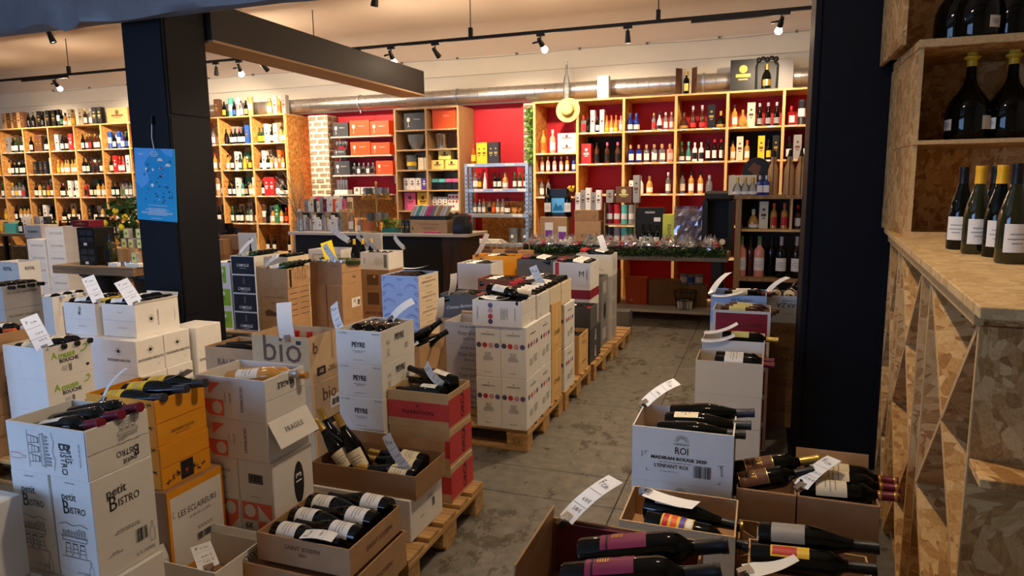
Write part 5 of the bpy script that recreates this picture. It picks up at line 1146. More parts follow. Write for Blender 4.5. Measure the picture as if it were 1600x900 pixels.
# hutch above the worktop
HU = empty('shelf_hutch', (0.62, 3.55, 1.40)); prop(HU, 'chipboard shelf hutch on the wine rack holding magnum bottles', 'shelf')
bx('side_panel', 0.0, 0.02, 0.0, 0.018, 0.73, 0.825, O, HU); bx('back_panel', 0.02, 0.55, 0.0, 1.35, 0.57, 0.825, O, HU)
bx('bottom_rail', 0.0, 0.0, 0.0, 1.35, 0.02, 0.022, E_, HU); bx('shelf_board', -0.004, 0.0, 0.41, 1.35, 0.55, 0.428, O, HU)
bx('cut_edge', -0.004, -0.003, 0.41, 1.35, 0.0, 0.428, E_, HU); bx('cut_edge', 0.0, 0.015, 0.0, 0.018, 0.02, 0.825, E_, HU)
bx('shelf_board', -0.005, 0.0, 0.825, 1.35, 0.66, 0.86, O, HU); bx('cut_edge', -0.005, -0.003, 0.827, 1.35, 0.0, 0.858, E_, HU)
bx('side_panel', -0.06, 0.10, 0.86, -0.042, 0.62, 1.5, O, HU); bx('back_panel', -0.042, 0.50, 0.86, 1.35, 0.52, 1.5, O, HU); bx('side_panel', -0.06, 0.62, 0.86, -0.042, 0.73, 1.5, O, HU)
WAX = mat('yellow_wax', (214,172,40), 0.45)
for k, px in enumerate((1511, 1576, 1640)):
    x = at_y(px, 217, 3.76).x
    b = wine_bottle('mag', 'k', 'y', 'w', f'dumpy magnum with yellow wax top on the middle hutch shelf, {ORD[k]} from the left', seg=28, lab_a=0.28, hue=WAX); orient(b, (x, 3.78, 1.8285), (0, 0, 1), R(-62 if k else -70))
    l = [c for c in b.children if c.name.startswith('label')][0]
    link('label', arc_me(0.093, 0.05, 0.11, 0.3, 6, centre=math.pi*0.12), b, PC['c'])
for k, px in enumerate((1494, 1524, 1585)):
    x = at_y(px, 62, 3.74+0.05*(k==0)).x
    b = wine_bottle('mag', 'k', 'y', 'c', f'dumpy magnum on the top hutch shelf, {ORD[k]} from the left', seg=28, lab_a=0.3, hue=WAX); orient(b, (x, 3.74+0.06*(k != 1), 2.2605), (0, 0, 1), R(35))
for k, (px, py, cp, lb_) in enumerate(((1497, 389, 'k', 'w'), (1522, 396, 'y', 'w'), (1546, 391, 'k', 'w'), (1555, 401, 'o', 'w'), (1577, 411, 'k', 'w'), (1606, 404, 'k', 'w'))):
    p = at_z(px, py, 1.4005)
    b = wine_bottle('bgn', 'x' if k in (1, 4) else 'k', cp, lb_, f'wine bottle with {"yellow" if cp in "yo" else "dark"} capsule standing on the chipboard worktop, {ORD[k]} from the left', seg=28, lab_a=0.85, hue=mat('yellow_foil',(238,182,30),0.4) if cp in 'yo' else None)
    orient(b, p, (0, 0, 1), R((-30, 0, 30, -10, 5, 10)[k]))
# ================================================================== back wall shelving
GW = {'k':'dark','g':'green','a':'amber','o':'golden','n':'brown','b':'blue','w':'white','r':'red','p':'rose','y':'yellow','t':'teal','v':'violet','c':'clear','x':'olive'}
PW = {'w':'white','c':'cream','k':'black','r':'red','y':'yellow','b':'blue','o':'orange','g':'green','p':'pink','a':'tan','n':'brown','s':'silver','d':'gold','t':'turquoise','v':'violet','l':'grey','m':'plum','u':'burgundy','e':'slate','f':'pale yellow'}
rs_ = random.Random(21)
def gift_box(x, y, z, w, d, h, col, label, group=None, name='gift_box', cat='box', mark=True, rz=0.0):
    o = link(name, box_me(w, d, h, 0.0015), None, PC[col] if isinstance(col, str) else col, loc=(x, y, z), rot=(0, 0, rz)); prop(o, label, cat, group or 'small boxes and packs on display')
    if mark:
        mk = 'd' if col in ('k', 'e', 'n', 'b', 'u') else ('w' if col in ('r','o','g','v') else 'n')
        c = link('printed_mark', cached(('gm', round(w,3), round(h,3)), lambda: poly_me([rect_pts(-w*0.28, -h*0.05, w*0.28, h*0.05), rect_pts(-w*0.18, -h*0.14, w*0.18, -h*0.10), disc_pts(0, h*0.2, min(w, h)*0.16, 12)])), o, PC[mk]); on_face(c, 'front', (w, d, h), 0, 0, 0, 0.0008)
    return o
def fill_bay(x0, x1, y, z, items, place, hmax=0.36, jitter=0.02):
    it = items.split(); n = len(it); wd = (x1-x0)/n
    for k, q in enumerate(it):
        if q == '-': continue
        s = 1.0
        if '@' in q: q, s = q.split('@'); s = float(s)
        x = x0 + (k+0.5)*wd; yy = y + rs_.uniform(-jitter, jitter)
        where = f'{ORD[k]} item, {place}'
        if q[0] == 'B':
            w = min(wd*0.94, 0.10*s if s != 1 else 0.095); h = min(hmax-0.02, 0.30*s)
            gift_box(x, yy+0.03, z, w, 0.09, h, q[1], f'{PW[q[1]]} gift box, {where}')
        elif q[0] == 'H':   # wide box
            w = min(wd*0.95, 0.5); h = min(hmax-0.02, 0.27*s)
            gift_box(x, yy+0.05, z, w, 0.14, h, q[1], f'wide {PW[q[1]]} gift box, {where}')
        elif q[0] == 'N':
            o = link('gift_tube', lathe_me(((0,0),(0.044,0),(0.044,0.018),(0.0425,0.02),(0.0425,0.275),(0.044,0.277),(0.044,0.30),(0.04,0.305),(0,0.305)), 14, 40), None, PC[q[1]], loc=(x, yy+0.03, z)); prop(o, f'{PW[q[1]]} gift tube, {where}', 'tube')
            link('tube_band', arc_me(0.0432, 0.10, 0.2, 1.2, 8), o, PC['w' if q[1] not in 'wc' else 'l'])
        else:
            kind, gl, lb, cp = q[0], q[1], q[2], q[3]
            s2 = s*(wd/0.095 if wd < 0.088 and kind in 'WTCV' else 1.0)
            s2 = round(max(0.75, min(s2, (hmax-0.03)/0.3)), 2)
            b = spirit(kind, gl, None if lb == '_' else lb, cp, f'{GW[gl]} bottle' + ('' if lb == '_' else f' with {PW[lb]} label') + f', {where}', s=s2)
            b.location = (x, yy, z); b.rotation_euler = (0, 0, R(15)+rs_.uniform(-0.2, 0.2))
def shelf_unit(xs, floors, top, label, side, post, back, y0=SF, y1=WY-0.014, post_w=0.03, name='bottle_shelving', bottom=0.0):
    u = empty(name, ((xs[0]+xs[-1])/2, (y0+y1)/2, 0)); prop(u, label, 'shelving')
    ox, oy = u.location.x, u.location.y
    for x in xs:
        bx('upright_panel', x-0.009-ox, y0+0.012-oy, bottom, x+0.009-ox, y1-oy, top, side, u)
        bx('front_post', x-post_w/2-ox, y0-oy, bottom, x+post_w/2-ox, y0+0.012-oy, top, post, u)
    for z in list(floors)+[top]:
        for a, b_ in zip(xs, xs[1:]):
            if z == top: continue
            bx('shelf_board', a+post_w/2-ox, y0+0.004-oy, z-0.022, b_-post_w/2-ox, y1-oy, z, M['pine'], u)
            n = 3
            for k in range(n):
                wv = (b_-a-post_w)/n
                bx('price_strip', a+post_w/2+wv*(k+0.2)-ox, y0-0.001-oy, z-0.02, a+post_w/2+wv*(k+0.7)-ox, y0+0.004-oy, z-0.002, PC['w'], u)
    bx('top_board', xs[0]-post_w/2-ox, y0-0.004-oy, top, xs[-1]+post_w/2-ox, y1-oy, top+0.022, M['pine'], u)
    if back:
        for a, b_ in zip(xs, xs[1:]): bx('back_panel', a-ox, y1-0.012-oy, bottom, b_-ox, y1-oy-0.001, top, back, u)
    return u
# ---- left shelving
lx = [-7.20-0.66*k for k in range(12)][::-1]
LF = [0.10, 0.60, 1.08, 1.53, 1.96, 2.38]; LT = 2.80
shelf_unit(lx, LF, LT, 'long honey coloured chipboard shelving full of spirit bottles along the left back wall', M['osb_sh'], M['pinev'], M['osb_sh'])
e = empty('end_panel', (-7.19, 9.6, 0)); 
e.name = 'shelving_end_panel'; prop(e, 'chipboard end panel of the left shelving beside the brick pier', 'panel')
bx('panel_board', 0.014, -0.30, 0.0, 0.032, 0.28, 2.79, M['osb_sh'], e)
ROWZ = {'T': LT+0.0225, '1': LF[5]+0.0005, '2': LF[4]+0.0005, '3': LF[3]+0.0005, '4': LF[2]+0.0005, '5': LF[1]+0.0005}
RN = {'T': 'on top', '1': 'upper row', '2': 'second row', '3': 'third row', '4': 'fourth row', '5': 'fifth row'}
bays = {
 0: ('bay beside the brick pier', dict(T='- - - Qowd Bc Toow Bl', a='Wgyk Wgyk Bw Wkck Bc Wowk Wowk', b='Wkwr Bw Wkwk Wowk Wpwk Bo Wowk Wowk', c='Wkwr Br Br Scwk Gkwl Gkwl', d='Nn Wkkk Wowk Bg Wowk Wnor Bo', e='Wkwk Wkwk - Wkwk')),
 1: ('second bay from brick pier', dict(T='Wkyk Nt Wkbk Nw Wcwk Wkak Na', a='Wkkk Wkwr Wkwk Wkwr Wkwk Bb Wbkb', b='Wowk Wkwk Bw Wgwk Woyk Wnyk Wpck', c='Wkwk Wkwk Bw Wtwk Wkak Wowk Bw', d='Wgwg Wkwk Wkwk Wgwk Wcwk Wkwk', e='Wkwk - Wkwk Wowk')),
 2: ('bay just right of left pillar', dict(T='- - - - Bn', a='- - - Wcwk Wcwk', b='- - - Wowr Wcwk', c='- - - Na Wcwk', d='- - - Wkwk Bk')),
 5: ('first bay left of left pillar', dict(T='Ha', a='Nb Wkwk Nb Wvwv Wkbk Wkwv', b='Wkck Br Wrwo Wrwo Bw Bb', c='Wkwk Wkwk Wcgk Wcwk Wcwk Wcwk', d='Wkwk Wowk Wgwk Wcwk')),
 6: ('second bay left of left pillar', dict(T='Bc Wnwd Wcww Be Bk', a='Wkwk Wnwd Wnrd Wnwd Wnwk Bc', b='Wkwk Wkck Wnkk Wnkk Wnwk Woyk', c='Wrkk Wkck Wkck Wowk Wowk Wcwk', d='Bk Wkwk Wowk Wkwk')),
 7: ('third bay left of left pillar', dict(T='Bk Nk Wkgk Gowk Bc Woyk', a='Bw Wkwk Wkwk Br Wrwr', b='Woyy Wowr Wowd Wowd Wowd Wowd Wowd', c='Wkwk Wkwp Wkwk Bw Wkwk Bw Wkwp', d='Gkwk Wkwk Wowk Wkwk Bk')),
 8: ('fourth bay left of left pillar', dict(T='Wkkk Wkkk Bk Wkkk Bk', a='Wkwk Bn Bn Wkwk Wkwk', b='Be@0.8 Be@0.8 Be@0.8 Bw', c='Wkwk Wowk Wgck Wryk Wgwk Wowk', d='Bk Bw Wkwk Wgwk')),
 9: ('fifth bay left of left pillar', dict(T='Ba Bn Ba Bn Ba Bn', a='Bl Wkwk Wgwg Wgwk Wbwk', b='Wowk Wkwk Wkwk Wkwk Wkwk Bl', c='Wcwy Wcyk Wcwg Wcrk Wkkk Wkkk', d='Wkwk Wowk Wowk Wowk Wnwk')),
 10: ('leftmost bay of the shelving', dict(a='- - - Wgwk Wkwk', b='- - - Woyk Woyk', c='- - - Wgwg Wgwg', d='- - - Woyk Woyk')),
}
for b, (nm, rows) in bays.items():
    x1 = -7.20-0.66*b-0.03; x0 = x1-0.60
    for key, s in rows.items():
        r = {'T':'T','a':'1','b':'2','c':'3','d':'4','e':'5'}[key]
        fill_bay(x0, x1, 9.40, ROWZ[r], s, f'{RN[r]}, {nm}', 0.40)
        if key in 'abcd' and b in (0, 1, 5, 6, 7, 8, 9):
            for q in range(3):
                c_ = rs_.choice('wclknewag'); w_ = rs_.uniform(0.08, 0.15)
                gift_box(x0+0.12+0.19*q+rs_.uniform(-0.02, 0.02), 9.58, ROWZ[r], round(w_, 2), 0.1, round(rs_.uniform(0.24, 0.34), 2), c_, f'{PW[c_]} box behind the bottles, {ORD[q]} from left, {RN[r]}, {nm}')
# ---- right shelving
rx = [-3.03, -2.414, -1.782, -1.104, -0.467, 0.193, 0.85]
RF = [0.10, 0.68, 1.10, 1.52, 1.935, 2.35]; RT = 2.765
def right_unit():
    u = empty('bottle_shelving', (-1.09, 9.6, 0)); prop(u, 'tall pine and chipboard shelving with spirits against the red wall on the right', 'shelving')
    ox, oy = u.location.x, u.location.y
    for x in rx:
        bx('upright_panel', x-0.009-ox, SF+0.012-oy, 0, x+0.009-ox, WY-0.014-oy, RT, M['osb_sh'], u)
        bx('front_post', x-0.017-ox, SF-oy, 0, x+0.017-ox, SF+0.012-oy, RT, M['pinev'], u)
    b0 = [0.10, 0.68, 1.49, 1.835, 2.09]
    for i, (a, b_) in enumerate(zip(rx, rx[1:])):
        for z in (b0 if i == 0 else RF):
            bx('shelf_board', a+0.017-ox, SF+0.002-oy, z-0.024, b_-0.017-ox, WY-0.014-oy, z, M['pine'], u)
            for k in range(3):
                wv = (b_-a-0.034)/3; bx('price_strip', a+0.017+wv*(k+0.2)-ox, SF-0.003-oy, z-0.02, a+0.017+wv*(k+0.65)-ox, SF+0.002-oy, z-0.004, PC['w'], u)
        if i in (1, 4): bx('dark_back', a+0.01-ox, WY-0.03-oy, RF[4], b_-0.01-ox, WY-0.016-oy, RF[5]-0.03, M['blackm'], u)
    bx('top_board', rx[0]-0.02-ox, SF-0.004-oy, RT, rx[-1]-ox, WY-0.014-oy, RT+0.024, M['pine'], u)
right_unit()
RZ = {'T': RT+0.0245, 1: RF[5]+0.0005, 2: RF[4]+0.0005, 3: RF[3]+0.0005, 4: RF[2]+0.0005}
rb = {
 1: ('bay right of the straw hat', {1: 'Scrr Wkkk Bw Wkwk Bw Voyo Vowo Voyo Wpwp', 2: 'Hr Wnkk Wnkp Wnkp'}),
 2: ('third bay of right shelving', {1: 'Gbwb Gbwb - - Wcrd Vwkk Wcww Wcws', 2: 'Sbwa Sbwa Scwa Scwa Scwa Spwa', 3: 'Bw@0.6 Gwws Gowd - Wcww'}),
 3: ('middle bay of right shelving', {1: 'Dndn Vnrs Vnrs Bk Dkdd', 2: 'Vgwg Vtwt Www_ Www_ Tkwk Tkwr Tkwr'.replace('Www_','Wwkw'), 3: 'Wcck Wowk Wowk Gc_s -'}),
 4: ('bay left of the end bay', {1: 'Wowk Dodd Bc Ckls Ckls Ckls', 2: 'Wowk Bc Wowo - By Wkyk Bk', 3: 'Gowd Gowd Gcwd - -'}),
 5: ('end bay beside right pillar', {1: 'Srwr Ne Wkbk - -', 2: 'Wkwk Bl Wkwk Bl Wkpk Bo', 3: '- -'}),
}
for b, (nm, rows) in rb.items():
    for r, s in rows.items():
        fill_bay(rx[b]+0.03, rx[b+1]-0.03, 9.41, RZ[r], s, f'{ {1:"upper",2:"second",3:"third"}[r] } row, {nm}', 0.40)
fill_bay(rx[0]+0.03, rx[1]-0.03, 9.41, 2.0905, 'Wooo@1.15 Wpwc@1.15 - -', 'upper row, first bay of right shelving', 0.6)
for k in range(2): gift_box(-2.58, 9.42, 2.0905+k*0.135, 0.26, 0.12, 0.13, 'w', f'white multi-bottle box, {("lower","upper")[k]} one beside the straw hat bay', mark=True)
fill_bay(rx[0]+0.03, rx[1]-0.03, 9.41, 1.8355, 'Wpwc Wpwc Wpwc Wpwc Wowc Wbwb', 'second row, first bay of right shelving', 0.25)
fill_bay(rx[0]+0.03, rx[1]-0.03, 9.41, 1.4905, 'Wcwr Wcwr - - - -', 'third row, first bay of right shelving', 0.3)
# things on top of the right shelving
T0 = RT+0.0245
b = link('display_bottle', lathe_me(((0,0.004),(0.042,0),(0.046,0.02),(0.046,0.22),(0.036,0.30),(0.017,0.36),(0.015,0.47),(0.018,0.475),(0.018,0.49),(0,0.49)), 14, 40), None, GL['c'], loc=(wall_x(884, 9.36, 150), 9.40, T0)); prop(b, 'tall clear display bottle on top of the shelving above the straw hat', 'bottle')
link('stopper', lathe_me(((0.012,0.46),(0.02,0.49),(0.02,0.52),(0,0.525)), 10, 40), b, PC['s'])
gift_box(wall_x(942, 9.36, 140), 9.42, T0, 0.15, 0.12, 0.30, 'w', 'plain white gift box on top of the right shelving', mark=False)
# open brown gift box with black and gold bottle
gb = empty('open_gift_box', (wall_x(1072, 9.40, 130), 9.44, T0)); prop(gb, 'open brown gift box with hinged doors on top of the right shelving', 'box')
bx('box_back', -0.06, 0.04, 0, 0.06, 0.05, 0.34, PC['c'], gb); bx('box_base', -0.06, -0.05, 0, 0.06, 0.04, 0.012, PC['n'], gb)
for sg in (-1, 1): o = bx('box_door', -0.004, -0.11, 0, 0.004, 0.0, 0.34, PC['n'], gb); o.matrix_basis = Matrix.Translation((sg*0.064, 0.045, 0)) @ Matrix.Rotation(R(sg*38), 4, 'Z') @ Matrix.Translation((0, -0.055, 0))
b = spirit('W', 'k', 'd', 'd', 'black bottle with gold top inside the open brown gift box'); b.location = (gb.location.x, 9.44, T0+0.0125)
gift_box(wall_x(1161, 9.40, 120), 9.45, T0, 0.31, 0.10, 0.39, 'k', 'large black presentation box with gold emblem on top of the shelving', mark=True)
g2 = empty('bottle_display', (wall_x(1198, 9.40, 120), 9.42, T0)); prop(g2, 'black sculpted bottle display with gold decoration on top of the shelving', 'display')
bx('display_back', -0.13, 0.06, 0, 0.13, 0.08, 0.36, M['black'], g2); bx('display_base', -0.13, -0.06, 0, 0.13, 0.06, 0.02, M['black'], g2)
for sg in (-1, 1): tube('side_column', [(sg*0.12, -0.03, 0.02), (sg*0.125, -0.02, 0.30), (sg*0.09, 0.0, 0.37)], 0.014, M['black'], g2)
for k in range(5): link('top_ruffle', lathe_me(((0,0),(0.03,0.005),(0.034,0.03),(0.02,0.05),(0,0.055)), 10, 60), g2, M['black'], loc=(-0.1+0.05*k, 0.0, 0.35+0.01*(k%2)))
b = spirit('G', 'k', 'd', 'd', 'black round bottle with gold label in the sculpted display', s=1.25); b.location = (g2.location.x, 9.41, T0+0.0205)
gift_box(wall_x(1226, 9.40, 120), 9.47, T0, 0.20, 0.08, 0.37, 'l', 'light grey box behind the sculpted bottle display on the shelving', mark=False)
# straw hat on the post
hat = link('straw_hat', lathe_me(((0,0.105),(0.04,0.11),(0.075,0.095),(0.085,0.07),(0.09,0.02),(0.10,0.008),(0.15,0.0),(0.165,0.004),(0.165,0.001),(0.15,-0.004),(0.098,0.003),(0.086,0.015),(0.08,0.07),(0,0.095)), 28, 60), None, M['straw'])
orient(hat, (wall_x(887, 9.27, 172), 9.285, at_y(887, 172, 9.27).z), (0.05, -1, 0.12)); prop(hat, 'woven straw hat hanging on the right shelving post', 'hat')
link('hat_band', lathe_me(((0.0905,0.022),(0.092,0.022),(0.0885,0.05),(0.0865,0.05)), 28, 60), hat, PC['a'])
# ---- wall shelves with glass boxes on the red wall
x0, x1 = wall_x(518, 9.55, 240), wall_x(612, 9.55, 240)
zs = [at_y(565, q, 9.55).z for q in (212, 242.5, 273, 303.5)]
ORB = mat('orange_gift_card', (240,84,24), 0.5); DKB = mat('charcoal_gift_card', (62,64,70), 0.5)
ws = []
for k, z in enumerate(zs):
    s = bx('wall_shelf', x0, 9.55, z-0.022, x1, WY-0.014, z, M['counter']); prop(s, f'narrow pale wall shelf on the red wall, {ORD[k]} from the top', 'shelf')
    for xx in (x0+0.05, x1-0.05): bx('shelf_bracket', xx-(x0+x1)/2-0.01, 0.0, -0.12, xx-(x0+x1)/2+0.01, 0.16, 0.0, PC['w'], s)
def glass_icon(parent, dims, u, v, s=1.0):
    c = link('glass_picture', poly_me([[(u-0.02*s, v+0.05*s), (u+0.02*s, v+0.05*s), (u+0.024*s, v+0.01*s), (u, v-0.01*s), (u-0.024*s, v+0.01*s)], rect_pts(u-0.0025*s, v-0.06*s, u+0.0025*s, v-0.01*s), rect_pts(u-0.015*s, v-0.065*s, u+0.015*s, v-0.06*s)]), parent, PC['w']); on_face(c, 'front', dims, 0, 0, 0, 0.001)
def wall_box(x, z, w, h, m, label, icon=True, d=0.22, word=None, y=None):
    o = link('glassware_box', box_me(w, d, h, 0.002), None, m, loc=(x, y or 9.70, z)); prop(o, label, 'box')
    if icon: glass_icon(o, (w, d, h), -w*0.3, 0.0, h/0.22)
    c = link('lettering', text_me(word or 'SPIEGELAU', 0.022), o, PC['w']); on_face(c, 'front', (w, d, h), w*0.1, h*0.12, 0, 0.001)
    return o
Lw = x1-x0
for k, z in enumerate(zs[:3]):
    z += 0.0005
    rn = ('top', 'second', 'third')[k]
    if k != 1: wall_box(x0+0.16, z, 0.28, 0.22, DKB, f'charcoal glassware box on the {rn} red wall shelf')
    else:
        wall_box(x0+0.13, z, 0.22, 0.10, DKB, 'low charcoal glassware box under the display glasses')
        for q in range(4):
            gl = link('wine_glass', lathe_me(((0.026,0),(0.026,0.002),(0.004,0.006),(0.004,0.05),(0.02,0.065),(0.03,0.09),(0.026,0.13),(0.0255,0.13),(0.028,0.09),(0.0,0.056)), 12, 40), None, GL['c'], loc=(x0+0.05+0.055*q, 9.66, z+0.1005)); prop(gl, f'stemmed glass on the charcoal box, {ORD[q]} from the left', 'glass')
    if k < 2:
        wall_box(x0+0.51, z, 0.36, 0.24 if k == 0 else 0.21, ORB, f'orange glassware box, left one on the {rn} red wall shelf')
        wall_box(x0+0.87, z, 0.33, 0.22 if k == 0 else 0.19, ORB, f'orange glassware box, right one on the {rn} red wall shelf')
    else:
        wall_box(x0+0.93, z, 0.30, 0.21, ORB, 'orange glassware box on the third red wall shelf')
        for q in range(5):
            gl = spirit('S', 'c', 'w' if q % 2 else 'k', 's', f'small clear decanter on the third red wall shelf, {ORD[q]} from the left', s=0.8); gl.location = (x0+0.36+0.085*q, 9.64, z)
z = zs[3]+0.0005
for q in range(6):
    if q < 4: gl = link('tall_glass', lathe_me(((0,0.004),(0.022,0),(0.03,0.16),(0.029,0.16),(0.021,0.006)), 12, 40), None, GL['c'], loc=(x0+0.06+0.05*q, 9.62, z+0.07)); prop(gl, f'tall clear tumbler on the lowest red wall shelf, {ORD[q]} from the left', 'glass')
gift_box(x0+0.14, 9.63, z, 0.24, 0.14, 0.07, 'w', 'flat white box under the tumblers on the lowest red wall shelf', mark=False)
for q in range(3): gift_box(x0+0.42+0.13*q, 9.63, z, 0.11, 0.10, 0.11, 'w', f'small white boxed item on the lowest red wall shelf, {ORD[q]} from the left')
ob_ = bx('chipboard_panel', x0-0.05, WY-0.034, 0.9, x1+0.1, WY-0.014, 1.50, M['osb_sh']); prop(ob_, 'chipboard panel low on the red wall behind the counter', 'panel')
# ---- oak cabinet with ten compartments
cx0, cx1 = -5.22, -4.19
OK = empty('compartment_shelf', ((cx0+cx1)/2, 9.6, 0)); prop(OK, 'light oak compartment shelf with boxes and glassware on the back wall', 'shelving')
zt = at_y(665, 170, SF).z; zf = [at_y(665, q, SF).z for q in (201.7, 232.8, 264.7, 296.7, 329)]
for x in (cx0, (cx0+cx1)/2, cx1): bx('upright_panel', x-0.014-OK.location.x, -0.30, 0.4, x+0.014-OK.location.x, 0.27, zt, M['oak'], OK)
for z in zf+[0.9]:
    for k in (0, 1): bx('shelf_board', (cx0, (cx0+cx1)/2)[k]+0.014-OK.location.x, -0.295, z-0.022, ((cx0+cx1)/2, cx1)[k]-0.014-OK.location.x, 0.27, z, M['oak'], OK)
bx('top_board', cx0-0.014-OK.location.x, -0.30, zt, cx1+0.014-OK.location.x, 0.27, zt+0.026, M['oak'], OK)
bx('back_panel', cx0-OK.location.x, 0.271, 0.4, cx1-OK.location.x, 0.284, zt, M['oak'], OK)
ca, cb = cx0+0.26, cx0+0.77
zf = [q+0.0005 for q in zf]
wall_box(ca+0.03, zf[0], 0.36, 0.25, DKB, 'charcoal glassware box in the upper left oak compartment', y=9.5); wall_box(cb, zf[0], 0.38, 0.30, ORB, 'orange box in the upper right oak compartment', icon=False, y=9.5)
o = link('glass_bowl', lathe_me(((0,0.004),(0.08,0),(0.13,0.10),(0.15,0.22),(0.147,0.22),(0.125,0.10),(0.07,0.008)), 20, 50), None, GL['c'], loc=(ca+0.02, 9.48, zf[1])); prop(o, 'large clear glass ice bowl in the oak shelf', 'bowl')
o = link('ice_bucket', lathe_me(((0,0.004),(0.075,0),(0.095,0.20),(0.105,0.21),(0.105,0.218),(0.09,0.215),(0.07,0.008)), 20, 50), None, M['steel'], loc=(cb-0.08, 9.47, zf[1])); prop(o, 'polished steel ice bucket in the oak shelf', 'bucket')
o = link('carafe', lathe_me(((0,0.004),(0.07,0),(0.09,0.18),(0.1,0.22),(0.097,0.22),(0.065,0.01)), 16, 50), None, GL['c'], loc=(ca-0.08, 9.47, zf[2])); prop(o, 'wide clear carafe with yellow pattern in the oak shelf', 'carafe'); link('pattern_band', arc_me(0.082, 0.06, 0.12, 1.4, 10), o, PC['y'])
for q in range(6): gift_box(ca+0.10+0.10*(q%2), 9.45, zf[2]+0.06*(q//2), 0.09, 0.08, 0.058, 'c', f'tiny cream box in the oak shelf, {ORD[q]} of six', mark=False)
for q, (dx, dz) in enumerate(((-0.13, 0), (0.10, 0), (-0.01, 0.14))): gift_box(cb+dx, 9.46, zf[2]+dz, 0.20, 0.12, 0.135, mat('pale_yellow_card', (244,222,120), 0.6), f'pale yellow biscuit box in the oak shelf, {["left","right","top"][q]}')
for q in range(4): gift_box(ca-0.15+0.10*q, 9.45, zf[3], 0.095, 0.1, 0.18, 'w' if q < 3 else 'v', f'black and white patterned pack in the oak shelf, {ORD[q]} from the left')
for q in range(4):
    o = gift_box(cb-0.17+0.11*q, 9.44, zf[3], 0.105, 0.12, 0.11, 'k', f'black sweets tray in the oak shelf, {ORD[q]} from the left', mark=False); link('coloured_lid', box_me(0.1, 0.1, 0.05), o, PC['t' if q < 2 else 'p'], loc=(0, 0.0, 0.111))
for q in range(2): gift_box(ca-0.10+0.22*q, 9.45, zf[4], 0.19, 0.10, 0.27, ['p', 'y'][q], f'{["pink","yellow"][q]} biscuit pack at the bottom of the oak shelf')
o = gift_box(cb+0.14, 9.45, zf[4], 0.22, 0.1, 0.24, 'w', 'white pack with red diagonal pattern at the bottom of the oak shelf', mark=False)
for q in range(10): c = link('printed_mark', cached('dia', lambda: poly_me([[(-0.025, 0), (0, 0.02), (0.025, 0), (0, -0.02)]])), o, PC['r']); on_face(c, 'front', (0.22,0.1,0.24), -0.08+0.055*(q%4), 0.08-0.07*(q//4), 0, 0.001)
for q in range(3): gift_box(cb-0.19+0.085*q, 9.44, zf[4], 0.075, 0.09, 0.2, 'w', f'small clear-wrapped pack at the bottom of the oak shelf, {ORD[q]} from the left')
# ---- galvanised steel shelving
gx0, gx1 = -4.07, -3.14
GS = empty('metal_shelving', ((gx0+gx1)/2, 9.55, 0)); prop(GS, 'galvanised steel shelving with liqueur bottles in front of the red wall', 'shelving')
gz = [at_y(775, q, 9.3).z for q in (255, 295, 334.5, 380)]
for x in (gx0, gx1-0.0):
    for y in (-0.25, -0.08):
        bx('post', x-0.02-GS.location.x, y-0.02, 0.0, x+0.02-GS.location.x, y+0.02, gz[0], M['galv'], GS)
        if y < 0:
            bm = bmesh.new()
            for k in range(14): bx('slot', x-0.006-GS.location.x, y-0.0215, 1.0+0.06*k, x+0.006-GS.location.x, y-0.0195, 1.03+0.06*k, M['black'], GS)
            bm.free()
for z in gz: bx('metal_shelf', gx0-GS.location.x, -0.25, z-0.05, gx1-GS.location.x, -0.06, z, M['galv'], GS, 0.004)
def tagstrip(px, z):
    o = bx('price_strip', px-0.07-GS.location.x, -0.2535, z-0.035, px+0.07-GS.location.x, -0.2505, z-0.005, PC['w'], GS)
    t = link('lettering', text_me('PROMO', 0.016), o, PC['r']); t.matrix_basis = Matrix.Translation((0, -0.0022, 0.015)) @ Matrix.Rotation(R(90), 4, 'X')
for px, k in ((735, 0), (797, 0), (748, 1), (778, 1), (816, 1), (808, 2)): tagstrip(wall_x(px, 9.3, 300), gz[k])
gz = [q+0.0005 for q in gz]
fill_bay(gx0+0.03, gx1-0.45, 9.40, gz[0], 'Wayr By By Be Be', 'top of the galvanised shelving', 0.4)
fill_bay(gx0+0.05, gx1-0.02, 9.40, gz[1], 'Scwc Wnyk Cwww - Wkwk Wkwk Gowa - Wgwg Wgwg Wgwg', 'second tier, galvanised shelving', 0.33)
fill_bay(gx0+0.05, gx1-0.3, 9.40, gz[2], 'Wcwr Wcwl Wcwr Wckr Waok Wcws Wcws Gnwk', 'third tier, galvanised shelving', 0.33)
for q in range(4):
    o = bx('folded_paper', gx0+0.03+0.01*q, 9.32, gz[3]+0.012*q, gx0+0.55-0.02*q, 9.48, gz[3]+0.012*q+0.011, PC['w']); prop(o, f'sheet pile of white paper on the lowest galvanised shelf, {ORD[q]} from below', 'paper')
for q in range(2):
    o = link('glass_jar', lathe_me(((0,0.004),(0.07,0),(0.08,0.22),(0.077,0.22),(0.066,0.01)), 16, 50), None, GL['c'], loc=(gx1-0.24+0.19*q, 9.40, gz[3])); prop(o, f'tall clear glass vase on the lowest galvanised shelf, {["left","right"][q]}', 'vase')
    bx('paper_tag', -0.02, -0.084, 0.08, 0.02, -0.081, 0.12, PC['w'], o)
ob_ = bx('chipboard_panel', gx0, WY-0.034, 0.5, gx1, WY-0.014, 1.42, M['osb_sh']); prop(ob_, 'chipboard panel behind the galvanised shelving', 'panel')
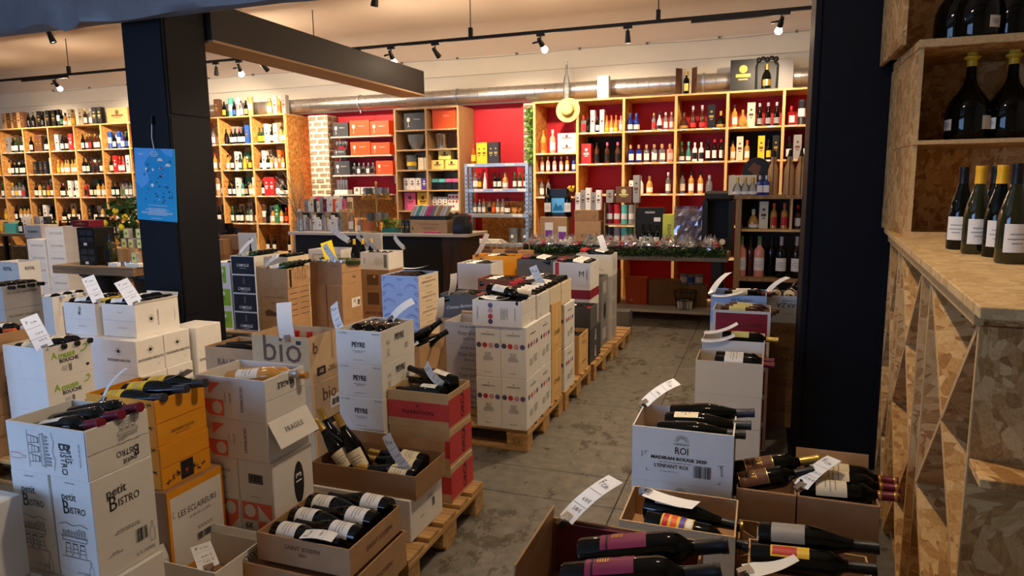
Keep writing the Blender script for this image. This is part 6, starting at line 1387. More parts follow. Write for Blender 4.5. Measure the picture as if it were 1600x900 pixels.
# ================================================================== counter
CT = empty('counter', (-4.84, 8.27, 0)); prop(CT, 'long dark counter with pale top in front of the oak shelf', 'counter')
bx('worktop', -1.36, -0.33, 1.01, 1.36, 0.36, 1.05, M['counter'], CT, 0.004)
bx('front_panel', -1.28, -0.26, 0.0, 0.98, -0.22, 1.01, M['blackm'], CT); bx('end_post', 0.985, -0.28, 0.0, 1.26, 0.30, 1.01, M['wenge'], CT); bx('end_post', -1.30, -0.25, 0.0, -1.285, 0.3, 1.01, M['wenge'], CT)
CZ = 1.0505
def cpx(px, y=8.25): return at_y(px, 355, y).x
# card and sachet display
dsp = empty('card_display', (cpx(503, 8.15), 8.20, CZ)); prop(dsp, 'grey two tier card display rack at the left end of the counter', 'display rack')
for k in range(4): bx('rack_side', -0.36+0.24*k-0.006, -0.12, 0, -0.36+0.24*k+0.006, 0.16, 0.26-0.0*k, M['greywood'], dsp)
for z, y in ((0.0, -0.12), (0.25, 0.0)): bx('rack_tray', -0.366, y, z, 0.366, y+0.15, z+0.012, M['greywood'], dsp)
bx('rack_back', -0.366, 0.16, 0, 0.366, 0.172, 0.40, M['greywood'], dsp)
cc = ['w','l','c','w','p','w','l','o','w','c','u','w','w','e','w']
for k in range(13):
    for t, (z, y) in enumerate(((0.0125, -0.08), (0.2625, 0.045))):
        o = gift_box(dsp.location.x-0.31+0.052*k, dsp.location.y+y+0.012*(k%2), CZ+z, 0.046, 0.035, 0.15+0.03*((k*5+t)%3), cc[(k*(3+t)+t)%15], f'{PW[cc[(k*(3+t)+t)%15]]} card pack in the {("lower","upper")[t]} tier of the card display, {ORD[k]} from the left', mark=(k%2==0), name='card_pack')
for k in range(9):
    gift_box(dsp.location.x-0.30+0.075*k, dsp.location.y+0.22, CZ, 0.07, 0.05, 0.46+0.02*(k%2), cc[(k*4)%15], f'tall patterned pouch behind the card display, {ORD[k]} from the left', name='pouch', cat='pouch')
gift_box(cpx(540), 8.30, CZ, 0.14, 0.16, 0.30, mat('honey_panel',(212,160,96),0.6), 'honey coloured wooden panel box beside the card display', mark=False); 
b = spirit('W', 'c', 'w', 'c', 'clear bottle with white label standing on the counter beside the card display', s=1.1); b.location = (cpx(550, 8.1), 8.1, CZ)
b = spirit('T', 'c', None, 's', 'tall grey glass bottle at the left end of the counter', s=1.0); b.location = (cpx(472, 8.05), 8.03, CZ)
tube_o = tube('swan_neck_tap', [(-6.12, 8.1, CZ), (-6.14, 8.1, CZ+0.15), (-6.15, 8.1, CZ+0.24), (-6.12, 8.1, CZ+0.29), (-6.08, 8.1, CZ+0.29)], 0.012, PC['w']); prop(tube_o, 'white curved hook stand at the left end of the counter', 'stand')
# golden display tree
GO = mat('gold_metal', (206,164,84), 0.3, metal=0.8)
tr = empty('tiered_stand', (cpx(590, 8.15), 8.15, CZ)); prop(tr, 'golden tiered stand with beads and little glass boxes on the counter', 'stand')
link('stem', lathe_me(((0,0),(0.07,0),(0.07,0.01),(0.03,0.03),(0.018,0.08),(0.03,0.13),(0.014,0.18),(0.012,0.34),(0.022,0.40),(0.012,0.45),(0.012,0.62),(0.02,0.66),(0,0.68)), 16, 60), tr, GO)
for z, r in ((0.14, 0.17), (0.43, 0.20)): link('plate', lathe_me(((0,z),(r,z),(r+0.01,z+0.02),(r-0.003,z+0.008),(0,z+0.008)), 24, 50), tr, GO)
bm = bmesh.new(); rb_ = random.Random(2)
for k in range(110):
    a = rb_.uniform(0, 6.28); r = rb_.uniform(0.10, 0.20); v = bmesh.ops.create_icosphere(bm, subdivisions=1, radius=0.014, matrix=Matrix.Translation((r*math.cos(a), r*math.sin(a), 0.455+rb_.uniform(0, 0.05))))
o = link('gold_beads', bm_mesh(bm, 60), tr, GO); o['kind'] = 'stuff'
for t, (z, n, r) in enumerate(((0.148, 7, 0.12), (0.47, 7, 0.14))):
    for k in range(n): link('glass_box', box_me(0.075, 0.05, 0.11), tr, _MT['clear_glass'], loc=(r*math.cos(6.28*k/n), r*math.sin(6.28*k/n), z), rot=(0, 0, 6.28*k/n+1.57))
for k in range(7): link('silver_lid', box_me(0.07, 0.046, 0.012), tr, M['steel'], loc=(0.14*math.cos(6.28*k/7), 0.14*math.sin(6.28*k/7), 0.581), rot=(0, 0, 6.28*k/7+1.57))
o = gift_box(cpx(572), 8.33, CZ, 0.30, 0.1, 0.16, mat('copper_sachet',(206,120,60),0.4), 'copper orange sachet box behind the golden stand', mark=False)
b = spirit('S', 'c', 'w', 's', 'little clear bottle in front of the golden stand', s=0.8); b.location = (cpx(563, 8.05), 8.04, CZ)
# small green plant box
def foliage(name, n, box, leaf, m, seed, parent=None, up=0.4):
    bm = bmesh.new(); rn = random.Random(seed)
    for k in range(n):
        p = Vector((rn.uniform(-1,1)*box[0], rn.uniform(-1,1)*box[1], rn.uniform(0,1)*box[2]))
        d = Vector((rn.gauss(0,1), rn.gauss(0,1), rn.gauss(up,0.8))).normalized(); s = d.cross(Vector((rn.random(), rn.random(), 1))).normalized(); L = leaf*rn.uniform(0.7, 1.3)
        vs = [bm.verts.new(p), bm.verts.new(p+d*L*0.5+s*L*0.28), bm.verts.new(p+d*L), bm.verts.new(p+d*L*0.5-s*L*0.28)]; bm.faces.new(vs)
    me = bpy.data.meshes.new('foliage'); bm.to_mesh(me); bm.free(); return link(name, me, parent, m)
pl = empty('small_plant', (cpx(613, 8.1), 8.08, CZ)); prop(pl, 'small bright green plant in a low box on the counter', 'plant')
bx('planter', -0.11, -0.06, 0, 0.11, 0.06, 0.06, GL['t'], pl); f = foliage('foliage', 420, (0.12, 0.06, 0.13), 0.035, M['leaf2'], 3, pl); f.location = (0, 0, 0.04); f['kind'] = 'stuff'
# kraft crate with pastel sachets
wbx = link('kraft_display_box', box_me(0.60, 0.24, 0.17, 0.003), None, M['kraft_l'], loc=(cpx(671, 8.1), 8.12, CZ)); prop(wbx, 'long kraft display box carrying pastel sachets on the counter', 'box')
put_prints(wbx, (0.60,0.24,0.17), [T('front','BISCUITS DE PROVENCE',0.05,0.03,0.025,'inkb'), SPR('front',0.05,-0.02,0.24,0.03,3,'inkb'), RC('front',-0.2,-0.04,-0.18,-0.01,'inkb')])
tray_ = link('sachet_tray', box_me(0.52, 0.16, 0.05), None, M['black'], loc=(wbx.location.x+0.02, 8.10, CZ+0.1705)); prop(tray_, 'black tray of slanting sachets on the kraft display box', 'tray')
for k, c in enumerate(('c','w','t','w','w','p','p','l','c','a','c','w')):
    o = gift_box(wbx.location.x-0.23+0.042*k, 8.09, CZ+0.2215, 0.034, 0.11, 0.15, c, f'{PW[c]} sachet in the black tray, {ORD[k]} from the left', mark=False, name='sachet'); o.rotation_euler = (0, R(28), 0)
for k in range(2): gift_box(cpx(631+7*k, 8.0), 8.0, CZ, 0.045, 0.04, 0.17, 'k', f'slim black pack with white rings before the kraft display box, {("left","right")[k]}', name='slim_pack')
o = gift_box(cpx(675, 8.0), 7.985, CZ, 0.22, 0.05, 0.025, 'p', 'flat salmon packet lying in front of the kraft display box', mark=False)
bag = link('gift_bag', lathe_me(((0,0),(0.12,0),(0.13,0.05),(0.11,0.22),(0.07,0.25),(0,0.25)), 12, 50, 0.7), None, M['black'], loc=(cpx(721, 8.05), 8.08, CZ), rot=(0, 0, 0.3)); prop(bag, 'shiny black gift bag with red ribbons at the right end of the counter', 'bag')
for k in range(7): link('red_bow', lathe_me(((0,0),(0.02,0.004),(0.024,0.02),(0.012,0.035),(0,0.035)), 8, 60), bag, PC['r' if k % 3 else 'w'], loc=(0.11*math.sin(k*1.9), -0.06+0.02*math.cos(k*2.3), 0.12+0.022*k))
# ================================================================== gift table with garland
GT = empty('gift_table', (-1.56, 8.45, 0)); prop(GT, 'long grey wooden table of wrapped gift baskets with a green garland edge', 'table')
TZ = 0.86
bx('table_top', -1.20, -0.42, TZ-0.09, 1.21, 0.48, TZ, M['greywood'], GT, 0.004)
for x, y in ((-1.12, -0.36), (1.09, -0.36), (-1.12, 0.4), (1.09, 0.4), (-0.35, 0.4)): bx('leg', x-0.05, y-0.05, 0, x+0.05, y+0.05, TZ-0.09, M['black'], GT)
bx('lower_shelf', -1.15, -0.1, 0.10, 1.10, 0.75, 0.13, M['counter'], GT)
gl_ = foliage('leaf_garland', 3600, (1.20, 0.03, 0.085), 0.034, M['leaf'], 8, None, 0.0); gl_.location = (-1.56, 8.015, TZ-0.035); prop(gl_, 'dark green leaf garland along the front edge of the gift table', 'garland'); gl_['kind'] = 'stuff'
def gift_basket(x, y, z, w, d, label, acc, seed):
    o = link('gift_basket', tray_me(w, d, 0.07, 0.006), None, M['black'] if acc[0] != 'r' else PC['u'], loc=(x, y, z)); prop(o, label, 'gift basket')
    rn = random.Random(seed)
    for k in range(5):
        c = rn.choice(acc + ['w', 'n']); link('packed_treat', lathe_me(((0,0),(0.028,0.003),(0.033,0.03),(0.028,0.06),(0.02,0.07),(0,0.07)), 10, 50), o, PC[c], loc=(-w*0.36+w*0.18*k, rn.uniform(-0.06, 0.04), 0.045), rot=(rn.uniform(-0.4, 0.4), rn.uniform(-0.4, 0.4), 0))
    bm = bmesh.new(); n, m_ = 22, 7; V = []
    for i in range(m_+1):
        t = i/m_; row = []
        for k in range(n):
            a = 2*math.pi*k/n; r = (1-t**2.6*0.62)*(1+rn.uniform(-0.13, 0.13)); row.append(bm.verts.new((w*0.52*r*math.cos(a), d*0.54*r*math.sin(a), 0.02+0.125*t**0.8+rn.uniform(-0.014, 0.014)+(0.07 if t == 1 else 0)*rn.random())))
        V.append(row)
    for i in range(m_):
        for k in range(n): bm.faces.new((V[i][k], V[i][(k+1)%n], V[i+1][(k+1)%n], V[i+1][k]))
    link('cellophane_wrap', bm_mesh(bm), o, _MT['cellophane'])
    link('bow', lathe_me(((0,0),(0.018,0.003),(0.022,0.016),(0.01,0.03),(0,0.03)), 9, 60), o, PC[acc[0]], loc=(0.01, -d*0.22, 0.13))
pxs = [838, 862, 892, 924, 955, 985, 1012, 1042, 1074, 1110]
acs = [['r'], ['w'], ['w'], ['g'], ['r'], ['r'], ['g'], ['r'], ['g'], ['w']]
for k, px in enumerate(pxs):
    gift_basket(at_y(px, 372, 8.22).x, 8.20+0.05*(k%2), TZ+0.0005, 0.25, 0.26, f'cellophane wrapped gift basket with {PW[acs[k][0]]} bow, {ORD[k]} from the left on the gift table', acs[k]+['r'], k+3)
def tb(px): return at_y(px, 340, 8.70).x
# back rank on the table
for k, (px, w, h, c) in enumerate(((868, 0.36, 0.38, 'kraft'), (921, 0.34, 0.33, 'kraft'))):
    o = carton(tb(px)+w/2, 8.60, TZ+0.0005, w, 0.24, h, c, ['kraft carton with violet notices behind the gift baskets', 'kraft carton with handwriting behind the gift baskets'][k], prints=[T('front','T. Choc\'s',0.03,-0.02,0.06,'ink',6)] if k else None, name='storage_carton')
    if k == 0:
        for q, (u, c2) in enumerate(((-0.06, 'inkp'), (0.12, 'inkp'))):
            s = link('notice_sheet', poly_me([rect_pts(-0.055, -0.10, 0.055, 0.10)], t=0.001), o, PC['w']); on_face(s, 'front', (w,0.24,h), u, 0.02-0.05*q, 0, 0.001)
            bx_ = link('printed_panel', poly_me([rect_pts(-0.05, -0.09, 0.05, 0.0+0.03*q)]), s, mat('violet_print', (130,60,160), 0.5), loc=(0, 0, 0.0016))
carton(tb(919)+0.16, 8.60, TZ+0.3310, 0.32, 0.22, 0.14, 'kraft_d', 'flat kraft carton on the handwritten carton behind the gift baskets', prints=[ART('front',line_art([[(-0.14,0.02),(-0.1,0.05),(-0.08,0.03)],[(0.08,0.0),(0.1,-0.03),(0.13,0.02)]],0.006),0,0,'leaf')], name='storage_carton')
for k, px in enumerate((857, 888)):
    b = wine_bottle('bdx', 'k', 'k', 'w', f'dark wine bottle standing on the kraft carton beside the blue picture, {("left","right")[k]} one', seg=14); b.location = (tb(px), 8.68, TZ+0.3815); b.scale = (1.25,)*3
o = gift_box(tb(872), 8.72, TZ+0.3815, 0.30, 0.04, 0.36, 'k', 'black presentation case with a blue picture between two dark bottles', mark=False); c = link('blue_picture', poly_me([rect_pts(-0.09, -0.13, 0.09, 0.06)]), o, M['poster_l']); on_face(c, 'front', (0.30,0.04,0.36), 0, 0, 0, 0.001)
c2 = link('printed_shape', poly_me([[(-0.07,-0.10),(0.07,-0.10),(0.04,-0.02),(0.0,-0.05),(-0.03,0.0)]]), o, M['poster_d']); on_face(c2, 'front', (0.30,0.04,0.36), 0, 0, 0, 0.0014)
# yellow flower sprig
sp_ = tube('flower_stem', [(tb(903), 8.63, TZ+0.4712), (tb(900), 8.62, TZ+0.62), (tb(896), 8.60, TZ+0.72)], 0.004, M['leaf']); prop(sp_, 'sprig of yellow blossom beside the dark bottles', 'flower')
for k in range(9): link('blossom', lathe_me(((0,0),(0.016,0.006),(0.02,0.018),(0.008,0.026),(0,0.024)), 8, 60), sp_, PC['y'], loc=(tb(896)+0.03*math.sin(k*2.4), 8.59+0.02*math.cos(k*1.7), TZ+0.70+0.018*(k%4)))
for k in range(5): gift_box(tb(905+8*k), 8.66, TZ+0.4715, 0.065, 0.08, 0.22+0.03*(k%3), ['w','l','w','l','w'][k], f'printed grey-white pack on the flat kraft carton, {ORD[k]} from the left')
# tin shelf
ts = empty('tin_shelf', (tb(970), 8.72, TZ)); prop(ts, 'small wooden two tier shelf of coloured tins behind the gift baskets', 'shelf')
for z in (0.0, 0.28): bx('shelf_board', -0.20, -0.1, z, 0.20, 0.1, z+0.015, M['tablew'], ts)
for x in (-0.20, 0.185): bx('shelf_side', x, -0.1, 0, x+0.015, 0.1, 0.56, M['tablew'], ts)
for r_ in range(2):
    for k in range(4):
        o = link('tin', lathe_me(((0,0),(0.04,0),(0.04,0.225),(0.042,0.225),(0.042,0.24),(0,0.24)), 14, 40), None, PC[['u','r','t','l'][k] if r_ else ['e','l','t','g'][k]], loc=(ts.location.x-0.138+0.092*k, 8.70, TZ+0.0155+0.28*r_)); prop(o, f'printed tin on the {("lower","upper")[r_]} board of the tin shelf, {ORD[k]} from the left', 'tin')
        link('tin_label', arc_me(0.0405, 0.06, 0.13, 1.0, 8), o, PC['w'])
gift_box(tb(975), 8.72, TZ+0.5615, 0.20, 0.12, 0.20, 'n', 'brown box with picture on top of the tin shelf'); gift_box(tb(994), 8.72, TZ+0.5615, 0.08, 0.1, 0.34, 'l', 'tall narrow grey panel box above the tin shelf')
gift_box(tb(953), 8.72, TZ+0.5615, 0.09, 0.1, 0.16, 'l', 'small grey tin box on top of the tin shelf')
# bags
bk = gift_box(tb(1017), 8.70, TZ+0.0005, 0.33, 0.16, 0.50, M['blackm'], 'black bottle carrier with a cut-out handle behind the gift baskets', mark=False, name='bottle_carrier', cat='carrier'); 
hc = link('handle_slot', box_me(0.12, 0.004, 0.025), bk, PC['l'], loc=(0, -0.081, 0.43)); bx('price_sticker', 0.05, -0.083, 0.33, 0.13, -0.081, 0.38, PC['w'], bk)
for k in range(3):
    b = wine_bottle('bdx', 'k', 'k', 'w', f'dark bottle in front of the black bottle carrier, {ORD[k]} from the left', seg=12); b.location = (tb(1007+11*k), 8.56, TZ+0.0005)
b = gift_box(tb(1047), 8.66, TZ+0.0005, 0.15, 0.12, 0.42, mat('lime_bag',(196,200,70),0.5), 'tall lime green gift bag with a script word', mark=False, name='gift_bag', cat='bag'); c = link('lettering', text_me('Spritz', 0.08), b, M['ink']); on_face(c, 'front', (0.15,0.12,0.42), 0, 0, R(90), 0.001)
sb_ = gift_box(tb(1079), 8.66, TZ+0.0005, 0.34, 0.16, 0.48, 'a', 'tall gift bag under shiny cellophane behind the gift baskets', mark=False, name='gift_bag', cat='bag')
bm = bmesh.new(); rn = random.Random(4); V = [[bm.verts.new((-0.18+0.36*i/9, -0.10+rn.uniform(-0.025, 0.025), -0.0+0.52*j/9)) for i in range(10)] for j in range(10)]
for j in range(9):
    for i in range(9): bm.faces.new((V[j][i], V[j][i+1], V[j+1][i+1], V[j+1][i]))
link('cellophane_wrap', bm_mesh(bm), sb_, mat('foil_film', (150,160,200), 0.15, metal=0.8, alpha=0.75))
pr = empty('presentation_box', (tb(1123), 8.62, TZ+0.0005)); prop(pr, 'black presentation box with an open window at the right end of the gift table', 'box')
bx('box_base', -0.18, -0.1, 0, 0.18, 0.1, 0.14, M['blackm'], pr); bx('box_back', -0.18, 0.08, 0.14, 0.18, 0.1, 0.60, M['blackm'], pr)
for x in (-0.18, 0.12): bx('box_side', x, -0.1, 0.14, x+0.06, 0.08, 0.58, M['blackm'], pr)
bx('box_lid', -0.16, -0.1, 0.58, 0.16, 0.1, 0.70, M['blackm'], pr, 0.03)
for k in range(2): link('round_badge', lathe_me(((0,0),(0.035,0),(0.035,0.004),(0,0.004)), 14), pr, PC['w'], loc=(-0.06+0.12*k, -0.101, 0.10), rot=(R(90), 0, 0))
# under the table
carton(tb(995)+0.14, 8.70, 0.131, 0.27, 0.2, 0.34, mat('orange_storage_card',(214,84,24),0.6), 'orange box under the gift table', name='storage_box', cat='box', prints=[T('front','fill',-0.06,-0.12,0.04,'whiteink')])
carton(tb(1041)+0.2, 8.72, 0.131, 0.40, 0.2, 0.32, 'kraft_d', 'brown carton under the gift table', name='storage_carton'); carton(tb(955)+0.1, 8.65, 0.131, 0.24, 0.24, 0.42, 'kraft_d', 'shaded brown carton under the left half of the gift table', name='storage_carton')
carton(-2.35, 8.6, 0.131, 0.34, 0.25, 0.36, 'grey', 'grey carton under the left end of the gift table', name='storage_carton')
wr = empty('wire_basket', (tb(1076), 8.55, 0.1305)); prop(wr, 'black wire basket of jars under the gift table', 'basket')
bm = bmesh.new()
for k in range(12): a = 6.283*k/12; tube_bm(bm, [(0.10*math.cos(a), 0.10*math.sin(a), 0), (0.14*math.cos(a), 0.12*math.sin(a), 0.22)], 0.004, 5)
link('basket_wires', bm_mesh(bm), wr, M['black'])
for r, z in ((0.10, 0.0), (0.12, 0.11), (0.14, 0.22)): tube('basket_ring', [(r*math.cos(6.283*k/16), r*0.88*math.sin(6.283*k/16), z) for k in range(17)], 0.005, M['black'], wr, 5)
for k in range(5):
    o = link('jar', lathe_me(((0,0),(0.036,0),(0.038,0.07),(0.03,0.085),(0.034,0.087),(0.034,0.1),(0,0.1)), 12, 40), None, PC['l' if k % 2 else 'w'], loc=(wr.location.x-0.06+0.06*(k%3), 8.52+0.07*(k//3), 0.134)); prop(o, f'small jar in the wire basket under the table, {ORD[k]} of five', 'jar')
for k in range(3):
    o = link('preserve_can', lathe_me(((0,0),(0.05,0),(0.05,0.13),(0,0.13)), 14, 40), None, PC['l'], loc=(tb(1070+12*k), 8.78, 0.40)); prop(o, f'labelled can on the back of the lower table shelf, {ORD[k]} from the left', 'can'); link('tin_label', arc_me(0.0505, 0.03, 0.1, 1.2, 8), o, PC['b' if k == 1 else 'w'])
o = bx('can_riser', tb(1070)-0.1, 8.70, 0.1305, tb(1094)+0.1, 8.86, 0.3995, M['crate']); prop(o, 'low wooden riser under the labelled cans', 'riser')
# ================================================================== crate shelf right of the gift table
kx0 = at_y(1148, 370, 8.0).x; kz1 = at_y(1150, 311, 8.0).z; kz0 = at_y(1150, 433, 8.0).z; kzm = at_y(1200, 359, 8.0).z
KS = empty('crate_shelf', (kx0, 8.0, 0)); prop(KS, 'brown wooden crate shelf with bottles left of the right pillar', 'shelf')
KW = 1.15
bx('side_panel', 0, 0, 0, 0.06, 0.42, kz1, M['crate'], KS); bx('side_panel', KW-0.04, 0, 0, KW, 0.42, kz1, M['crate'], KS); bx('top_board', -0.02, -0.02, kz1, KW, 0.42, kz1+0.04, M['crate'], KS)
bx('shelf_board', 0.061, 0, kz0-0.04, KW-0.041, 0.42, kz0, M['crate'], KS); bx('shelf_board', 0.061, 0.06, kzm-0.025, KW-0.041, 0.42, kzm, M['pine'], KS); bx('shelf_board', 0.061, 0, 0.08, KW-0.041, 0.42, 0.11, M['crate'], KS)
bx('divider', 0.56, 0.08, kzm, 0.585, 0.42, kz1-0.001, M['pinev'], KS); bx('back_panel', 0.061, 0.42, 0, KW-0.041, 0.435, kz1, mat('dark_back_panel',(40,22,18),0.7), KS)
fill_bay(kx0+0.13, kx0+0.56, 8.2, kzm+0.0005, 'Dowc Bc Woro Woro', 'upper tier, crate shelf', kz1-kzm); fill_bay(kx0+0.60, kx0+0.95, 8.2, kzm+0.0005, 'Wnwr Gkwk Be Be', 'upper tier right half, crate shelf', kz1-kzm)
for k, (px, g_, l_, c_) in enumerate(((1157, 'p', 'w', 'g'), (1171, 'n', None, 'k'), (1185, 'p', 'w', 'g'), (1204, 'k', None, 'k'), (1219, 'k', 'w', 's'), (1243, 'k', 'w', 's'))):
    b = wine_bottle('bdx', g_, c_, l_, f'large bottle standing in the lower tier of the crate shelf, {ORD[k]} from the left', seg=14); b.location = (at_y(px, 430, 8.12).x, 8.10+0.09*(k in (1, 3)), kz0+0.0005); b.scale = (1.5, 1.5, min(1.5, (kzm-0.03-kz0)/0.302))
for k, px in enumerate((1170, 1188, 1205, 1225)):
    gift_box(at_y(px, 445, 8.2).x, 8.2, 0.1105, 0.13, 0.12, max(0.2, kz0-0.30), 'c' if k % 2 else 'a', f'pale pack on the bottom board of the crate shelf, {ORD[k]} from the left')
# on top of the crate shelf
kt = kz1+0.0405
for k, px in enumerate((1207, 1232, 1250)):
    o = link('wrapped_bottle', lathe_me(((0,0),(0.055,0),(0.058,0.02),(0.056,0.27),(0.04,0.32),(0.022,0.36),(0.03,0.38),(0.026,0.41),(0,0.41)), 12, 50), None, PC['a'], loc=(at_y(px, 300, 8.15).x, 8.18, kt)); prop(o, f'paper wrapped bottle in black wire on the crate shelf, {ORD[k]} from the left', 'bottle')
    for q in range(4): tube('wire', [(0.06*math.cos(q*1.57), 0.06*math.sin(q*1.57), 0.0), (0.062*math.cos(q*1.57), 0.062*math.sin(q*1.57), 0.26), (0.015*math.cos(q*1.57), 0.015*math.sin(q*1.57), 0.44)], 0.004, M['black'], o, 5)
    link('wire_top', lathe_me(((0.012,0.40),(0.02,0.42),(0.016,0.48),(0,0.49)), 8, 50), o, M['black'])
o = link('round_plaque', lathe_me(((0,0),(0.15,0),(0.155,0.01),(0.15,0.02),(0,0.02)), 24, 40), None, M['black']); orient(o, (at_y(1182, 272, 8.3).x, 8.34, kt+0.26), (0, -1, 0)); prop(o, 'dark round globe plaque on a stand above the crate shelf', 'plaque')
bx('plaque_foot', -0.012, -0.26, -0.0, 0.012, 0.0, 0.02, M['black'], o); c = link('printed_shape', poly_me([[(-0.1,0.02),(-0.03,0.1),(0.05,0.05),(0.02,-0.02),(0.08,-0.08),(-0.02,-0.09),(-0.04,-0.02)]]), o, PC['n'], loc=(0, 0, 0.021))
for k in range(5):
    b = spirit('D' if k < 3 else 'S', 'c' if k < 3 else 'b', 'w', 'd' if k < 3 else 's', f'{("round clear bottle", "small blue bottle")[k > 2]} on top of the crate shelf, {ORD[k]} from the left', s=0.9); b.location = (at_y((1152, 1164, 1176, 1187, 1197)[k], 300, 8.1).x, 8.08, kt)
o = gift_box(at_y(1160, 290, 8.3).x, 8.32, kt, 0.30, 0.05, 0.22, 'c', 'cream backing box behind the round clear bottles on the crate shelf', mark=False)
# ================================================================== poster on the left pillar
po = link('map_poster', box_me(0.415, 0.006, 0.575), None, M['poster'], loc=(-4.612, 4.294-0.012, 1.40), rot=(0, R(3.2), 0)); prop(po, 'bright blue illustrated map poster hanging on the left navy pillar', 'poster')
rn = random.Random(9)
def pshape(pts, m, lift): c = link('printed_shape', poly_me([pts]), po, m); on_face(c, 'front', (0.415,0.006,0.575), 0, 0, 0, lift)
pshape([(-0.2075,0.02),(-0.2075,0.287),(0.02,0.287),(-0.06,0.22),(-0.11,0.17),(-0.08,0.10),(-0.06,0.04),(-0.09,0.0),(-0.15,-0.03)], M['poster_l'], 0.0008)
pshape([(0.06,0.287),(0.2,0.287),(0.19,0.22),(0.12,0.24)], M['poster_l'], 0.0008)
for k in range(46):
    u, v, s = rn.uniform(-0.11, 0.17), rn.uniform(-0.14, 0.2), rn.uniform(0.006, 0.018); m = rn.choice((M['poster_d'], M['poster_d'], PC['w'], M['navyc'], PC['r'], M['leaf'], M['poster_l']))
    pshape([(u+s*rn.uniform(0.6,1.2)*math.cos(a), v+s*rn.uniform(0.5,0.9)*math.sin(a)) for a in [6.283*q/7 for q in range(7)]], m, 0.0012+0.00002*k)
for k, (u, v) in enumerate(((0.06, 0.19), (0.14, 0.15))): pshape([(u-0.03,v),(u-0.02,v+0.018),(u,v+0.024),(u+0.02,v+0.016),(u+0.032,v)], PC['w'], 0.0022)
put_prints(po, (0.415,0.006,0.575), [SPR('front',-0.0,0.245,0.11,0.05,4,'whiteink'), SPR('front',0.02,-0.165,0.20,0.008,1,'whiteink'), SPR('front',0.01,-0.215,0.33,0.06,6,'whiteink'), SPR('front',0.0,-0.268,0.2,0.008,1,'whiteink'), SPR('front',-0.14,0.24,0.08,0.02,2,'whiteink')])
cord = tube('poster_cord', [(-4.60, 4.292, 1.975), (-4.62, 4.288, 2.08), (-4.615, 4.289, 2.19)], 0.004, PC['w'], po) if False else None
hk = tube('hanging_cord', [(0.0, -0.002, 0.57), (-0.015, -0.004, 0.66), (-0.012, 0.0, 0.78)], 0.0035, PC['w'], po); link('cord_hook', lathe_me(((0,0),(0.012,0),(0.012,0.05),(0.006,0.07),(0,0.07)), 10, 40), po, M['black'], loc=(-0.012, 0.002, 0.76))
# leaf garland on the narrow brick pier
lg_ = foliage('hanging_garland', 420, (0.05, 0.04, 0.75), 0.06, M['leaf2'], 12, None, -0.5); lg_.location = (-3.13, 9.44, 1.98); prop(lg_, 'pale green leaf garland hanging on the narrow brick pier', 'garland'); lg_['kind'] = 'stuff'
# ================================================================== left side stacks
pallet(-3.62, 2.50, 'wooden pallet under the green lettered white cartons'); pallet(-4.00, 3.45, 'wooden pallet under the crest printed white cartons in front of the left pillar'); pallet(-4.05, 2.12-0.45, 'wooden pallet under the big brown cartons at the left edge'); pallet(-5.62, 3.55, 'wooden pallet under the upside down lettered cartons at the left edge')
aa = stack(-4.04, 2.38, 0.85, [dict(w=0.36,d=0.48,h=0.2353,m='kraft',label=f'big brown carton at the left edge, {n}',op=(k==0),prints=[T('right','DENIS CHARLES',-0.03,0.0,0.03,'inkb'), T('right','2023',0.16,0.005,0.03,'inkb')]) for k, n in enumerate(('open top one','middle one','lowest one'))])
for i in range(3):
    b = wine_bottle('bdx', 'k', ['e','o','w'][i], 'w', f'bottle lying in the big brown carton at the left edge, {POSW[3][i]}', seg=14); orient_lying(b, (-4.34, 2.50+0.1*i, 0.825), (1, 0.35, 0.08), 0.3)
price_tag((-4.06, 2.44, 0.85), (-4.12, 2.42, 1.02), (0.5, 0.8, 0.2), 'price tag cut off by the left edge of the photo above the brown carton')
def amuse(): return [T('right','A',-0.085,0.035,0.055,'green',0,0.9,0.02), T('right','muse',-0.01,0.032,0.05,'green',4,0.95,0.03), T('right','BOUCHE',0.0,0.0,0.03,'ink',2,0.95,0.03), ART('right',line_art([[(0.075,0.03),(0.10,0.035),(0.115,0.055),(0.105,0.07),(0.09,0.06)]],0.007),0,0,'green'), SPR('right',-0.03,-0.045,0.04,0.03,4,'inkg'), RC('right',-0.005,-0.065,0.012,-0.025,'inkg'), RC('right',0.10,-0.06,0.118,-0.045,'ink')]
bb = stack(-3.65, 2.56, 0.80, [dict(w=0.32,d=0.283,h=0.182 if k < 3 else 0.11,m='white',label=f'white carton with green lettering, {n}',op=(k==0),prints=amuse()) for k, n in enumerate(('open top one','second from the top','third from the top','lowest'))])
for i in range(3):
    b = wine_bottle('bdx', 'k', 'k', 'c', f'bottle lying in the green lettered carton, {POSW[3][i]}', seg=14); orient_lying(b, (-3.93, 2.62+0.08*i, 0.765), (1, 0.2, 0.08), 0.3)
price_tag((-3.665, 2.585, 0.80), (-3.79, 2.60, 0.965), (0.55, 0.8, 0.25), 'white price tag clipped to the green lettered carton', wdt=0.085, txt=('9,50 €', '8,55 €'))
def crest(f, k=0): return [ART(f,line_art([[(0.02*math.cos(a*0.5), 0.026*math.sin(a*0.5)) for a in range(14)],[(-0.035,0.0),(-0.022,0.0)],[(0.022,0),(0.035,0)]],0.0025),0,0.045,'inkg'), DC(f,0,0.045,0.013,'ink'), T(f,'SAUVIGNARD AINE & FILS',0,-0.02,0.026,'ink',0,0.72,0.01), SPR(f,0.06,-0.07,0.04,0.01,2)]
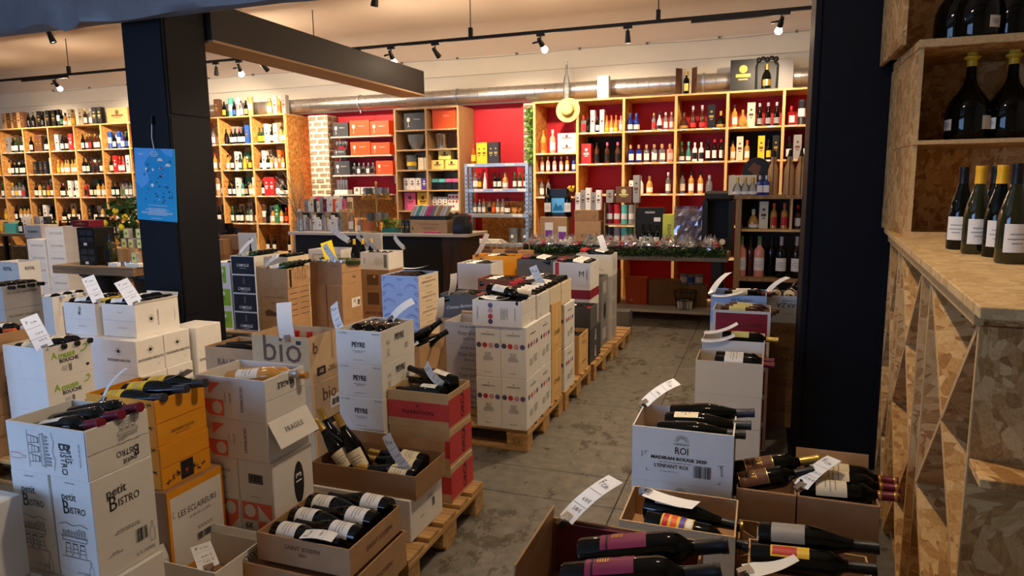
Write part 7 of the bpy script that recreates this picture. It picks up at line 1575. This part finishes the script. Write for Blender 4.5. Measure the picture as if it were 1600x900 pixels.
cs = carton(-4.10, 3.55, 0.618, 0.31, 0.38, 0.232, 'white', 'open white carton with a sideways crest in front of the left pillar', op=True, seam='front', prints=[SPR('front',0.02,0.06,0.10,0.008,1), SPR('front',0.03,-0.05,0.09,0.008,1), ART('right',line_art([[(0.02*math.cos(a*0.5), 0.026*math.sin(a*0.5)) for a in range(14)]],0.0025),-0.06,0,'inkg'), DC('right',-0.06,0.0,0.013,'ink'), T('right','SAUVIGNARD',0.0,0.0,0.022,'ink',90,0.85), SPR('right',0.15,0,0.12,0.012,2,'inkg',90)], flaps=(('back',-20,0.04),('right',-30,0.02)))
lay(cs, 4, 'the open crest carton before the left pillar', 'bdx', 'k', 'k', 'w', d=(1, 0.15, 0.10), seg=14, drop=0.035)
cl = carton(-4.45, 3.53, 0.615, 0.315, 0.34, 0.232, 'white', 'open white carton with a small green monogram left of the crest carton', op=True, seam='front', prints=[ART('front',line_art([[(0,0.035),(0,-0.03)],[(0,0.035),(0.016,0.03),(0.016,0.014),(0,0.01)],[(-0.016,-0.02),(0.016,0.0)],[(0.016,-0.02),(-0.016,0.0)]],0.005),0.0,0.055,'leaf'), SPR('front',0.02,-0.05,0.08,0.008,1)])
lay(cl, 3, 'the monogram carton left of the crest carton', 'bdx', 'k', 'y', 'w', d=(1, 0.2, 0.10), seg=14, drop=0.03)
for k, (x, y) in enumerate(((-4.02, 3.46), (-4.02, 3.70))):
    carton(x, y, 0.37, 0.33, 0.235, 0.246, 'white', f'white crest carton in the layer below the open crest carton, {("front","rear")[k]} one', prints=(crest('front') if k == 0 else [])+crest('right'))
    carton(x+0.01, y, 0.144, 0.33, 0.235, 0.225, 'white', f'white crest carton in the lowest layer before the left pillar, {("front","rear")[k]} one', prints=crest('right'))
carton(-4.37, 3.50, 0.144, 0.33, 0.30, 0.47, 'white', 'tall white carton under the monogram carton')
carton(-3.985, 3.96, 0.144, 0.25, 0.26, 0.47, 'white', 'upright white crest carton behind the lower crest cartons against the pillar', prints=crest('right'))
price_tag((-4.52, 3.62, 0.85), (-4.66, 3.66, 1.02), (0.6, 0.75, 0.3), 'white price tag standing in the monogram carton', wdt=0.085)
price_tag((-4.14, 3.60, 0.855), (-4.36, 3.68, 1.0), (0.6, 0.75, 0.3), 'white price tag standing in the open crest carton before the pillar', wdt=0.095)
# brown carton between the green lettered and the yellow stack
nb = carton(-2.92, 2.52, 0.30, 0.40, 0.32, 0.26, 'kraft_d', 'open brown carton with white capped bottles behind the amber yellow carton', op=True)
carton(-2.92, 2.52, 0.0, 0.40, 0.32, 0.30, 'kraft_d', 'brown carton under the open one behind the amber yellow carton')
for i in range(3):
    b = wine_bottle('bgn', 'k', 'w', 'w', f'white labelled bottle in the brown carton behind the yellow stack, {POSW[3][i]}', seg=16); orient_lying(b, (-3.22, 2.60+0.09*i, 0.525), (1, 0.15, 0.1), 0.3)
# upside down lettered cartons, left edge
ee = stack(-5.66, 3.70, 0.90, [dict(w=0.34,d=0.31,h=0.189,m='grey',label=f'pale grey carton with upside down lettering, {n}',op=(k==0),seam='right',prints=[T('right','POUR DEMI BOUTEILLE X 6' if False else 'IGP DEMAIN GRIGIO X6',0,0.035,0.026,'ink',180,0.9)]) for k, n in enumerate(('open top one with bottle necks','second one','third one','lowest one'))])
for i in range(4):
    b = wine_bottle('bdx', 'k', 'k', None, f'bottle neck pointing out of the upside down lettered carton, {POSW[4][i]}', seg=14); orient_lying(b, (-5.90, 3.74+0.08*i, 0.875), (1, 0.05, 0.04))
dd = stack(-6.63, 4.80, 0.60, [dict(w=0.20,d=0.42,h=0.20,m='white',label=f'narrow white carton behind the monogram carton, {n}',op=(k==0)) for k, n in enumerate(('open top one','second one','lowest one'))])
for i in range(3):
    b = wine_bottle('bdx', 'k', 'w', 'w', f'white capped bottle in the narrow white carton, {POSW[3][i]}', seg=12); orient_lying(b, (-6.86, 4.87+0.13*i, 0.565), (1, 0.1, 0.12))
d3 = stack(-5.55, 4.35, 0.62, [dict(w=0.34,d=0.30,h=0.207,m='kraft_l' if k else 'white',label=f'carton behind the crest cartons and below the wooden table, {n}',op=(k==0)) for k, n in enumerate(('open white one','middle one','lowest one'))])
lay(d3[0], 3, 'the white carton below the wooden table', 'bdx', 'k', 'k', 'w', seg=12)
ff = [carton(at_z(28, 410, 0.86).x, at_z(28, 410, 0.86).y, 0.66, 0.36, 0.25, 0.20, 'white', 'white carton with a stacked black wordmark at the left edge', op=True, prints=[T('front','ROYAL',0,0.02,0.06,'ink',0,0.7,0.03), T('right','ROYAL',0,0.02,0.05,'ink',0,0.7,0.03)])]
p0 = at_z(28, 410, 0.86)
carton(p0.x, p0.y, 0.0, 0.36, 0.25, 0.66, 'white', 'tall white carton carrying the wordmark carton at the left edge')
# white carton wall
w0 = at_z(98, 355, 1.164)
for c_ in range(2):
    for k in range(6 if c_ == 0 else 5):
        carton(w0.x-c_*0.35, w0.y-0.02*c_, 0.144+0.17*k, 0.342, 0.30, 0.17, 'white', f'white carton with thin grey script in the carton wall, {("right","left")[c_]} column, {ORD[k]} from below', op=(c_ == 0 and k == 5), prints=[T('front','HAUTS COLLONGS',0.03,0,0.034,'inkg',0,0.75), SPR('right',0.06,0.0,0.10,0.006,1), ART('front',line_art([[(-0.13,0.05),(-0.1,0.02),(-0.09,-0.03)]],0.003),0,0,'inkg')])
pallet(w0.x+0.1, w0.y-0.1, 'wooden pallet under the white carton wall at the left')
carton(at_z(63, 352, 1.08).x, at_z(63, 352, 1.08).y, 0.86, 0.40, 0.30, 0.22, 'white', 'white lettered carton behind the white carton wall', prints=[T('front','VILLEMARINE',0,0,0.05,'ink',0,0.8,0.02)], name='wine_carton')
q0 = at_z(63, 352, 1.08); carton(q0.x, q0.y, 0.0, 0.40, 0.30, 0.86, 'kraft_d', 'tall brown carton behind the white carton wall')
# ---- rustic table on urn feet
tz = 0.80
t0 = at_z(81, 414, tz); t1 = at_z(215, 418, tz)
TB = empty('rustic_table', ((t0.x+t1.x)/2, t0.y+0.42, 0)); prop(TB, 'rustic plank table on two black urn shaped pedestals by the left pillar', 'table')
L2 = (t1.x-t0.x)/2
for k in range(3): bx('plank', -L2, -0.42+0.28*k+0.001, tz-0.095, L2, -0.42+0.28*(k+1)-0.001, tz, M['tablew'], TB, 0.003)
urn = ((0,0),(0.20,0),(0.20,0.03),(0.14,0.06),(0.09,0.14),(0.075,0.24),(0.10,0.34),(0.16,0.46),(0.20,0.58),(0.21,0.64),(0.24,0.66),(0.24,0.704),(0,0.704))
for x in (-L2+0.33, L2-0.12): link('urn_pedestal', lathe_me(urn, 24, 50), TB, M['black'], loc=(x, -0.05, 0))
def tp(px, py, dy=0.0): return at_z(px, py, tz+0.0005)
def onT(px, y): return at_y(px, 400, y).x
yb = t0.y+0.16
for k in range(2):
    o = gift_box(onT(146, yb), yb+0.06, tz+0.0005+0.215*k, 0.27, 0.26, 0.213, 'k', f'black printed box on the rustic table, {("lower","upper")[k]} of two', mark=False, name='printed_box')
    for (u, v, w_, h_, c_) in ((-0.05, 0.05, 0.10, 0.06, 'e'), (0.06, 0.05, 0.09, 0.06, 'e'), (-0.05, -0.03, 0.10, 0.05, 'e'), (0.06, -0.03, 0.09, 0.05, 'e'), (-0.02, -0.08, 0.05, 0.03, 'w')):
        c = link('printed_panel', cached(('pp', w_, h_), lambda: poly_me([rect_pts(-w_/2, -h_/2, w_/2, h_/2)])), o, PC[c_]); on_face(c, 'front', (0.27,0.26,0.213), u, v, 0, 0.0008)
o = gift_box(onT(143, yb+0.1), yb+0.1, tz+0.431, 0.26, 0.2, 0.075, 'u', 'dark red flat box on the black printed boxes'); 
b = spirit('Q', 'x', 'k', 'k', 'olive oil bottle with dark label standing on the rustic table', s=1.35); b.location = (onT(174, yb), yb, tz+0.0005)
o = gift_box(onT(200, yb+0.3), yb+0.32, tz+0.0005, 0.46, 0.22, 0.17, 'a', 'pale wooden box under the lemon tins on the rustic table', mark=False)
def lemon_tin(x, y, z, label):
    o = link('lemon_tin', box_me(0.085, 0.06, 0.115, 0.004), None, PC['l'], loc=(x, y, z)); prop(o, label, 'tin')
    c = link('label', poly_me([rect_pts(-0.03, -0.05, 0.035, 0.05)]), o, mat('lemon_label',(232,226,140),0.5)); on_face(c, 'front', (0.085,0.06,0.115), 0.004, 0, 0, 0.0008)
    c = link('printed_leaf', cached('plf', lambda: poly_me([disc_pts(0, 0, 0.017, 12)])), o, M['leaf2']); on_face(c, 'front', (0.085,0.06,0.115), 0.004, 0, 0, 0.0012)
xx = onT(196, yb+0.25)
for k, (dx, dz) in enumerate(((0.0, 0), (0.105, 0), (0.05, 0.116), (0.24, 0), (0.24, 0.116))): lemon_tin(xx+dx, yb+0.27, tz+0.171+dz, f'lemon tin stacked on the pale wooden box, {ORD[k]} of five')
lemon_tin(onT(212, yb-0.03), yb-0.03, tz+0.0405, 'single lemon tin standing on the white box at the table edge')
for k, (px, w_) in enumerate(((181, 0.14), (212, 0.19))): gift_box(onT(px, yb-0.05), yb-0.05, tz+0.0005, w_, 0.10, 0.04, 'w', f'flat white box at the front of the rustic table, {("left","right")[k]}', mark=False)
for k in range(3):
    o = link('silver_napkin_ring', lathe_me(((0.03,0),(0.034,0),(0.034,0.05),(0.03,0.05),(0.03,0)), 14, 40), None, M['steel'], loc=(onT(192+5*k, yb), yb-0.03+0.03*k, tz+0.0005)); prop(o, f'small silver ring on the rustic table, {ORD[k]} from the left', 'ring')
# lemon tree
lt = empty('lemon_tree', (onT(196, 6.75), 6.9, 0.0)); prop(lt, 'potted lemon tree with yellow fruit behind the rustic table', 'plant')
link('pot', lathe_me(((0,0),(0.16,0),(0.2,0.34),(0.21,0.36),(0.21,0.40),(0.18,0.40),(0,0.38)), 20, 50), lt, M['soil']); tube('trunk', [(0, 0, 0.38), (0.02, 0, 0.8), (0.0, 0.02, 1.2)], [0.03, 0.025, 0.012], M['tablew'], lt)
f = foliage('foliage', 420, (0.26, 0.22, 0.62), 0.12, M['leaf'], 31, lt); f.location = (0, 0, 0.90); f['kind'] = 'stuff'
for k, (x, z) in enumerate(((-0.02, 1.38), (0.06, 1.17), (-0.22, 1.22), (0.14, 1.30), (-0.1, 1.02))): link('lemon', lathe_me(((0,-0.045),(0.02,-0.04),(0.036,-0.01),(0.036,0.012),(0.02,0.038),(0,0.046)), 12, 60), lt, M['lemon'], loc=(x, -0.22, z))
# ---- low display table and odds and ends before the left shelving
dt = empty('display_table', (-11.3, 8.85, 0)); prop(dt, 'dark low display table in front of the left shelving', 'table')
bx('table_top', -2.6, -0.4, 0.86, 2.2, 0.4, 0.90, M['tablew'], dt)
for x in (-2.5, -0.3, 2.1):
    for y in (-0.35, 0.35): bx('leg', x-0.03, y-0.03, 0, x+0.03, y+0.03, 0.86, M['black'], dt)
def dtp(px, y=8.7): return at_y(px, 350, y).x
o = gift_box(dtp(24), 8.7, 0.9005, 0.26, 0.22, 0.18, 't', 'teal basket box on the low display table', mark=False)
items = [(5,'Woyk'),(38,'Wkwk'),(44,'Bw'),(62,'Bl'),(70,'Bw'),(77,'Be'),(90,'Wgwk'),(100,'Gkwk'),(112,'Wkwk'),(120,'Bk'),(150,'Wkwk'),(158,'Bk'),(166,'Bk'),(182,'Wkwk'),(190,'Wnwk')]
for k, (px, q) in enumerate(items): fill_bay(dtp(px)-0.05, dtp(px)+0.05, 8.65, 0.9005, q, f'{ORD[k%14]} place on the low display table' + (' far end' if k > 13 else ''), 0.4)
dk_ = carton(-8.05, 7.7, 0.0, 0.9, 0.5, 0.80, 'kraft_d', 'low brown platform box before the bays right of the left pillar', name='platform_box', cat='box')
def pp(px): return at_y(px, 370, 7.85).x
carton(pp(383), 7.75, 0.8005, 0.36, 0.26, 0.20, 'kraft', 'open kraft carton with dark bottles before the left shelving', name='wine_carton')
for k in range(3): gift_box(pp(347+5*k), 7.82+0.1*k, 0.8005, 0.10, 0.1, 0.42-0.06*k, 'e' if k != 1 else 'k', f'dark slim box beside the left pillar, {ORD[k]} from the left')
kc2 = stack(-7.02, 7.6, 0.95, [dict(w=0.38,d=0.3,h=0.25 if k else 0.2,m='kraft_d' if k else 'kraft',label=f'kraft carton between the left shelving and the counter, {n}') for k, n in enumerate(('top one','second one','third one','lowest one'))])
po2 = gift_box(-6.62, 7.62, 0.5, 0.30, 0.02, 0.55, 'w', 'white card with a bottle picture standing left of the counter', mark=False, name='info_card', cat='sign'); c = link('bottle_picture', poly_me([[(-0.03,-0.2),(0.03,-0.2),(0.03,0.02),(0.012,0.08),(0.012,0.2),(-0.012,0.2),(-0.012,0.08),(-0.03,0.02)]]), po2, M['navyc']); on_face(c, 'front', (0.30,0.02,0.55), 0.05, 0, 0, 0.001)
carton(-6.45, 7.6, 0.0, 0.42, 0.4, 0.50, 'kraft', 'brown carton carrying the bottle picture card left of the counter')
# dry twigs in a grey vase
tw = empty('twig_vase', (at_y(448, 300, 8.6).x, 8.85, 0.0)); prop(tw, 'tall grey vase of dry twigs left of the counter', 'vase')
link('vase_body', lathe_me(((0,0),(0.12,0),(0.14,0.3),(0.09,0.9),(0.06,1.1),(0.075,1.15),(0.06,1.15),(0,1.1)), 16, 50), tw, PC['l'])
bm = bmesh.new(); rn = random.Random(6)
for k in range(26):
    a = rn.uniform(-0.5, 0.35); h_ = rn.uniform(0.3, 0.85); tube_bm(bm, [(0,0,1.1), (a*0.3, rn.uniform(-0.1,0.1), 1.1+h_*0.6), (a*0.9, rn.uniform(-0.15,0.15), 1.1+h_)], 0.004, 4)
o = link('twigs', bm_mesh(bm), tw, mat('dry_twig', (120,104,84), 0.8)); o['kind'] = 'stuff'
# paper bags with handles behind the second rank of cartons
for k in range(4):
    x = at_y(757+20*k, 400, 7.2).x; o = gift_box(x, 7.3, 0.0, 0.16, 0.12, 0.93, 'a' if k % 2 else 'n', f'kraft bottle bag with string handle behind the pallet row, {ORD[k]} from the left', mark=False, name='bottle_bag', cat='bag')
    tube('bag_handle', [(-0.045, 0, 0.92), (-0.04, 0, 1.0), (0, 0, 1.03), (0.04, 0, 1.0), (0.045, 0, 0.92)], 0.005, PC['a'], o, 6)
# ================================================================== lamps
def L8(px): return at_y(px, 110, 8.0).x
lamp(L8(85), 8.0, 3.40, (L8(85)-0.4, 9.6, 1.9), 'reflector spotlight on the rear track left of the left pillar', energy=SHELF, angle=95)
lamp(L8(338), 8.0, 3.40, (-8.8, 9.6, 1.9), 'round black spotlight on the rear track just right of the left pillar', kind='can', energy=SHELF, angle=95)
lamp(L8(374), 8.0, 3.40, (-7.6, 9.6, 1.9), 'glaring lit spotlight on the rear track', energy=SHELF, angle=85, bright=True)
lamp(L8(412), 8.0, 3.40, (-6.0, 9.6, 1.9), 'small can spotlight on the rear track right of the glaring one', kind='can', energy=SHELF, angle=85)
lamp(L8(612), 8.0, 3.40, (-4.6, 9.6, 1.9), 'reflector spotlight on the rear track at the end of the side beam', energy=SHELF*1.4, angle=85)
lamp(L8(681), 8.0, 3.40, (-3.4, 9.6, 1.9), 'small can spotlight on the rear track above the red wall', kind='can', energy=SHELF, angle=85)
lamp(L8(845), 8.0, 3.40, (-2.0, 9.6, 1.9), 'reflector spotlight on the rear track above the straw hat', energy=SHELF, angle=90)
lamp(0.1, 8.0, 3.40, (-0.3, 9.6, 1.9), 'reflector spotlight on the rear track hidden by the right pillar', energy=SHELF*0.7, angle=90)
lamp(-12.6, 8.0, 3.40, (-12.8, 9.6, 1.9), 'reflector spotlight at the far left end of the rear track', energy=SHELF, angle=95)
lamp(-1.5, 8.0, 3.40, (-1.5, 8.35, 0.9), 'added can spotlight on the rear track brightening the gift table', kind='can', energy=SHELF*0.35, angle=80)  # extra lamp added to brighten the gift table
lamp(-5.0, 8.0, 3.40, (-4.9, 8.2, 1.0), 'added can spotlight on the rear track brightening the counter', kind='can', energy=SHELF*0.35, angle=80)  # likewise an added lamp, lifts the light on the counter
for k, (x, tx, e_) in enumerate(((-9.0, -9.4, 1.0), (-6.0, -7.0, 1.0), (-2.3, -3.9, 1.1), (-0.3, -2.5, 1.2), (0.6, -0.2, 0.3))):
    lamp(x, 5.55, 3.40, (tx, 5.3, 0.3), f'spotlight on the middle track, {ORD[k]} from the left', kind='can', energy=MID*e_, angle=95)
for k, (x, tx, ty, e_) in enumerate(((-3.2, -4.3, 2.9, 0.9), (-0.2, -1.9, 2.5, 1.1), (-0.5, 0.7, 2.5, 1.0))):
    lamp(x, 2.2, 3.40, (tx, ty, 0.3), f'spotlight on the front track, {ORD[k]} from the left', kind='can', energy=FRONT*e_, angle=85)
lamp(at_y(77, 44, 5.55).x, 5.55, 3.40, (at_y(77, 44, 5.55).x+0.8, 6.0, 0.6), 'small black lamp head peeking below the dark blue girder at the left', kind='can', energy=0)
lamp(at_y(587, 4, 5.55).x, 5.55, 3.40, (at_y(587, 4, 5.55).x-0.8, 6.0, 0.6), 'black lamp head at the top edge above the side beam', kind='can', energy=0)
